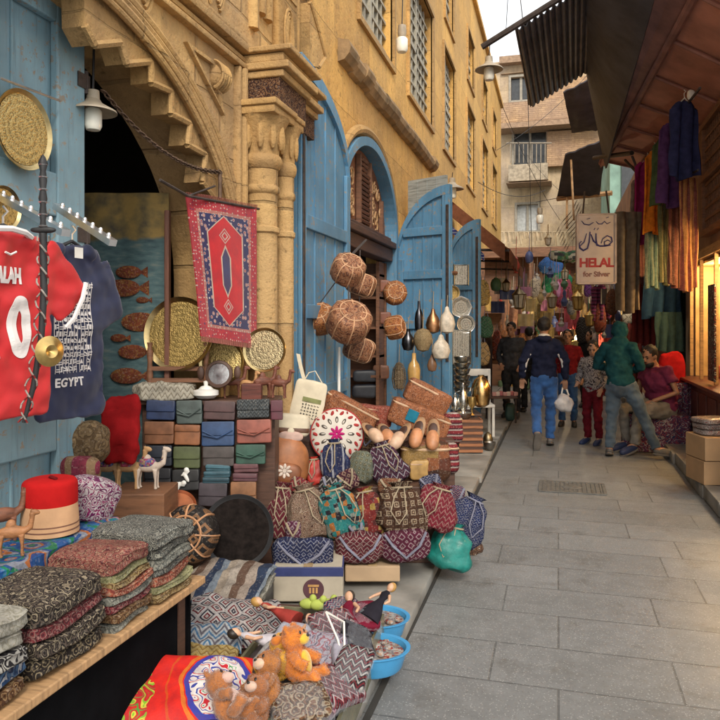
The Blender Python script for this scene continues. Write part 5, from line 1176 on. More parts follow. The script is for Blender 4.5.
# fez
t = thing('fez', 'red felt fez set over a tan straw hat block on the blue cloth', 'hat', PX(50, 535, -1.73)-Vector((0, 0, .01))); t.location.z = .872
g = MB(); g.lathe([(.0, .0), (.098, .0), (.096, .05), (.092, .1), (.0, .1)], 36); mesh('straw_band', g, plain('straw_felt', (.48, .28, .15), .85, 0, .2), t)
g = MB(); g.lathe([(.0955, .012), (.0985, .015), (.097, .02)], 36); g.lathe([(.0952, .03), (.0978, .033), (.0964, .037)], 36); mesh('ribbon', g, plain('brown_ribbon', (.12, .05, .03), .8), t)
g = MB(); g.sq((.093, .093, .055), .35, 1, 36, 18, .004, 9, 3); mesh('felt_crown', g, fabric('red_felt', (.46, .012, .012), .12), t, loc=(0, 0, .135))
g = MB(); g.tube([(0, 0, .19), (.02, -.02, .197), (.05, -.03, .194)], .006, 6); mesh('tassel', g, fabric('dark_red_felt', (.16, .01, .012)), t)
animal('carved_camel', 'pale brown carved camel standing at the left edge of the blue cloth', PX(12, 545, -1.66).to_2d().to_3d()+Vector((0, 0, .872)), .145, wood('camel_wood', (.30, .13, .05), 10, 10, 30), R(35))
animal('carved_camel', 'dark brown carved animal at the left edge behind the pale camel', PX(2, 520, -1.80).to_2d().to_3d()+Vector((0, 0, .872)), .175, wood('dark_camel_wood', (.16, .06, .03), 10, 10, 30), R(60), False)
p = PX(92, 500, -1.70); p.z = .945
t = thing('paisley_cushion', 'small white and magenta swirled cushion in clear wrap beside the fez', 'cushion', p, 0, rot=(.1, .35, R(50)))
g = MB(); g.sq((.1, .05, .085), .6, .6, 28, 18, .01, 12, 3); mesh('cushion_body', g, pattern('magenta_swirl', 'swirl', [(.6, .54, .55), (.3, .03, .14), (.6, .54, .55), (.16, .02, .1)], 3.4, .4), t)
# ------------------------------------------------------------------ folded scarves
def scarf_mat(n, cols, kind='paisley', sc=2.4): return pattern('scarf_'+n, kind, cols, sc*1.35, .88, warp=.015)
SM = {
 'black': scarf_mat('black', [(.02, .018, .018), (.40, .33, .23), (.02, .018, .018), (.13, .1, .08)], sc=1.9), 'black2': scarf_mat('black2', [(.025, .02, .02), (.3, .24, .15), (.03, .025, .02)], sc=2.3),
 'rose': scarf_mat('rose', [(.34, .09, .08), (.5, .3, .2), (.14, .03, .035), (.38, .14, .11)]), 'rose2': scarf_mat('rose2', [(.28, .05, .06), (.4, .2, .18), (.1, .02, .03)], sc=2.8),
 'green': scarf_mat('green', [(.36, .36, .17), (.48, .45, .28), (.18, .19, .08), (.4, .38, .2)], sc=2.8), 'grey': scarf_mat('grey', [(.10, .11, .11), (.42, .42, .36), (.05, .055, .06), (.28, .28, .24)], sc=2.0),
 'grey2': scarf_mat('grey2', [(.3, .31, .27), (.14, .15, .14), (.4, .4, .34)], sc=2.6), 'gold': scarf_mat('gold', [(.38, .26, .1), (.14, .07, .03), (.45, .34, .18)], sc=2.8),
 'pale': scarf_mat('pale', [(.52, .5, .42), (.4, .38, .3), (.55, .53, .46)], sc=2.2), 'zebra': scarf_mat('zebra', [(.02, .02, .025), (.55, .53, .48), (.02, .02, .025), (.5, .48, .44)], 'swirl', 1.8),
 'blue': scarf_mat('blue', [(.03, .08, .2), (.5, .5, .52), (.03, .05, .12), (.1, .2, .36)], 'swirl', 1.8), 'brown': scarf_mat('brown', [(.18, .09, .04), (.35, .22, .11), (.09, .04, .02)], sc=2.6), 'coral': scarf_mat('coral', [(.45, .12, .07), (.55, .3, .2), (.24, .05, .04)], sc=2.8)}
def scarf(label, x, y, z, w, l, h, m, yaw=0, tilt=0):
    """folded bundle: front fold towards +x, w along y, l along x"""
    o_ = Vector((x, y, z)); s = seed(); g = MB()
    def f(u, v):
        q = 2*math.pi*v; cx = math.cos(q); sz = math.sin(q); e = .35
        X = l/2*math.copysign(abs(cx)**e, cx); Z = h/2*math.copysign(abs(sz)**.45, sz)
        pin = 1-.05*(2*abs(u-.5))**6
        X *= 1-.05*math.exp(-((sz-.1)/.16)**2)-.035*math.exp(-((sz+.55)/.12)**2)
        nn = .008*noise.noise(Vector((X*7+s, u*3, Z*9)))
        return Vector((X*pin+nn, (u-.5)*w*(1+.02*math.sin(q*2+s)), Z*(1-.06*(2*abs(u-.5))**6)+nn+.006*math.sin(u*6+s)))
    g.grid(f, 22, 36); n0 = len(g.v); N = 37
    g.add([f(0, i/36) for i in range(36)]+[Vector((0, -w/2-.004, 0))], [(i, (i+1) % 36, 36) for i in range(36)]); g.add([f(1, i/36) for i in range(36)]+[Vector((0, w/2+.004, 0))], [((i+1) % 36, i, 36) for i in range(36)])
    t = thing('folded_scarf', label, 'scarf', o_, yaw, 'folded scarves stacked on the plank table')
    mesh('folded_bundle', g, m, t, ang=70)
    k = MB()          # the layers of the roll seen at the near end
    for q in (.28, .52, .76): k.tube([(l/2*.93*q*math.copysign(abs(math.cos(a))**.35, math.cos(a)), -w/2-.002, h/2*.86*q*math.copysign(abs(math.sin(a))**.45, math.sin(a))) for a in [j*math.pi/16 for j in range(32)]], h*.045, 5, closed=True)
    mesh('fold_edge', k, m, t)
def pile(xf, yc, w, l, items, z=.622, yaw=0, k=1):
    for label, mk, h in items:
        h *= k
        r_ = random.Random(label); zc = z+h/2
        scarf(label, xf-l/2+r_.uniform(-.012, .012), yc+r_.uniform(-.008, .008), zc, w*r_.uniform(.95, 1.04), l*r_.uniform(.95, 1.03), h*1.06, SM[mk], yaw+r_.uniform(-.05, .05)); z += h
pile(-1.36, 1.50, .24, .34, [('brown folded scarf at the bottom of the leftmost front stack', 'brown', .038), ('blue and white swirled folded scarf near the bottom of the leftmost stack', 'blue', .045), ('black and white zebra swirled folded scarf in the leftmost stack', 'zebra', .045), ('plain pale folded scarf second from the top of the leftmost stack', 'pale', .045), ('pale grey green folded scarf topmost of the leftmost stack', 'pale', .05)])
pile(-1.355, 1.80, .29, .36, [('black and gold folded scarf at the bottom of the black paisley stack', 'black2', .052), ('black paisley folded scarf second from the bottom of its stack', 'black', .052), ('rose folded scarf between two black paisley ones', 'rose2', .045), ('large black and cream paisley folded scarf topmost of its stack', 'black', .065)])
pile(-1.355, 2.10, .22, .27, [('grey green folded scarf at the bottom of the stack under the rose one', 'grey2', .036), ('brown folded scarf second from the bottom, under the dark rose one', 'brown', .036), ('dark rose folded scarf in the lower half of the middle stack', 'rose2', .038), ('grey folded scarf in the middle of the rose topped stack', 'grey2', .036), ('coral folded scarf in the middle of the rose topped stack', 'coral', .036), ('gold folded scarf below the green one', 'gold', .034), ('light green folded scarf just under the rose top', 'green', .036), ('thick rose and gold folded scarf topmost of its stack', 'rose', .068)], yaw=.03, k=.72)
pile(-1.345, 2.36, .25, .30, [('gold brown folded scarf at the bottom of the farthest stack', 'gold', .036), ('green and brown folded scarf second from the bottom of the farthest stack', 'green', .034), ('coral red folded scarf low in the farthest stack', 'coral', .045), ('dark grey folded scarf under the light grey one in the farthest stack', 'grey', .04), ('light grey folded scarf third from the top of the farthest stack', 'grey2', .05), ('grey scrolled folded scarf second from the top of the farthest stack', 'grey', .045), ('thick grey and black scrolled folded scarf topmost of the farthest stack', 'grey', .07)], yaw=.05, k=.76)
# ------------------------------------------------------------------ behind the tables
def lump(name, label, cat, px, py, d, w, h, m, dep=.7, e=.7, nz=.1, rot=0):
    W_, H_ = pxsize(w, d)/2, pxsize(h, d)/2; g = MB(); g.sq((W_, W_*dep, H_), e, e, 32, 22, min(W_, H_)*nz*1.6, 5/max(W_*4, .4), seed()); return one(name, label, cat, g, m, P(px, py, d), (0, rot, A), ang=70)
lump('burlap_sack', 'brown patterned sack standing behind the fez', 'sack', 84, 443, 3.5, 46, 42, pattern('sack_print', 'paisley', [(.26, .17, .09), (.34, .23, .12), (.16, .10, .05)], 1.6))
lump('red_blanket', 'plain red blanket hanging behind the toy camels', 'blanket', 121, 430, 3.75, 38, 62, fabric('red_blanket', (.30, .01, .012)), .4, .5, .25)
lump('pink_pouch', 'pink and tan pouch with white piping behind the swirled cushion', 'pouch', 80, 468, 3.25, 38, 24, pattern('pink_tan', 'stripe', [(.36, .05, .1), (.3, .05, .08), (.4, .25, .14)], 1.5), .6)
lump('dark_bundle', 'dark tan bundle lying low behind the scarves', 'bundle', 76, 490, 3.4, 40, 46, fabric('tan_bundle', (.2, .1, .05)), .6)
c, s = cbox(106, 164, 3.66, 3.95, .1, .74); g = MB(); g.box((0, 0, 0), s, bev=.006); one('brown_crate', 'plain brown wooden crate the three toy camels stand on', 'crate', g, wood('crate_brown', (.17, .075, .035), 2, 2, 12), c, (0, 0, A), smooth=False)
zc = .742
for i, (px, lb, tr_) in enumerate(((108, 'toy camel with a purple saddle, left of the three on the crate', (.16, .05, .2)), (128, 'toy camel with a red collar and tan body, middle of the three', (.42, .05, .08)), (148, 'white faced toy camel with a lilac saddle, right of the three', (.28, .2, .42)))):
    p = P(px, 500, 3.78); p.z = zc; animal('toy_camel', lb, p, .225, fabric('toy_camel_plush_%d' % i, ((.42, .26, .14), (.45, .27, .13), (.56, .46, .38))[i]), A+.1-.1*i, True, pattern('camel_trim_%d' % i, 'patch', [tr_, (.5, .35, .2), tr_, (.5, .1, .2), (.1, .15, .35)], 9), 'toy camels on the brown crate')
tray('orange leather tray lying behind the patchwork pouf', P(176, 508, 3.95), .11, leather('orange_tray_leather', (.40, .12, .04)), facing(.9, .2), name='leather_tray', rm=leather('orange_rim', (.3, .08, .03)))
def pouf(label, loc, r, h, m, rot, group=None, seam=None, name='leather_pouf'):
    t = thing(name, label, 'pouf', loc, 0, group, rot=rot); g = MB(); g.sq((r, r, h/2), .5, 1, 40, 22, .003, 20, seed(), tap=lambda z: (1+.0*z, 1)); mesh('pouf_body', g, m, t)
    g = MB()
    for k in range(8): q = k*math.pi/4; g.tube([(r*1.005*c_*math.cos(q), r*1.005*c_*math.sin(q), h/2*1.01*s_) for c_, s_ in [(math.copysign(abs(math.cos(a))**.5, math.cos(a)), math.copysign(abs(math.sin(a))**.5, math.sin(a))) for a in [R(-80+16*j) for j in range(11)]]], .005, 5)
    g.tube([(r*.62*math.cos(q), r*.62*math.sin(q), h/2*.985) for q in [k*math.pi/12 for k in range(24)]], .005, 5, closed=True); g.tube([(r*.62*math.cos(q), r*.62*math.sin(q), -h/2*.985) for q in [k*math.pi/12 for k in range(24)]], .005, 5, closed=True)
    mesh('seam', g, seam or leather('pale_seam', (.55, .28, .14)), t); return t
pouf('black and tan patchwork leather pouf standing on edge behind the scarves', P(190, 534, 3.78), .15, .16, pattern('harlequin', 'diamond', [(.02, .018, .018), (.3, .15, .07), (.02, .018, .018)], 1.4, .5, uv='xy'), facing(.25, -.2))
tray('large black carved round tray leaning below the wallets', P(238, 531, 3.92), .195, plain('black_carved', (.012, .009, .008), .9, 0, .6, 30, .6, 60, .004, spec=.1), facing(.2), .02, name='wooden_tray', rm=m_black)
# ------------------------------------------------------------------ low platform with cloth, plush toys and packed dolls
t = thing('low_platform', 'low dark wooden platform under the piles of cloth in the foreground', 'platform', (-1.3, 2.85, 0), R(8))
g = MB(); g.box((-.12, -.02, .16), (.6, 1.2, .04)); mesh('platform_top', g, m_dark_wood, t, smooth=False)
for x in (-.36, .12):
    for y in (-.5, .5): g = MB(); g.box((x, y, .09), (.06, .06, .1)); mesh('leg', g, m_dark_wood, t, smooth=False)
def cloth(name, label, px, py, d, w, l, h, m, yaw=0, pitch=0, roll=0, nz=.02, fringe=None, cat='cloth', wrap=False, layers=1):
    t = thing(name, label, cat, P(px, py, d), 0, 'cloth piled on the low platform', rot=(pitch, roll, A+yaw)); s = seed()
    for k in range(layers):
        g = MB(); sc = 1-.04*k
        def f(u, v):
            x, y = (u-.5)*w*sc, (v-.5)*l*sc; return Vector((x+.01*noise.noise(Vector((v*4, s, k))), y+.01*noise.noise(Vector((u*4, s+9, k))), -k*h*1.02+nz*noise.noise(Vector((x*7+s, y*7, k*.6)))+nz*.5*noise.noise(Vector((x*17, y*17+s, k)))-.6*h*(2*abs(u-.5))**6-.5*h*(2*abs(v-.5))**6))
        g.grid(f, 36, 28, h*.93); mesh('cloth_layer', g, m if k == 0 else (m if isinstance(m, list) else SM[('rose2', 'pale', 'black2')[k % 3]]), t, ang=80)
        if k == 0: f0 = f
    if fringe:
        g = MB(); rr = random.Random(s)
        for k in range(70):
            u = k/69; p = f0(u, 0); g.tube([p, p+Vector((rr.uniform(-.01, .01), -.03, -.012)), p+Vector((rr.uniform(-.02, .02), -.045, -.05))], .0045, 5); p = f0(0, u); g.tube([p, p+Vector((-.03, rr.uniform(-.01, .01), -.012)), p+Vector((-.045, rr.uniform(-.02, .02), -.05))], .0045, 5)
        mesh('fringe', g, fringe, t)
    if wrap: g = MB(); g.grid(lambda u, v: f0(u, v)*1.0+Vector((0, 0, .012+.012*abs(noise.noise(Vector((u*14, v*14, s)))))), 40, 32); mesh('clear_wrap', g, m_wrap, t, ang=80)
    return t
m_wrap = glass('clear_wrap', (.7, .74, .8), .05, .10)
cloth('printed_cloth', 'folded cloth with brown and cream picture stripes in clear wrap before the black tray', 226, 577, 3.62, .42, .36, .04, pattern('picture_stripes', 'stripe', [(.46, .38, .3), (.5, .43, .36), (.17, .10, .07), (.42, .34, .28), (.03, .05, .1), (.25, .3, .36)], .55, .6), R(-12), .28, 0, .03, wrap=True, layers=3)
cloth('woven_scarf', 'white, red and black woven diamond scarf spilling over the pile behind the yellow fringed one', 238, 618, 3.28, .42, .32, .035, pattern('woven_diamonds', 'diamond', [(.55, .52, .5), (.2, .03, .04), (.55, .52, .5), (.03, .03, .05), (.5, .46, .45)], 1.8, uv='xy'), R(14), .35, R(12), .04, layers=2)
cloth('woven_scarf', 'pale blue and white woven scarf lying over the yellow fringed one', 203, 632, 3.06, .34, .16, .035, pattern('blue_weave', 'zigzag', [(.5, .52, .54), (.08, .2, .36), (.45, .48, .5), (.14, .13, .16)], 1.8, uv='xy'), R(6), .3, R(4), .03)
cloth('fringed_scarf', 'mustard yellow fringed scarf folded behind the red printed cloth', 196, 650, 2.88, .33, .13, .05, pattern('mustard_weave', 'zigzag', [(.48, .34, .11), (.5, .38, .16), (.28, .17, .05)], 3, uv='xy'), R(3), .25, 0, .02, fabric('mustard_fringe', (.45, .33, .14)))
def applique_mat():
    t = NT('applique_cloth'); v = t.co('Object'); x, y, z = t.xyz(v); n = t.noise(v, 9, 2); sw = t.m('FRACT', t.m('MULTIPLY', t.noise(t.vm('ADD', v, t.vm('SCALE', t.vm('SUBTRACT', t.noise(v, 11, 2, col=True), (.5, .5, .5)), .07)), 13, 1), 6.0))
    ex, ey = t.m('DIVIDE', t.m('SUBTRACT', x, .13), .115), t.m('DIVIDE', t.m('SUBTRACT', y, .0), .15)
    e = t.m('SQRT', t.m('ADD', t.m('MULTIPLY', ex, ex), t.m('MULTIPLY', ey, ey))); e = t.m('ADD', e, t.m('MULTIPLY', t.m('SUBTRACT', n, .5), .35))
    inner = t.ramp(sw, [(0, (.66, .62, .6)), (.38, (.03, .06, .30)), (.52, (.66, .62, .6)), (.72, (.50, .02, .03)), (.86, (.66, .62, .6)), (.95, (.05, .3, .1))], 'CONSTANT')
    ring_ = t.ramp(e, [(0, (.66, .62, .6)), (.98, (.66, .62, .6)), (1.0, (.03, .05, .32))], 'CONSTANT')
    col = t.mix(t.ramp(t.m('MULTIPLY', e, .5), [(0, 0), (.42, 1)], 'CONSTANT'), inner, (.03, .05, .32))
    base = t.ramp(t.m('MULTIPLY', e, .5), [(0, (.60, .02, .012)), (.52, (.62, .16, .02)), (.58, (.60, .02, .012)), (.74, (.56, .07, .01)), (.77, (.60, .02, .012))], 'CONSTANT')
    col = t.mix(t.ramp(t.m('MULTIPLY', e, .5), [(0, 0), (.5, 1)], 'CONSTANT'), col, base)
    left = t.ramp(sw, [(0, (.45, .02, .02)), (.3, (.20, .42, .03)), (.48, (.55, .50, .06)), (.6, (.45, .02, .02)), (.8, (.08, .25, .04)), (.9, (.5, .03, .02))], 'CONSTANT')
    col = t.mix(t.ramp(t.m('ADD', x, t.m('MULTIPLY', n, .1)), [(0, 1), (.5, 1)], 'CONSTANT') if 0 else t.m('LESS_THAN', t.m('ADD', x, t.m('MULTIPLY', n, .12)), -.03), col, left)
    nz = t.noise(v, 22, 4); col = t.mix(t.ramp(nz, [(.35, .35), (.65, 0)]), col, (.12, .01, .02))
    return t.out(col, .6, 0, t.m('ADD', nz, t.m('MULTIPLY', t.noise(v, 150, 2), .3)), .5, .006, spec=.2)
m_khay = applique_mat()
t = cloth('applique_cloth', 'bright red printed cloth with white, blue and green scroll shapes lying in the foreground', 180, 683, 2.5, .49, .28, .028, m_khay, R(6), .34, R(3), .012, layers=4)
# crate of packed dolls
t = thing('doll_crate', 'shallow clear walled crate at the kerb heaped with packed dolls', 'crate', (-1.02, 2.83, .075), R(4))
g = MB()
for sx in (-1, 1): g.box((sx*.25, 0, .075), (.012, .98, .15))
for sy in (-1, 1): g.box((0, sy*.484, .075), (.486, .012, .15))
g.box((0, 0, .008), (.48, .95, .012)); mesh('crate_wall', g, plain('olive_plastic', (.17, .16, .10), .25, 0, .2, 8), t, smooth=False)
g = MB(); g.sq((.235, .465, .05), .35, .35, 40, 18, .02, 9, 5); mesh('packing', g, plain('dark_packing', (.06, .045, .045), .7, 0, .5, 10), t, loc=(0, 0, .09))
m_mar = fabric('maroon_dress', (.16, .012, .03)); m_lil = pattern('lilac_print', 'swirl', [(.50, .48, .58), (.50, .48, .58), (.16, .12, .2), (.5, .46, .55), (.4, .1, .14)], 2.2, .6); m_blk = fabric('black_dress', (.02, .018, .025)); m_skin = plain('doll_skin', (.55, .32, .2), .5)
def doll(label, px, py, d, yaw, dress, hair, s=.3, pitch=-1.2, roll=0):
    t = thing('packed_doll', label, 'doll', P(px, py, d), 0, 'packed dolls heaped in the crate', rot=(pitch, roll, A+yaw))
    g = MB(); g.lathe([(0, 0), (.3*s, .01*s), (.22*s, .22*s), (.1*s, .42*s), (.075*s, .5*s), (.11*s, .62*s), (.05*s, .7*s), (0, .71*s)], 20, squash=(1, .55)); mesh('dress', g, dress, t)
    g = MB(); g.sq((.075*s, .075*s, .09*s), 1, 1, 16, 12, M=Matrix.Translation((0, 0, .8*s))); g.tube([(0, 0, .66*s), (0, 0, .76*s)], .03*s, 8)
    for q in (-1, 1): g.tube([(q*.1*s, 0, .63*s), (q*.2*s, -.02*s, .5*s), (q*.2*s, -.08*s, .38*s)], [.035*s, .03*s, .022*s], 8)
    remesh(mesh('body', g, m_skin, t), .012*s, 1)
    g = MB(); g.sq((.085*s, .08*s, .1*s), 1, 1, 16, 12, M=Matrix.Translation((0, .02*s, .82*s))); mesh('hair', g, hair, t)
    return t
def pack(label, px, py, d, w, l, m, yaw, pitch=.35, roll=0):
    t = thing('wrapped_garment', label, 'packet', P(px, py, d), 0, 'wrapped garments in the doll crate', rot=(pitch, roll, A+yaw)); s_ = seed(); g = MB()
    g.sq((w/2, l/2, .022), .5, .35, 40, 16, .012, 14, s_); mesh('folded_garment', g, m, t, ang=60)
    g = MB(); g.grid(lambda u, v: Vector(((u-.5)*w*1.08, (v-.5)*l*1.08, .026+.02*abs(noise.noise(Vector((u*9, v*9, s_))))-.03*(2*abs(u-.5))**4-.03*(2*abs(v-.5))**4)), 30, 30); mesh('clear_wrap', g, m_wrap, t, ang=90); return t
m_redpr = pattern('red_black_print', 'zigzag', [(.22, .015, .03), (.03, .02, .03), (.30, .03, .05), (.5, .42, .42), (.05, .01, .02)], 2.6, .5, uv='xy')
pack('maroon and black printed garment in clear wrap near the back of the crate', 335, 628, 3.05, .2, .2, m_redpr, .5); pack('lilac garment in clear wrap in the middle of the crate', 318, 655, 2.86, .19, .22, m_lil, -.5, .45); pack('black garment in clear wrap at the right edge of the crate', 357, 640, 2.98, .14, .22, m_blk, .2, .2, .5)
pack('dark red printed garment in clear wrap at the near end of the crate', 333, 686, 2.62, .2, .2, m_redpr, .9, .3, .2); pack('white garment in clear wrap beside the orange plush animal', 345, 664, 2.78, .1, .2, fabric('white_garment', (.34, .32, .38), .3), .3, .3, .4); pack('silver garment in clear wrap at the left back of the crate', 290, 640, 3.02, .16, .18, fabric('silver_garment', (.36, .36, .42), .3), -.4); pack('plum garment in clear wrap at the far end of the crate by the baskets', 362, 616, 3.22, .15, .16, m_mar, .1)
for q in (('brown and cream printed garment in clear wrap under the nearest plush animal', 300, 704, 2.45, .2, .17, pattern('brown_print', 'paisley', [(.2, .09, .04), (.42, .33, .22), (.08, .04, .02)], 2.4, .6, uv='xy'), .3), ('black and white printed garment in clear wrap at the near right corner of the crate', 352, 668, 2.72, .14, .2, pattern('bw_print', 'zigzag', [(.02, .02, .025), (.5, .48, .46), (.03, .02, .03), (.2, .02, .03)], 3, .6, uv='xy'), -.3), ('navy and red garment in clear wrap right of the small lime toy', 345, 610, 3.3, .17, .15, pattern('navy_print', 'kilim', [(.03, .03, .1), (.3, .03, .05), (.4, .38, .4), (.02, .02, .06)], 2.4, .6, uv='xy'), .7), ('white fringed garment in clear wrap beside the pale dressed doll', 276, 658, 2.82, .16, .14, pattern('white_print', 'stripe', [(.5, .47, .45), (.5, .47, .45), (.2, .1, .12), (.45, .42, .4)], 3, .6, uv='xy'), -.6), ('plum and pink garment in clear wrap in front of the orange plush animal', 318, 702, 2.52, .16, .15, pattern('plum_print', 'diamond', [(.14, .015, .05), (.4, .2, .25), (.1, .01, .03)], 3, .6, uv='xy'), 1.0)): pack(*q)
m_h1, m_h2 = plain('dark_hair', (.02, .013, .01), .5), plain('blond_hair', (.4, .22, .06), .5)
doll('packed doll in a lilac dress lying in the middle of the crate', 321, 662, 2.92, .5, m_lil, m_h1, .3, -1.15, .5)
doll('packed doll in a dark maroon dress with white ribbons right behind the lilac one', 346, 640, 3.05, -.3, m_mar, m_h1, .28, -1.0, -.4)
doll('packed doll in a maroon and pink dress at the near end of the crate', 338, 690, 2.68, .9, m_mar, m_h2, .27, -1.2, .6)
doll('packed doll in a black dress at the back of the crate by the blue baskets', 366, 620, 3.2, -.8, m_blk, m_h2, .24, -1.0)
doll('packed doll in a red dress lying at the far left of the crate', 297, 622, 3.15, 1.3, fabric('red_dress', (.36, .05, .04)), m_h2, .26, -1.25, .4)
doll('packed doll in a pale dress between the plush toys and the woven scarf', 283, 645, 3.0, 1.8, fabric('pale_dress', (.6, .56, .6)), m_h1, .26, -1.25, .2)
g = MB()
for a_, b_, c_ in (((326, 612, 2.98), (338, 640, 2.86), (345, 672, 2.76)), ((326, 612, 2.98), (344, 622, 2.9), (345, 672, 2.76))): g.tube([P(*a_), P(*b_), P(*c_)], .0045, 6)
o = one('white_ribbon', 'white ribbons lying over the packed dolls', 'ribbon', g, m_white)
# little green and yellow toys at the back
g = MB()
for x, y, c_ in ((0, 0, 0), (.05, .01, 0), (-.05, .015, 0)): g.sq((.04, .025, .025), 1, 1, 14, 8, M=Matrix.Translation((x, y, 0))); g.sq((.018, .018, .02), 1, 1, 10, 8, M=Matrix.Translation((x+.025, y, .025)))
one('green_toy', 'small lime green toy at the back of the doll crate below the pale cardboard box', 'toy', g, plain('lime_plush', (.35, .42, .08), .8), P(318, 605, 3.4), (0, 0, A))
# blue baskets
def basket(label, loc, rz, fill):
    t = thing('plastic_basket', label, 'basket', loc, rz, 'blue baskets by the kerb'); r_ = .135; t.scale = (1, 1, .62)
    g = MB(); g.lathe([(0, .002), (r_*.8, .0), (r_*.86, .02), (r_, .14), (r_*1.08, .146), (r_*1.08, .154), (r_*.97, .15), (r_*.82, .02), (0, .012)], 36, squash=(1.25, 1)); mesh('basket_body', g, plain('blue_plastic', (.06, .30, .58), .3, 0, .1), t)
    g = MB(); rr = random.Random(fill)
    for k in range(16):
        a = rr.uniform(0, 6.3); q = rr.uniform(0, .8)*r_; g.sq((rr.uniform(.014, .03), rr.uniform(.012, .02), rr.uniform(.01, .02)), .9, .9, 12, 8, .004, 30, k, M=Matrix.Translation((q*1.2*math.cos(a), q*math.sin(a), .13+rr.uniform(-.012, .02))) @ Matrix.Rotation(a, 4, 'Z'))
    g.lathe([(0, .12), (r_*.9, .12)], 24, squash=(1.25, 1)); o_ = mesh('trinkets', g, pattern('basket_trinkets_%d' % fill, 'patch', [(.6, .55, .5), (.4, .06, .05), (.55, .35, .25), (.3, .28, .3), (.6, .58, .55)], 8, .5), t); return t
p1, p2 = PZ(374, 668, .075), PZ(372, 640, .075)
basket('sky blue plastic basket of small trinkets, nearer of the two by the kerb', (p1.x-.02, p1.y, .075), .3, 1); basket('sky blue plastic basket of small trinkets, farther of the two by the kerb', (p2.x-.01, p2.y+.06, .075), .2, 2)
# plush toys
def fuzz(o, L, sd):
    me = o.data; rr = random.Random(sd); vs = [tuple(v.co) for v in me.vertices]; fs = [tuple(p.vertices) for p in me.polygons]; n0 = len(vs)
    for v, nv in [(v.co.copy(), n.vector.copy()) for v, n in zip(me.vertices, me.vertex_normals)]:
        for _ in range(2):
            d = (nv+Vector((rr.uniform(-.6, .6), rr.uniform(-.6, .6), rr.uniform(-.9, .3)))).normalized(); w = d.orthogonal().normalized()*.0011; k = len(vs); b_ = v+Vector((rr.uniform(-.003, .003), rr.uniform(-.003, .003), rr.uniform(-.003, .003)))-nv*.001
            vs += [tuple(b_-w), tuple(b_+w), tuple(b_+d*L*rr.uniform(.5, 1.2))]; fs.append((k, k+1, k+2))
    me2 = bpy.data.meshes.new(me.name); me2.from_pydata(vs, [], fs)
    for m_ in me.materials: me2.materials.append(m_)
    o.data = me2; me2.shade_smooth(); return o
def plush(label, px, py, d, yaw, c, c2, s=.2, pitch=0, roll=0):
    t = thing('plush_toy', label, 'plush toy', P(px, py, d), 0, 'plush toys in the foreground', rot=(pitch, roll, A+yaw)); g = MB()
    g.sq((.3*s, .27*s, .36*s), 1, 1, 24, 16); g.sq((.27*s, .25*s, .25*s), 1, 1, 24, 16, M=Matrix.Translation((0, -.05*s, .5*s)))
    for q in (-1, 1):
        g.sq((.085*s, .05*s, .09*s), 1, 1, 12, 10, M=Matrix.Translation((q*.2*s, -.02*s, .72*s))); g.tube([(q*.2*s, -.05*s, .2*s), (q*.36*s, -.2*s, .05*s), (q*.34*s, -.34*s, -.05*s)], [.11*s, .1*s, .11*s], 12)
        g.tube([(q*.16*s, -.1*s, -.26*s), (q*.26*s, -.36*s, -.3*s), (q*.28*s, -.5*s, -.26*s)], [.13*s, .12*s, .13*s], 12)
    m = plain('plush_'+label.split()[0]+label.split()[1], c, .95, 0, .25, 30, .8, 180, .006, .5); fuzz(remesh(mesh('body', g, m, t), .03*s, 2, .012*s, 90), .007, seed())
    m2 = plain('plush_trim_'+label.split()[0]+label.split()[1], c2, .95, 0, .2, 30, .8, 180, .006, .5)
    g = MB(); g.sq((.15*s, .12*s, .11*s), 1, 1, 20, 14); mesh('muzzle', g, m2, t, loc=(0, -.27*s, .44*s)); g = MB(); g.sq((.2*s, .08*s, .24*s), 1, 1, 20, 14); mesh('belly', g, m2, t, loc=(0, -.215*s, .0))
    g = MB(); g.sq((.045*s, .03*s, .03*s), 1, 1, 12, 8); mesh('nose', g, m_black, t, loc=(0, -.385*s, .49*s))
    for q in (-1, 1): g = MB(); g.sq((.034*s, .02*s, .04*s), 1, 1, 12, 8); mesh('eye', g, plain('black_eye', (.01, .01, .012), .1), t, loc=(q*.1*s, -.275*s, .585*s))
    return t
plush('orange and yellow plush animal sitting upright beside the lilac doll', 297, 664, 2.62, 1.25, (.55, .17, .015), (.62, .40, .03), .175, -.35, .2)
plush('brown and cream plush animal in the middle, leaning on the orange one', 266, 690, 2.47, -.75, (.34, .125, .025), (.58, .40, .28), .165, -.6, -.5)
plush('ginger and pink plush animal lying lowest in the foreground', 228, 706, 2.34, 1.0, (.36, .13, .035), (.55, .36, .3), .165, -1.0, .5)
plush('yellow and orange plush animal lying face up behind the brown one', 280, 664, 2.66, -.2, (.58, .30, .02), (.55, .17, .02), .16, -1.1, -.4)
plush('dark ginger plush animal slumped at the very front edge of the pile', 255, 712, 2.36, -.4, (.28, .10, .03), (.5, .34, .26), .15, -.7, -.3)
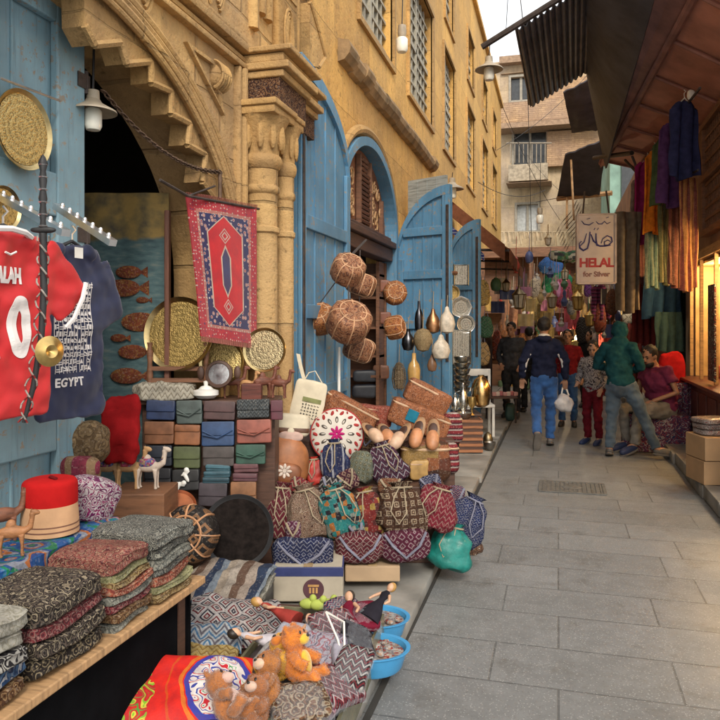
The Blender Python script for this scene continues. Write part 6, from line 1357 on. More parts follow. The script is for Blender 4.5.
# ------------------------------------------------------------------ leather poufs hanging in front of the first blue leaf
m_pf = pattern('pouf_leather', 'paisley', [(.50, .22, .11), (.55, .28, .15), (.16, .05, .03), (.46, .2, .1)], 1.7, .5, bs=.6)
m_pf2 = pattern('orange_pouf_leather', 'paisley', [(.55, .21, .06), (.6, .26, .09), (.22, .06, .03), (.55, .2, .07)], 1.8, .5, bs=.6)
PF = [(348, 270, 17, 5.7, 'topmost tooled leather pouf hanging by the blue leaf', 1, .3), (361, 284, 14.5, 6.1, 'small tooled pouf hanging behind the topmost one', 1, .9), (320, 319, 16, 5.9, 'bright orange pouf hanging left of the largest one', 2, -.3), (349, 322, 22, 5.6, 'largest brown tooled leather pouf hanging in the middle of the cluster', 1, .25), (359, 349, 15.5, 6.0, 'dark red pouf hanging lowest, below the largest one', 1, 1.0), (395, 293, 12, 7.9, 'orange pouf seen face on against the blue arched leaf, upper of two', 2, .0), (395, 327.5, 12, 7.9, 'orange pouf seen from the side against the blue arched leaf, lower of two', 2, 1.2)]
for px, py, r_, d, lb, k, yw in PF:
    R_ = pxsize(r_, d); pouf(lb, P(px, py, d), R_, R_*1.5, m_pf if k == 1 else m_pf2, (UP*(.52 if yw < .8 else .2) if px < 390 else UP*.9, .15, A+yw), 'leather poufs hanging by the blue doors', leather('pale_thong', (.62, .36, .2)))
for px, lb in ((313, 'white pole below the bright orange pouf, left of the pair'), (339, 'white pole below the largest pouf, right of the pair')):
    g = MB(); b = P(px, 300, 5.85); g.tube([(0, 0, .07), (0, 0, 1.42)], .012, 8); one('display_pole', lb, 'pole', g, m_white, (b.x, b.y, 0), group='white display poles')
g = MB(); g.tube([P(366, 240, 6.9), P(345, 262, 5.6)], .012, 6); g.tube([P(348, 262, 5.7), P(349, 300, 5.6)], .005, 5); g.tube([P(352, 260, 5.9), P(320, 303, 5.9)], .005, 5); g.tube([P(360, 250, 6.1), P(359, 335, 6.0)], .005, 5); one('iron_bracket', 'thin bracket and cords the tooled poufs hang from', 'bracket', g, m_iron)
# stacks on the shelves of the arched shop
for i, (px, py, w, h, c_, lb) in enumerate(((366, 376, 26, 12, (.03, .035, .045), 'black folded leather pile, upper, in the arched shop'), (366, 391, 28, 14, (.02, .022, .03), 'black folded leather pile, lower, in the arched shop'), (384, 286, 14, 12, (.25, .09, .05), 'small brown leather case on the top shelf of the arched shop'), (384, 318, 14, 12, (.2, .07, .04), 'small brown leather case on the middle shelf of the arched shop'), (381, 372, 16, 14, (.22, .1, .06), 'brown leather box beside the black piles in the arched shop'))):
    lump('leather_pile', lb, 'leather goods', px, py, 8.95, w, h, leather('shop_leather_%d' % i, c_), .4, .4, .08)
# ------------------------------------------------------------------ things hung on the arched blue leaf
m_net = pattern('string_net', 'diamond', [(.42, .30, .18), (.12, .07, .04), (.5, .4, .26), (.16, .1, .05)], 3.2)
m_straw = pattern('straw_weave', 'square', [(.5, .38, .2), (.3, .2, .1), (.45, .33, .17)], 2.6); m_shell = plain('pale_shell', (.55, .48, .38), .5, 0, .35, 16, .6)
def hung(name, label, cat, px, py, w, h, d, m, shape, top):
    r_, H = pxsize(w, d)/2, pxsize(h, d); t = thing(name, label, cat, P(px, py, d), A, 'pots and gourds hung on the blue arched leaf')
    pr = {'pot': [(0, -.5), (.7, -.45), (1, -.2), (.9, .1), (.4, .3), (.3, .42), (.42, .5)], 'gourd': [(0, -.5), (.75, -.42), (1, -.15), (.75, .12), (.35, .3), (.22, .45), (0, .5)], 'bowl': [(0, -.5), (.6, -.42), (1, -.1), (.95, .2), (.6, .42), (0, .5)], 'bottle': [(0, -.5), (.9, -.48), (1, -.1), (.8, .1), (.35, .25), (.3, .5)], 'cage': [(.5, -.5), (.8, -.4), (1, -.1), (.85, .25), (.35, .45), (0, .5)]}[shape]
    g = MB()
    if shape == 'cage':
        for k in range(14): q = k*math.pi/7; g.tube([(a*r_*math.cos(q), a*r_*math.sin(q), b*H) for a, b in pr], .004, 4)
        for a, b in pr[1:5]: g.tube([(a*r_*math.cos(q), a*r_*math.sin(q), b*H) for q in [j*math.pi/8 for j in range(16)]], .004, 4, closed=True)
        g.lathe([(a*r_*.8, b*H*.9) for a, b in pr], 14)
    else: g.lathe([(a*r_, b*H) for a, b in pr], 22)
    mesh('pot_body', g, m, t); g = MB(); L = pxsize(py-top, d)-H*.45; g.tube([(0, 0, H*.48), (.01, .02, H*.48+max(L, .05))], .005, 5); mesh('cord', g, m_cord, t); return t
hung('clay_pot', 'black slim necked pot hung highest on the arched leaf', 'pot', 419, 316, 9, 30, 8.6, metal('black_metal', (.08, .08, .09), .3), 'bottle', 290)
hung('copper_gourd', 'copper coloured gourd hung between the black pot and the white shell', 'gourd', 433, 321, 15, 26, 8.5, metal('dull_copper', (.45, .24, .12), .45), 'gourd', 292)
hung('white_shell', 'white ribbed gourd hung highest at the right of the arched leaf', 'gourd', 447, 320, 17, 28, 8.45, m_shell, 'gourd', 296)
hung('dark_pot', 'small dark metal pot hung at the left in the middle row', 'pot', 408, 340, 13, 22, 8.6, metal('dark_metal', (.10, .10, .11), .35), 'pot', 318)
hung('straw_bowl', 'cream lidded straw bowl hung in the middle row', 'basket', 423, 340, 19, 24, 8.4, m_straw, 'bowl', 310)
hung('white_shell', 'pale speckled gourd hung lower right, below the white ribbed one', 'gourd', 441, 347, 19, 26, 8.35, m_shell, 'gourd', 300)
hung('wire_cage', 'brown wire basket hung lowest on the left of the arched leaf', 'basket', 399, 376, 14, 28, 8.5, m_net, 'cage', 345)
hung('glass_jar', 'amber glass jar hung in the lowest row right of the wire basket', 'jar', 414, 367, 13, 28, 8.4, plain('amber_glass', (.42, .25, .08), .2), 'bottle', 340)
hung('brown_gourd', 'small brown gourd hung lowest at the right of the arched leaf', 'gourd', 432, 363, 10, 18, 8.4, leather('gourd_skin', (.2, .1, .05)), 'gourd', 340)
# plates on the narrow leaf
def plate(label, px, py, r_, d, m, sides=32, yaw=0): R_ = pxsize(r_, d); t = thing('engraved_plate', label, 'plate', P(px, py, d), 0, 'plates hung on the narrow blue leaf', rot=(UP, 0, A+yaw)); g = MB(); g.lathe([(0, .004), (R_*.65, .004), (R_*.7, .01), (R_*.95, .014), (R_, .008), (R_*.95, 0), (0, -.002)], sides); mesh('plate_body', g, m, t); g = MB(); g.tube([(R_*.98*math.cos(q), R_*.98*math.sin(q), .01) for q in [k*2*math.pi/sides for k in range(sides)]], .006, 5, closed=True); mesh('rim', g, m_steel, t)
m_pew = brass_mat('engraved_pewter', (.36, .34, .29), .3)
plate('eight sided pewter plate in the middle of the narrow leaf', 461, 307, 11, 9.9, m_pew, 8); plate('small round brass plate hung high on the narrow leaf', 452, 293, 8, 10.0, mb1); plate('round grey plate hung just below the eight sided one', 466, 324, 9, 9.85, m_pew)
def panel(label, px, py, w, h, d): t = thing('engraved_board', label, 'panel', P(px, py, d), A); g = MB(); g.box((0, 0, 0), (pxsize(w, d), .03, pxsize(h, d)), bev=.004); mesh('panel_body', g, m_pew, t, smooth=False); g = MB(); W_, H_ = pxsize(w, d)/2, pxsize(h, d)/2; g.tube([(-W_, -.018, -H_), (W_, -.018, -H_), (W_, -.018, H_), (-W_, -.018, H_)], .014, 6, closed=True); mesh('panel_frame', g, metal('old_steel', (.3, .3, .28), .4), t)
panel('small grey metal box fixed high on the narrow leaf', 461, 275, 14, 20, 9.9); panel('framed engraved metal panel low on the narrow leaf', 461, 347, 18, 34, 9.85)
g = MB(); g.tube([P(447, 273, 9.6), P(456, 273, 9.9)], .03, 8); one('wooden_peg', 'short wooden latch between the two blue leaves', 'latch', g, m_brown_wood)
# ------------------------------------------------------------------ brass and copper stall
def stall_table(label, px0, px1, ytop, d, dep, m, h0=0.072, nm='metal_table'):
    z = 1.6-d*(ytop-325)/720; c, s = cbox(px0, px1, d, d+dep, z-.03, z); t = thing(nm, label, 'table', (c.x, c.y, h0), A)
    g = MB(); g.box((0, 0, c.z-h0), s, bev=.006); mesh('table_top', g, m, t, smooth=False)
    for x in (-1, 1):
        for y in (-1, 1): g = MB(); g.tube([(x*(s[0]/2-.03), y*(s[1]/2-.03), 0), (x*(s[0]/2-.03), y*(s[1]/2-.03), z-.03-h0)], .016, 6); mesh('leg', g, m_iron, t)
    return t
stall_table('low dark table under the brass and silver pots', 453, 482, 414, 8.9, .5, m_dark_wood)
c, s = cbox(459, 483, 8.55, 8.85, .072, 1.6-8.6*(419-325)/720); t = thing('wooden_crate', 'slatted reddish wooden crate on the pavement below the brass pots', 'crate', (c.x, c.y, .072), A)
g = MB(); g.box((0, .0, s[2]/2), (s[0]*.94, s[1]*.94, s[2]*.96)); mesh('crate_core', g, m_dark_wood, t, smooth=False)
g = MB()
for k in range(6): g.box((0, -s[1]/2+.005, .03+k*(s[2]-.05)/5), (s[0], .012, .032)); g.box((s[0]/2-.005, 0, .03+k*(s[2]-.05)/5), (.012, s[1]*.93, .032))
mesh('slat', g, wood('red_slat', (.30, .12, .05)), t, smooth=False)
def vessel(name, label, px, py, w, h, d, m, prof, grp='brass and silver ware on the stall', sp=None):
    r_, H = pxsize(w, d)/2, pxsize(h, d); t = thing(name, label, 'vessel', P(px, py+h/2, d), A, grp); g = MB(); g.lathe([(a*r_, b*H) for a, b in prof], 24); mesh('vessel_body', g, m, t)
    if sp: g = MB(); g.tube([(r_*.8, 0, H*.35), (r_*1.5, 0, H*.55), (r_*1.8, 0, H*.85)], [r_*.22, r_*.14, r_*.1], 8); mesh('spout', g, m, t); g = MB(); g.tube([(-r_*.6, 0, H*.75), (-r_*1.4, 0, H*.7), (-r_*1.35, 0, H*.35), (-r_*.85, 0, H*.25)], r_*.09, 6); mesh('handle', g, m, t)
    return t
BALL = [(.4, 0), (.8, .08), (1, .35), (.98, .6), (.7, .85), (.3, .95), (.34, 1)]; URN = [(.6, 0), (.5, .06), (.3, .12), (.9, .3), (1, .5), (.6, .72), (.4, .8), (.55, .9), (.2, .95), (.1, 1)]; CUP = [(.7, 0), (.2, .1), (.2, .35), (.9, .55), (1, 1), (.92, 1), (.8, .6)]; BOWL = [(.4, 0), (.8, .35), (1, 1), (.94, 1), (.7, .4)]
m_silver = metal('silver_ware', (.55, .54, .5), .28); m_gold = metal('gold_ware', (.75, .48, .2), .25)
vessel('copper_pot', 'big round shining copper pot on the stall', 481, 391, 20, 32, 8.9, m_gold, BALL); vessel('silver_urn', 'tall silver urn left of the copper pot', 463, 399, 11, 32, 8.8, m_silver, URN, sp=True); vessel('silver_urn', 'small silver coffee pot at the left end of the stall', 455, 404, 9, 22, 8.8, m_silver, URN, sp=True)
vessel('brass_cup', 'brass goblet between the urn and the copper pot', 472, 406, 8, 18, 8.75, m_brass, CUP); vessel('brass_bowl', 'wide silver bowl at the front of the stall', 464, 416, 16, 7, 8.7, m_silver, BOWL)
for i in range(6): vessel('steel_bowl', 'steel bowl of the nested tower behind the silver urn', 462, 360+i*6.2, 17, 7, 9.1, m_silver, BOWL, 'tower of steel bowls')
vessel('brass_pot', 'dark brass pot on the ground beside the slatted crate', 488, 440, 10, 16, 8.9, metal('dark_brass', (.25, .2, .12), .45), BALL); vessel('brass_pot', 'small dull pewter dish on the ground at the edge of the stall', 490, 446, 12, 8, 8.75, metal('pewter', (.28, .27, .25), .45), BOWL); vessel('brass_pot', 'dark pot on the ground under the low table', 455, 437, 9, 18, 8.95, metal('dark_brass', (.25, .2, .12), .45), BALL)
# white chair
cp_ = P(479, 400, 10.0); t = thing('white_chair', 'white wooden chair behind the copper pot', 'chair', (cp_.x, cp_.y, .072), A)
m_wp = plain('white_chair_paint', (.6, .58, .53), .5, 0, .12)
g = MB(); g.box((0, 0, .42), (.38, .36, .04), bev=.008); mesh('seat', g, m_wp, t)
g = MB(); g.box((0, .17, .86), (.38, .03, .1), bev=.008); g.box((0, .17, .62), (.3, .02, .05)); mesh('backrest', g, m_wp, t)
for x in (-.17, .17):
    g = MB(); g.box((x, .17, .45), (.035, .035, .9)); mesh('leg', g, m_wp, t, smooth=False); g = MB(); g.box((x, -.15, .2), (.035, .035, .4)); mesh('leg', g, m_wp, t, smooth=False)
stall_table('small iron table spread with pink boxes beyond the copper pot', 491, 518, 397, 11.2, .6, m_dark_wood)
for i in range(7): lump('pink_packet', 'small pink and white packet on the iron table', 'packet', 494+i*3.6, 394, 11.35+.05*(i % 3), 4, 4+i % 3, plain('packet_%d' % (i % 3), ((.5, .25, .22), (.55, .45, .38), (.4, .12, .12))[i % 3], .5), .8, .3)['group'] = 'packets on the iron table'
lump('green_bucket', 'dark green bundle under the iron table', 'bundle', 510, 412, 11.5, 10, 18, plain('dark_green', (.02, .05, .04), .6), .9, .6)
# ------------------------------------------------------------------ hanging clothes on the right
def drape(name, label, cat, px, y0, y1, d, w, m, folds=5, yaw=0, flare=1.2, hanger=True, group=None, depth=.05):
    W_, H_ = pxsize(w, d)/2, pxsize(y1-y0, d); s = seed(); t = thing(name, label, cat, P(px, y0, d), A+yaw, group); g = MB()
    def f(u, v):
        x = (u-.5)*2; sh = min(1, .6+.9*v/.1) if hanger else 1; fl = 1+(flare-1)*v
        return Vector((x*W_*sh*fl, depth*math.sin(x*folds*1.7+s+v*1.5)*(.25+.75*v)+.03*noise.noise(Vector((x*3, v*3, s))), -H_*v-.06*abs(x)*(1-v)*(1 if hanger else 0)-.03*math.sin(x*3+s)*v))
    g.grid(f, 34, 18, .025); mesh('cloth', g, m, t, ang=80)
    if hanger: g = MB(); g.tube([(-W_*.45, -.01, -.05), (0, -.01, .02), (W_*.45, -.01, -.05)], .008, 5); g.tube([(0, -.01, .02), (0, 0, .07), (.02, 0, .09), (0, 0, .11)], .005, 5); mesh('hanger', g, m_wp, t)
    return t
CL = [(644, 178, 246, 11.6, 11, (.34, .30, .27), 'grey cream dress hanging at the far end of the clothes rail', .9), (652, 160, 246, 10.6, 15, (.24, .02, .11), 'magenta dress hanging second from the far end of the rail', .8), (659, 150, 234, 9.9, 11, (.62, .17, .02), 'bright orange dress hanging in the middle of the rail', .7), (668, 138, 208, 9.2, 12, (.06, .09, .04), 'olive green dress hanging right of the orange one', .6), (677, 122, 206, 8.5, 14, (.07, .03, .10), 'dark purple dress with a pale label hanging right of the green one', .5), (689, 100, 178, 7.7, 15, (.02, .022, .06), 'navy dress hanging nearest on the rail under the brown eave', .5)]
for px, a_, b_, d, w, c_, lb, yw in CL: drape('hanging_dress', lb, 'dress', px-5, a_, b_, d, w*1.9, fabric('dress_%03d' % px, tuple(min(.8, q*1.5) for q in c_), .3), 4, R(15)*yw, 1.12, True, 'dresses on the rail under the eave')
drape('hanging_skirt', 'purple and magenta patterned skirt hanging lowest below the magenta dress', 'skirt', 655, 222, 248, 10.4, 18, pattern('skirt_print', 'swirl', [(.2, .02, .12), (.08, .03, .16), (.25, .03, .08)], 2.2), 4, .4)
SCF = [(643, 208, 286, 11, 10, [(.34, .13, .10), (.26, .07, .07), (.4, .2, .15)], 'rose striped scarf hanging at the far end of the lower row'), (655, 212, 288, 10, 13, [(.10, .17, .15), (.18, .22, .17), (.06, .11, .10)], 'grey teal striped scarf hanging in the lower row'), (667, 200, 284, 9.2, 11, [(.16, .17, .08), (.25, .22, .10), (.08, .09, .05)], 'olive striped scarf hanging in the lower row'), (677, 190, 286, 8.6, 13, [(.18, .06, .05), (.28, .12, .08), (.1, .04, .03)], 'dark red brown striped scarf hanging in the lower row'), (690, 178, 290, 7.9, 18, [(.50, .24, .08), (.42, .18, .07), (.22, .06, .05)], 'wide orange and tan striped scarf hanging nearest in the lower row')]
for px, a_, b_, d, w, c_, lb in SCF: drape('hanging_scarf', lb, 'scarf', px-3, a_, b_, d, w*1.15, pattern('hung_scarf_%d' % px, 'stripe', [tuple(min(.8, q*1.5) for q in k_) for k_ in c_], 1.6, .8), 6, R(20), 1.05, False, 'striped scarves hanging under the dresses', .03)
g = MB(); g.tube([P(636, 170, 12.4), P(700, 88, 7.1)], .014, 8); g.tube([P(640, 206, 11.4), P(698, 170, 7.5)], .012, 8); one('clothes_rail', 'two thin rails the dresses and striped scarves hang from', 'rail', g, m_iron)
lump('white_hook_cap', 'white plastic hook cap above the navy dress', 'hook', 691, 95, 7.6, 7, 10, m_white, .8, .7)
# ------------------------------------------------------------------ around the seated man
m_wallcl = pattern('tent_cloth', 'swirl', [(.34, .06, .10), (.05, .06, .16), (.55, .48, .48), (.34, .06, .10), (.06, .05, .14)], 1.7)
bx = Vector((1.16, 9.75, 0)); t = thing('cloth_bench', 'low bench draped in red, white and navy scrolled tent cloth under the seated man', 'bench', bx)
g = MB(); g.box((.03, .12, .23), (.72, .42, .46), bev=.02); mesh('bench_body', g, m_dark_wood, t, smooth=False)
g = MB()
g.grid(lambda u, v: Vector((-.36+.76*u, -.1-.012*math.sin(u*40)*(1-v), .012+.46*v)), 60, 6, .012); g.grid(lambda u, v: Vector((-.345-.01*math.sin(u*30)*(1-v), -.1+.44*u, .012+.46*v)), 30, 6, .012); g.box((.03, .12, .469), (.75, .44, .012)); mesh('drape', g, m_wallcl, t)
c = P(683, 424, 9.3); g = MB(); g.grid(lambda u, v: Vector((-.16+.32*u, .012*math.sin(u*26), -.47+.94*v)), 30, 10, .02); one('tent_cloth', 'strip of scrolled tent cloth hanging on the wall right of the seated man', 'cloth', g, m_wallcl, c+Vector((0, 0, .06)), (0, 0, A))
lump('red_cushion', 'bright red cushion propped behind the seated man', 'cushion', 672, 372, 9.75, 26, 40, fabric('red_cushion_cloth', (.42, .012, .015)), .4, .6)
drape('hanging_curtain', 'dark navy cloth hanging behind the seated man', 'cloth', 662, 276, 318, 10.6, 36, fabric('navy_curtain', (.03, .075, .15)), 6, 0, 1.05, False)
drape('hanging_curtain', 'dark maroon cloth hanging in the doorway left of the navy one', 'cloth', 643, 270, 345, 11.2, 20, fabric('maroon_curtain', (.17, .03, .03)), 6, 0, 1.05, False)
drape('hanging_curtain', 'dull teal cloth hanging just behind the head of the seated man', 'cloth', 668, 312, 352, 10.4, 26, fabric('dull_teal', (.045, .085, .085)), 6, 0, 1.05, False)
drape('hanging_curtain', 'grey brown cloth hanging behind the right edge of the painted sign', 'cloth', 628, 212, 312, 10.2, 26, fabric('grey_brown_cloth', (.20, .16, .12)), 4, 0, .8, False, None, .08)
# cartons at the right edge
for i, (z, lb) in enumerate(((.135, 'brown cardboard carton at the right edge standing on the kerb, lower of two'), (.355, 'brown cardboard carton at the right edge, upper of two, with wrapped goods on it'))):
    b = P(690, 460, 6.75); t = thing('cardboard_box', lb, 'box', (b.x+.3, b.y+.1, z), A-R(2)+i*.03)
    g = MB(); g.box((0, 0, .108), (.52, .4, .214), bev=.006); mesh('box_body', g, plain('warm_cardboard', (.40, .25, .13), .75, 0, .14, 5), t, smooth=False)
    g = MB(); g.box((0, -.2015, .12), (.07, .004, .18)); g.box((0, 0, .2155), (.07, .39, .003)); mesh('tape', g, plain('brown_tape', (.35, .24, .12), .3), t, smooth=False)
for k in range(3): t = MB(); t.sq((.17, .14, .028), .35, .4, 30, 12, .014, 14, k+40); one('wrapped_pack', 'grey patterned pack in clear wrap on the upper carton, %s of three' % ('bottom', 'middle', 'top')[k], 'packet', t, pattern('wrap_pack', 'paisley', [(.5, .46, .44), (.2, .15, .14), (.58, .55, .52), (.3, .1, .08)], 2, .2), (b.x+.24-.01*k, b.y+.1, .6+.052*k), (0, 0, A+.1*k))
# ------------------------------------------------------------------ bazaar beyond: covered stalls closing the view
YS = 18.5
st_ = thing('bazaar_stall', 'dark wooden bazaar stall front across the bend of the alley behind the walking people', 'stall', (0, YS, 0))
m_stall = wood('stall_wood', (.20, .10, .055), 2, 2, 10)
g = MB(); g.b2((-1.98, .5, 0), (2.4, .6, 3.6)); g.b2((-1.98, -.1, 3.3), (2.4, .5, 3.45)); mesh('back_board', g, m_stall, st_, smooth=False)
for x in (-1.9, -.7, .6, 1.7): g = MB(); g.b2((x, -.08, 0), (x+.1, .02, 3.3)); mesh('post', g, m_stall, st_, smooth=False)
g = MB()
for z in (.75, 1.3, 1.9): g.b2((-1.85, .1, z), (2.3, .5, z+.04))
g.b2((-1.85, 0, .0), (-.2, .4, .6)); g.b2((.9, 0, 0), (2.3, .4, .6)); mesh('shelf', g, m_stall, st_, smooth=False)
m_lant = metal('lantern_metal', (.30, .22, .12), .4)
def lantern(label, px, py, d, h, m=m_lant, gl=(.5, .45, .35)):
    s = pxsize(h, d); t = thing('hanging_lantern', label, 'lantern', P(px, py, d), 0, 'lanterns hung in the bazaar'); g = MB()
    g.lathe([(0, -.5*s), (.18*s, -.45*s), (.2*s, -.4*s)], 8); g.lathe([(.28*s, .12*s), (.3*s, .16*s), (.16*s, .3*s), (.06*s, .4*s), (.05*s, .5*s), (0, .52*s)], 8)
    for k in range(8): q = k*math.pi/4; g.tube([(.19*s*math.cos(q), .19*s*math.sin(q), -.42*s), (.29*s*math.cos(q), .29*s*math.sin(q), .14*s)], .014*s, 4)
    g.tube([(0, 0, .5*s), (0, 0, s*1.3)], .008, 4); mesh('lantern_frame', g, m, t); g = MB(); g.lathe([(.17*s, -.42*s), (.27*s, .13*s)], 8); mesh('lantern_glass', g, plain('lantern_glass_%d' % int(gl[0]*99), gl, .25), t); return t
for q in (('dark iron lantern hung left of the walking man, under the brown awning', 519, 298, 12.5, 24), ('small dark lantern hung above the man in the grey jacket', 506, 285, 13, 14), ('white paper lantern hung in the middle over the walking man', 565, 274, 14, 14, m_lant, (.7, .68, .6)), ('white paper lantern hung left of the painted sign', 583, 262, 13.5, 14, m_lant, (.7, .68, .6)), ('pale lantern hung high beside the green bag', 548, 240, 15, 12, m_lant, (.65, .6, .5)), ('brass lantern hung just under the painted sign', 578, 300, 12.5, 22, m_brass, (.5, .36, .14)), ('dark lantern hung over the head of the walking man', 552, 300, 14, 18), ('small white lantern hung low over the red shirted passer by', 568, 302, 14.5, 10, m_lant, (.7, .68, .6)), ('brass lantern hung in front of the stall, right of the walking man', 590, 318, 13, 18, m_brass, (.5, .36, .14))): lantern(*q)
FAR = [
 ('green_bag', 'bright green cloth bag hung at the end of the brown awning', 'bag', 557, 282, 16, 30, 22, (.0, .17, .08)), ('blue_bag', 'bright blue cloth bag hung above the green one', 'bag', 551, 266, 16, 24, 18, (.02, .12, .42)),
 ('yellow_basket', 'yellow straw basket hung beside the narrow blue leaf', 'basket', 483, 293, 11, 14, 26, (.42, .26, .08)), ('green_bundle', 'dark green bundle hung below the yellow basket', 'bundle', 486, 327, 11, 14, 22, (.03, .10, .05)), ('tan_bundle', 'tan bundle hung low beside the engraved panel', 'bundle', 483, 354, 11, 14, 24, (.3, .2, .09)),
 ('pale_bundle', 'pale cloth hung below the awning edge next to the blue bag', 'bundle', 535, 288, 15, 12, 20, (.4, .33, .24)), ('brown_jar', 'brown clay jar standing on the stall shelf behind the grey jacket', 'jar', 503, 328, 16, 10, 18, (.25, .1, .04)), ('gold_cloth', 'gold coloured bundle hung beside the painted sign', 'bundle', 577, 285, 14, 10, 24, (.4, .28, .08)), ('purple_bag', 'small purple bag hung under the left corner of the sign', 'bag', 588, 290, 13.5, 8, 14, (.14, .04, .25)),
 ('pink_sack', 'pink and red sack hung behind the walking man, right of his head', 'sack', 563, 293, 15, 20, 30, (.34, .05, .10)), ('white_toy', 'small white toy hung right of the walking man', 'toy', 571, 308, 13, 8, 14, (.6, .56, .5)), ('dark_bag', 'black bag hung behind the child', 'bag', 583, 330, 14, 14, 26, (.02, .02, .025)), ('red_bag', 'rust red bag hung beside the teal hood', 'bag', 600, 318, 13, 12, 30, (.3, .07, .04)), ('pink_cloth', 'pale pink lit cloth hung right of the sign post', 'cloth', 628, 312, 13, 12, 26, (.6, .45, .46)), ('brown_bag', 'brown leather bag hung between the sign and the pink cloth', 'bag', 612, 302, 12.5, 12, 26, (.2, .09, .05)), ('gold_lamp', 'yellow shaded heap of brass on the stall behind the red shirted passer by', 'brass ware', 578, 346, 15, 18, 12, (.6, .38, .12)), ('red_bundle', 'red brown bundle on the stall at the far left', 'bundle', 497, 345, 15, 10, 30, (.24, .06, .04)), ('olive_cloth', 'olive gold cloth stretched at the back of the stall', 'cloth', 530, 310, 18, 30, 40, (.25, .17, .05)), ('orange_pot', 'orange clay pot on the stall left of the walking man', 'pot', 524, 336, 17.6, 10, 12, (.4, .15, .05))]
for nm, lb, ct, px, py, d, w, h, c_ in FAR:
    W_, H_ = pxsize(w, d)/2, pxsize(h, d)/2; t = thing(nm, lb, ct, P(px, py, d), A); c_ = tuple(min(.75, q*1.9) for q in c_); g = MB(); g.sq((W_, W_*.6, H_), .7, .8, 22, 14, W_*.14, 3/W_*.8, seed(), tap=lambda z: (1-.2*max(0, z), 1-.3*max(0, z))); mesh('%s_body' % nm.split('_')[1], g, pattern('far_%s' % nm, ('kilim', 'paisley', 'diamond', 'swirl')[len(nm) % 4], [c_, tuple(q*.8 for q in c_), c_, tuple(q*.35 for q in c_), tuple(min(.7, q*.6+.12) for q in c_)], .9, .8), t, ang=80); g = MB(); g.tube([(-W_*.3, 0, H_*.9), (0, 0, H_+.14), (W_*.3, 0, H_*.9)], .008, 5); mesh('cord', g, m_cord2, t)
FD = [(600, 284, 320, 13, 16, (.18, .02, .08), 'striped maroon cloth hung right under the painted sign', 1), (571, 290, 330, 15, 14, (.26, .06, .07), 'dusty red dress hung behind the white toy', 0), (545, 300, 345, 17, 16, (.2, .14, .05), 'ochre dress hung behind the walking man', 0), (620, 315, 390, 14.5, 16, (.16, .07, .04), 'brown robe hung in the shadow behind the teal hooded man', 0), (606, 325, 395, 15, 14, (.28, .05, .04), 'rust red robe hung between the child and the teal hooded man', 0), (592, 330, 400, 16, 14, (.06, .05, .06), 'black robe hung behind the child', 0), (512, 292, 330, 16, 18, (.22, .12, .08), 'brown blanket hung behind the grey jacket', 0), (634, 300, 400, 13, 12, (.12, .03, .03), 'dark red robe hung at the right of the alley', 0), (580, 300, 345, 16.5, 12, (.36, .24, .1), 'gold embroidered robe hung behind the black bag', 0), (486, 330, 400, 12.5, 10, (.05, .035, .03), 'dark robe hung at the far end of the left wall', 0)]
for px, a_, b_, d, w, c_, lb, k in [(*q_[:5], tuple(min(.8, x*1.7) for x in q_[5]), *q_[6:]) for q_ in FD]: drape('hanging_robe', lb, 'robe', px, a_, b_, d, w, pattern('robe_%d' % px, 'hstripe', [c_, (.06, .01, .05), (.3, .08, .2)], 2.2) if k else fabric('robe_%d' % px, c_, .4), 4, 0, 1.1, True, 'robes hung in the bazaar')
# small wares filling the stall shelves, each a thing
rr = random.Random(77)
WC = [(.4, .25, .1), (.3, .06, .05), (.5, .42, .3), (.06, .07, .1), (.12, .2, .12), (.25, .12, .2), (.55, .35, .1)]
for z in (.04, .79, 1.34, 1.94):
    x = -1.75
    while x < 2.2:
        if z < .5 and (-.3 < x < .95): x += .3; continue
        h = rr.uniform(.18, .42); r_ = rr.uniform(.07, .13); g = MB(); k = rr.randrange(3); c_ = rr.randrange(7)
        g.lathe([[(a*r_, b*h) for a, b in BALL], [(a*r_, b*h) for a, b in URN], [(r_*.8, 0), (r_, h*.05), (r_, h*.9), (r_*.4, h)]][k], 14)
        one('stall_ware', 'small pot or jar among the wares on the bazaar stall shelves', 'ware', g, plain('ware_%d' % c_, WC[c_], .4), (x, YS+(.25 if z > .5 else -.2), z+(0 if z > .5 else -.03)), group='wares on the bazaar stall shelves'); x += rr.uniform(.26, .42)
lump('white_garland', 'green and pale bunting bundle strung above the bazaar left of the sign', 'bunting', 566, 256, 15, 34, 12, pattern('bunting', 'patch', [(.03, .12, .06), (.45, .42, .32), (.05, .05, .05), (.1, .2, .08)], 1.2), .3, .7, .3)

for px, py, d, e_, lb in ((577, 338, 15.2, 45, 'bare lit bulb glowing over the brass on the bazaar stall'), (626, 300, 12.8, 5, 'bare lit bulb glowing beside the pale pink cloth right of the sign')):
    t = thing('lit_bulb', lb, 'lamp', P(px, py, d)); g = MB(); g.sq((.05, .05, .065), 1, 1, 14, 10); mesh('bulb', g, glow('lit_bulb', (1, .8, .5), 8), t)
    g = MB(); g.tube([(0, 0, .06), (0, 0, .5)], .008, 5); mesh('flex', g, m_black, t)
    l = bpy.data.lights.new('bulb_light', 'POINT'); l.energy = e_; l.color = (1, .74, .42); l.shadow_soft_size = .06; o = bpy.data.objects.new('bulb_light', l); COL.objects.link(o); o.parent = t; o.location = (0, -.12, 0)
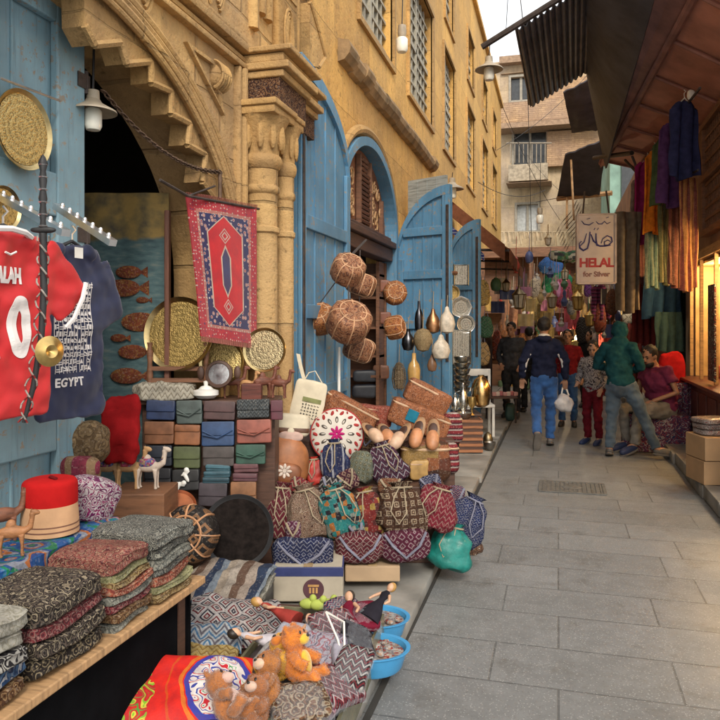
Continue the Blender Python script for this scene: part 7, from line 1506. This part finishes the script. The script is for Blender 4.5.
# more small bags filling the gaps of the heap
EX = [('small maroon diamond purse wedged between the navy striped and khaki pouches', 348, 480, 20, 20, 4.58, ('diamond', [(.14, .015, .03), (.4, .3, .22), (.12, .02, .03), (.03, .02, .04)], 3)), ('small black and white zigzag purse wedged above the teal patchwork pouch', 330, 486, 22, 18, 4.52, ('zigzag', [(.02, .02, .025), (.4, .38, .36), (.03, .025, .03)], 3)), ('small orange and maroon purse above the brown squared pouch', 390, 486, 24, 16, 4.55, ('kilim', [(.35, .12, .04), (.12, .02, .03), (.42, .3, .15), (.14, .03, .04)], 3)), ('small navy purse at the right under the patchwork leather bag', 430, 484, 22, 18, 4.62, ('kilim', [(.02, .03, .1), (.3, .3, .38), (.02, .03, .09)], 3)), ('small red purse at the foot of the leather backpack', 300, 486, 22, 16, 4.55, ('zigzag', [(.3, .03, .04), (.15, .02, .03), (.4, .25, .18)], 3)), ('small brown purse lying behind the round cushion', 366, 440, 18, 18, 5.0, ('square', [(.3, .16, .08), (.08, .03, .02), (.36, .22, .12)], 2.4)), ('small plum purse between the maroon zigzag pouch and the flowered pouch', 293, 530, 16, 18, 4.26, ('diamond', [(.12, .02, .06), (.35, .25, .28), (.1, .02, .05)], 3)), ('small teal and black purse between the patchwork pouch and the red one', 357, 531, 16, 16, 4.26, ('patch', [(.02, .18, .18), (.02, .02, .03), (.3, .3, .26)], 4)), ('small dark red purse leaning on the teal satin pouch from behind', 446, 524, 20, 20, 4.55, ('zigzag', [(.22, .02, .04), (.4, .25, .22), (.16, .02, .03)], 3)), ('small navy and red tasselled purse left of the navy slumped pouch', 455, 497, 18, 22, 4.72, ('kilim', [(.03, .03, .1), (.3, .04, .05), (.35, .33, .36), (.03, .03, .08)], 3))]
for i, (lb, px, py, w, h, d, (kd, cs, sc)) in enumerate(EX):
    fb('small_purse', lb, 'purse', px, py, w, h, d, pattern('purse_%d' % i, kd, cs, sc), R(-25+(i*37) % 50), -.1, m_cord2 if i % 2 else m_cord, None, 'bags heaped on the stepped stand', .35, .45)

# strings of little wares hung across the bazaar
rr = random.Random(31); HW = [(.55, .42, .2), (.5, .08, .06), (.1, .22, .12), (.6, .56, .5), (.07, .1, .25), (.45, .2, .35), (.35, .33, .3), (.08, .06, .05)]
for i in range(84):
    px = rr.uniform(494, 640); d = rr.uniform(12.5, 17.5); py = rr.uniform(262, 336) if px < 600 else rr.uniform(292, 340); k = rr.randrange(4); c_ = rr.randrange(8); r_ = rr.uniform(.04, .10); h = rr.uniform(.14, .34); g = MB()
    if k < 3: g.lathe([[(a*r_, b*h) for a, b in BALL], [(a*r_, b*h) for a, b in URN], [(0, 0), (r_*.5, .0), (r_*.9, h*.3), (r_*.3, h*.6), (r_*.5, h*.8), (.01, h)]][k], 12)
    else: g.grid(lambda u, v: Vector(((u-.5)*r_*3, .02*math.sin(u*9), h*v)), 8, 4, .012)
    g.tube([(0, 0, h), (.01, 0, h+.35)], .005, 4)
    one('hung_ware', 'small ware dangling on a string in the crowded bazaar', 'ware', g, plain('hung_ware_%d' % c_, HW[c_], .45), P(px, py, d), (0, 0, A), group='small wares dangling in the bazaar')
# ------------------------------------------------------------------ people
m_skin1 = plain('skin', (.36, .19, .115), .55, 0, .1, 12, .15); m_skin2 = plain('skin_light', (.48, .29, .2), .55, 0, .1, 12, .15)
m_hair = plain('black_hair', (.014, .011, .010), .6, 0, .3, 40, .6, 200, .004)
BASE = dict(pel=(0, 0, .94), wai=(0, .0, 1.08), che=(0, .0, 1.27), neck=(0, -.015, 1.44), head=(0, .02, 1.575),
            shL=(-.165, -.01, 1.355), elL=(-.235, -.03, 1.12), wrL=(-.235, .06, .88), shR=(.165, -.01, 1.355), elR=(.235, -.03, 1.12), wrR=(.235, .06, .88),
            hiL=(-.085, 0, .9), knL=(-.095, .03, .49), anL=(-.1, -.02, .085), toL=(-.12, .15, .035), hiR=(.085, 0, .9), knR=(.095, .03, .49), anR=(.1, -.02, .085), toR=(.12, .15, .035))
def orient(d, up=Vector((0, 0, 1))):
    d = d.normalized(); x = d.cross(up); x = x.normalized() if x.length > 1e-5 else Vector((1, 0, 0)); z = x.cross(d)
    return Matrix((x, d, z)).transposed().to_4x4()       # local y along d
def person(label, loc, rz, height, pose=None, skin=None, top=None, legs=None, shoes=None, hair=True, hood=False, head_rot=(0, 0), beard=False, sleeve=1.0, fat=1.0, bare_arm=False, stripe=None, hairlen=0, name='person', collar=None, hem=.0):
    J = {k: Vector(v) for k, v in BASE.items()}
    for k, v in (pose or {}).items(): J[k] = Vector(v)
    S = height/1.70; t = thing(name, label, 'person', loc, rz); t.scale = (S, S, S); skin = skin or m_skin1
    HM = Matrix.Translation(J['neck']) @ Matrix.Rotation(head_rot[0], 4, 'Z') @ Matrix.Rotation(head_rot[1], 4, 'X') @ Matrix.Translation(J['head']-J['neck'])
    g = MB()
    # head with brow, nose, jaw, ears
    g.sq((.076, .095, .105), 1, 1, 28, 20, M=HM @ Matrix.Translation((0, -.005, .03))); g.sq((.058, .062, .075), 1, 1, 22, 16, M=HM @ Matrix.Translation((0, .032, -.045)))
    g.sq((.016, .026, .026), 1, 1, 12, 10, M=HM @ Matrix.Translation((0, .098, -.012))); g.sq((.022, .012, .01), 1, 1, 12, 8, M=HM @ Matrix.Translation((0, .09, -.058))); g.sq((.05, .02, .012), 1, 1, 14, 8, M=HM @ Matrix.Translation((0, .078, .03)))
    for s in (-1, 1): g.sq((.012, .024, .032), 1, 1, 10, 10, M=HM @ Matrix.Translation((s*.078, -.005, -.005)))
    g.tube([J['che']+Vector((0, 0, .06)), J['neck'], HM @ Vector((0, 0, -.03))], [.08, .055, .052], 14)
    up = orient(J['neck']-J['pel'])
    def ell(p, r, M=up): g.sq(r, 1, 1, 22, 16, M=Matrix.Translation(p) @ M)
    ell(J['che'], (.15*fat, .16, .105*fat)); ell(J['wai'], (.13*fat, .15, .1*fat)); ell(J['pel'], (.15*fat, .14, .105*fat))
    for s in 'LR':
        g.tube([J['neck']-Vector((0, 0, .04)), J['sh'+s], J['el'+s], J['wr'+s]], [.05, .052, .038, .026], 12)
        d = (J['wr'+s]-J['el'+s]).normalized(); M = Matrix.Translation(J['wr'+s]) @ orient(d, Vector((1 if s == 'L' else -1, 0, .2)))
        g.sq((.014, .045, .038), .8, .9, 16, 12, M=M @ Matrix.Translation((0, .045, 0)))
        for k in range(4):
            z = -.027+.018*k; L = (.058, .068, .072, .06)[k]; g.tube([M @ Vector((0, .07, z)), M @ Vector((.004, .085+L*.5, z*1.03)), M @ Vector((.022, .08+L*.95, z*1.0))], [.0095, .0088, .0075], 8)
        g.tube([M @ Vector((0, .02, .028)), M @ Vector((.01, .05, .054)), M @ Vector((.02, .078, .058))], [.012, .0105, .0085], 8)
        g.tube([J['hi'+s], J['kn'+s], J['an'+s]], [.085, .055, .04], 14); g.tube([J['an'+s], J['to'+s]], [.042, .03], 10)
    remesh(mesh('body', g, skin, t), .008, 3)
    # eyes, brows, mouth
    for s in (-1, 1):
        g = MB(); g.sq((.013, .007, .008), 1, 1, 12, 8, M=HM @ Matrix.Translation((s*.031, .086, .005))); mesh('eye', g, plain('eye_dark', (.03, .02, .018), .2), t)
        g = MB(); g.sq((.021, .007, .005), 1, 1, 12, 8, M=HM @ Matrix.Translation((s*.032, .094, .032))); mesh('eyebrow', g, m_hair, t)
    g = MB(); g.sq((.022, .006, .005), 1, 1, 12, 8, M=HM @ Matrix.Translation((0, .1, -.058))); mesh('mouth', g, plain('lips', (.28, .1, .075), .5), t)
    if hair:
        g = MB(); g.sq((.087, .101, .101), 1, 1, 32, 22, .009, 34, 3, M=HM @ Matrix.Translation((0, -.02, .046)))
        if hairlen: g.sq((.085, .07, .12), 1, 1, 22, 16, .006, 30, 4, M=HM @ Matrix.Translation((0, -.045, -.02)))
        for v in range(len(g.v)):      # keep the face free
            p = HM.inverted() @ Vector(g.v[v])
            if p.y > .045 and p.z < .058: p.y = .045+(p.y-.045)*.15; g.v[v] = tuple(HM @ p)
        mesh('hair', g, m_hair, t)
    if beard:
        g = MB(); g.sq((.062, .06, .05), 1, 1, 22, 14, .004, 50, 2, M=HM @ Matrix.Translation((0, .04, -.082))); g.sq((.03, .008, .006), 1, 1, 12, 8, M=HM @ Matrix.Translation((0, .1, -.045))); mesh('beard', g, m_hair, t)
    # upper garment
    g = MB(); o = .018
    def ell2(p, r): g.sq(r, .9, .95, 26, 18, M=Matrix.Translation(p) @ up)
    ell2(J['che']+Vector((0, 0, -.01)), (.175*fat, .18, .125*fat)); ell2(J['wai'], (.16*fat, .17, .12*fat)); ell2(J['pel']+(J['wai']-J['pel'])*(.25-hem), (.168*fat, .12, .125*fat))
    for s in 'LR':
        e, w = J['el'+s], J['wr'+s]
        if bare_arm: g.tube([J['neck']-Vector((0, 0, .05)), J['sh'+s], J['sh'+s].lerp(e, .55)], [.06, .078, .07], 14)
        else: g.tube([J['neck']-Vector((0, 0, .05)), J['sh'+s], J['sh'+s].lerp(e, .6), e, w.lerp(e, .05)], [.06, .078, .066, .06, .046], 14)
    if hood: g.sq((.1, .115, .125), 1, 1, 26, 18, M=HM @ Matrix.Translation((0, -.022, .022))); g.sq((.12, .1, .08), 1, 1, 22, 14, M=Matrix.Translation(J['neck']+Vector((0, -.03, .0))))
    elif collar: g.sq((.105, .085, .05), 1, 1, 22, 14, M=Matrix.Translation(J['neck']+Vector((0, -.05, -.01))))
    remesh(mesh('shirt' if bare_arm else 'jacket', g, top, t), .011, 3, .016, 10, len(label))
    if collar: g = MB(); g.sq((.075, .07, .03), 1, 1, 22, 12, M=Matrix.Translation(J['neck']+Vector((0, -.005, .03)))); mesh('collar', g, collar, t)
    if stripe:
        g = MB()
        for s, q in (('L', -1), ('R', 1)): a, e, w = J['sh'+s], J['el'+s], J['wr'+s]; g.tube([a.lerp(e, .55)+Vector((-q*.048, -.04, 0)), e+Vector((-q*.045, -.03, 0)), e.lerp(w, .6)+Vector((-q*.03, -.03, 0))], [.012, .016, .01], 8)
        mesh('sleeve_stripe', g, stripe, t)
    # trousers
    g = MB(); g.sq((.163*fat, .15, .118*fat), .9, .95, 24, 16, M=Matrix.Translation(J['pel']-Vector((0, 0, .03))) @ up)
    for s in 'LR':
        h, k, a = J['hi'+s], J['kn'+s], J['an'+s]; g.tube([h+(h-k).normalized()*.02, h.lerp(k, .5), k, k.lerp(a, .5), a+(k-a).normalized()*.02], [.098*fat, .086*fat, .07, .066, .06], 14)
    remesh(mesh('trousers', g, legs, t), .011, 3, .016, 9, len(label)+3)
    for s in 'LR':
        a, q = J['an'+s], J['to'+s]; d = q-a; d2 = d.normalized(); M = Matrix.Translation(a.lerp(q, .5)+Vector((0, 0, -.012))) @ orient(d2)
        g = MB(); g.sq((.047, .14, .045), .75, .75, 24, 14, M=M, tap=lambda z: (1-.12*max(0, z), 1)); sh = mesh('shoe', g, shoes, t)
        g = MB(); g.sq((.05, .145, .014), .4, .8, 24, 8, M=M @ Matrix.Translation((0, 0, -.036))); mesh('sole', g, plain('rubber_sole', (.12, .11, .1), .7), sh)
    return t
def denim(n, c): return plain(n, c, .85, 0, .4, 6, .35, 180, .003, .15)
m_bjean, m_gjean = denim('blue_denim', (.02, .085, .26)), denim('grey_blue_denim', (.055, .085, .12))
# walking man with the carrier bag
w0 = PZ(544, 447, 0)
person('man in a navy hooded jacket and blue jeans walking away with a white carrier bag', (w0.x, w0.y, 0), R(4), 1.69,
       dict(anL=(-.1, -.33, .21), toL=(-.115, -.27, .05), knL=(-.1, .02, .5), anR=(.085, .10, .085), toR=(.1, .28, .035), knR=(.09, .1, .5), elL=(-.27, -.05, 1.13), wrL=(-.28, .03, .9), elR=(.27, -.04, 1.13), wrR=(.27, .02, .89), hiL=(-.085, -.0, .9)),
       top=fabric('navy_jersey', (.018, .022, .05), .25), legs=m_bjean, shoes=plain('grey_shoe', (.16, .15, .14), .7), stripe=plain('white_stripe', (.55, .54, .55), .8), collar=m_white)
b0 = P(565, 403, 9.45); t = thing('carrier_bag', 'thin white plastic carrier bag held in the right hand of the walking man', 'bag', b0, A)
g = MB(); g.sq((.125, .07, .13), .85, .85, 30, 20, .03, 9, 5, tap=lambda z: (1-.45*max(0, z), 1-.3*max(0, z))); mesh('bag_body', g, plain('thin_plastic', (.55, .53, .53), .35, 0, .2, 14, .8, 40, .015), t)
g = MB(); g.tube([(-.05, 0, .1), (-.03, 0, .2), (-.02, .0, .235), (.01, 0, .2), (.05, 0, .1)], .011, 6); mesh('handle', g, m_white, t)
# teal hooded man
w0 = PZ(619, 457, 0)
person('man in a dark teal jacket, hood up, one leg stretched to the right', (w0.x, w0.y, 0), R(-14), 1.66,
       dict(pel=(.03, 0, .92), hiL=(-.06, 0, .89), hiR=(.11, 0, .89), knL=(-.09, .02, .48), anL=(-.11, -.03, .085), toL=(-.14, .13, .035), knR=(.28, .06, .50), anR=(.44, .02, .12), toR=(.60, .10, .1), che=(.0, .03, 1.26), neck=(-.01, .05, 1.42), head=(-.01, .09, 1.55), elL=(-.28, .03, 1.13), wrL=(-.12, .2, 1.08), elR=(.25, .05, 1.12), wrR=(.12, .22, 1.06)),
       top=fabric('teal_jacket', (.012, .062, .075), .3), legs=m_gjean, shoes=plain('dark_grey_shoe', (.10, .095, .09), .7), hood=True, hair=False, head_rot=(0, -.25), fat=1.06, hem=.1)
# child
w0 = PZ(593, 444, 0)
person('child in a white top printed with dark leaves and dark red trousers', (w0.x, w0.y, 0), R(150), 1.40,
       dict(wrL=(-.2, .1, .92), wrR=(.2, .14, 1.0), elR=(.25, -.02, 1.1)), skin=m_skin2, top=pattern('leaf_print', 'wild', [(.58, .55, .56), (.58, .55, .56), (.58, .55, .56), (.05, .045, .08)], 2.8), legs=fabric('dark_red_trousers', (.15, .012, .022)), shoes=plain('navy_shoe', (.02, .035, .10), .6), hairlen=1, head_rot=(R(20), -.35), fat=.98, hem=.25)
# seated man
s0 = P(661, 420, 9.15)
person('bearded man in a plum T-shirt and grey trousers sitting on the cloth covered bench', (s0.x, s0.y, 0), R(122), 1.74,
       dict(pel=(0, 0, .53), wai=(0, .0, .68), che=(0, .05, .88), neck=(0, .1, 1.06), head=(0, .15, 1.195), shL=(-.2, .07, 1.0), shR=(.2, .07, 1.0), elL=(-.3, .02, .75), wrL=(-.16, .25, .64), elR=(.27, .12, .76), wrR=(.12, .32, .66),
            hiL=(-.1, .06, .53), hiR=(.1, .06, .53), knL=(-.17, .46, .53), anL=(-.14, .5, .11), toL=(-.17, .68, .06), knR=(.1, .47, .53), anR=(.1, .42, .11), toR=(.1, .6, .06)),
       top=fabric('plum_shirt', (.20, .035, .085), .25), legs=fabric('grey_trousers', (.26, .235, .2), .2), shoes=plain('navy_trainer', (.02, .03, .08), .6), beard=True, bare_arm=True, head_rot=(R(15), -.3), fat=1.32)
# grey jacket
w0 = P(512, 420, 12.0)
person('man in a dark grey jacket standing by the iron table facing the camera', (w0.x, w0.y, .07), R(170), 1.57, dict(elL=(-.26, -.06, 1.12), wrL=(-.18, .08, .94), elR=(.26, -.06, 1.12), wrR=(.18, .08, .94)), top=fabric('grey_jacket', (.055, .057, .065), .3), legs=fabric('dark_trousers', (.03, .03, .032)), shoes=m_black, fat=1.12, head_rot=(R(-8), -.1), hem=.2)
w0 = P(568, 420, 11.4)
person('passer by in a dark red jacket half hidden behind the walking man', (w0.x, w0.y, 0), R(175), 1.52, None, top=fabric('dark_red_jacket', (.20, .015, .022), .3), legs=m_bjean, shoes=m_black)
w0 = P(529, 420, 13.2)
person('person in black standing behind the left shoulder of the walking man', (w0.x, w0.y, .0), R(20), 1.55, None, top=fabric('black_jacket', (.018, .018, .02), .3), legs=fabric('dark_trousers', (.03, .03, .032)), shoes=m_black)
w0 = P(588, 420, 14.0)
person('distant figure in dark clothes between the walking man and the child', (w0.x, w0.y, .0), R(160), 1.5, None, top=fabric('black_jacket', (.018, .018, .02), .3), legs=fabric('dark_trousers', (.03, .03, .032)), shoes=m_black, hairlen=1)
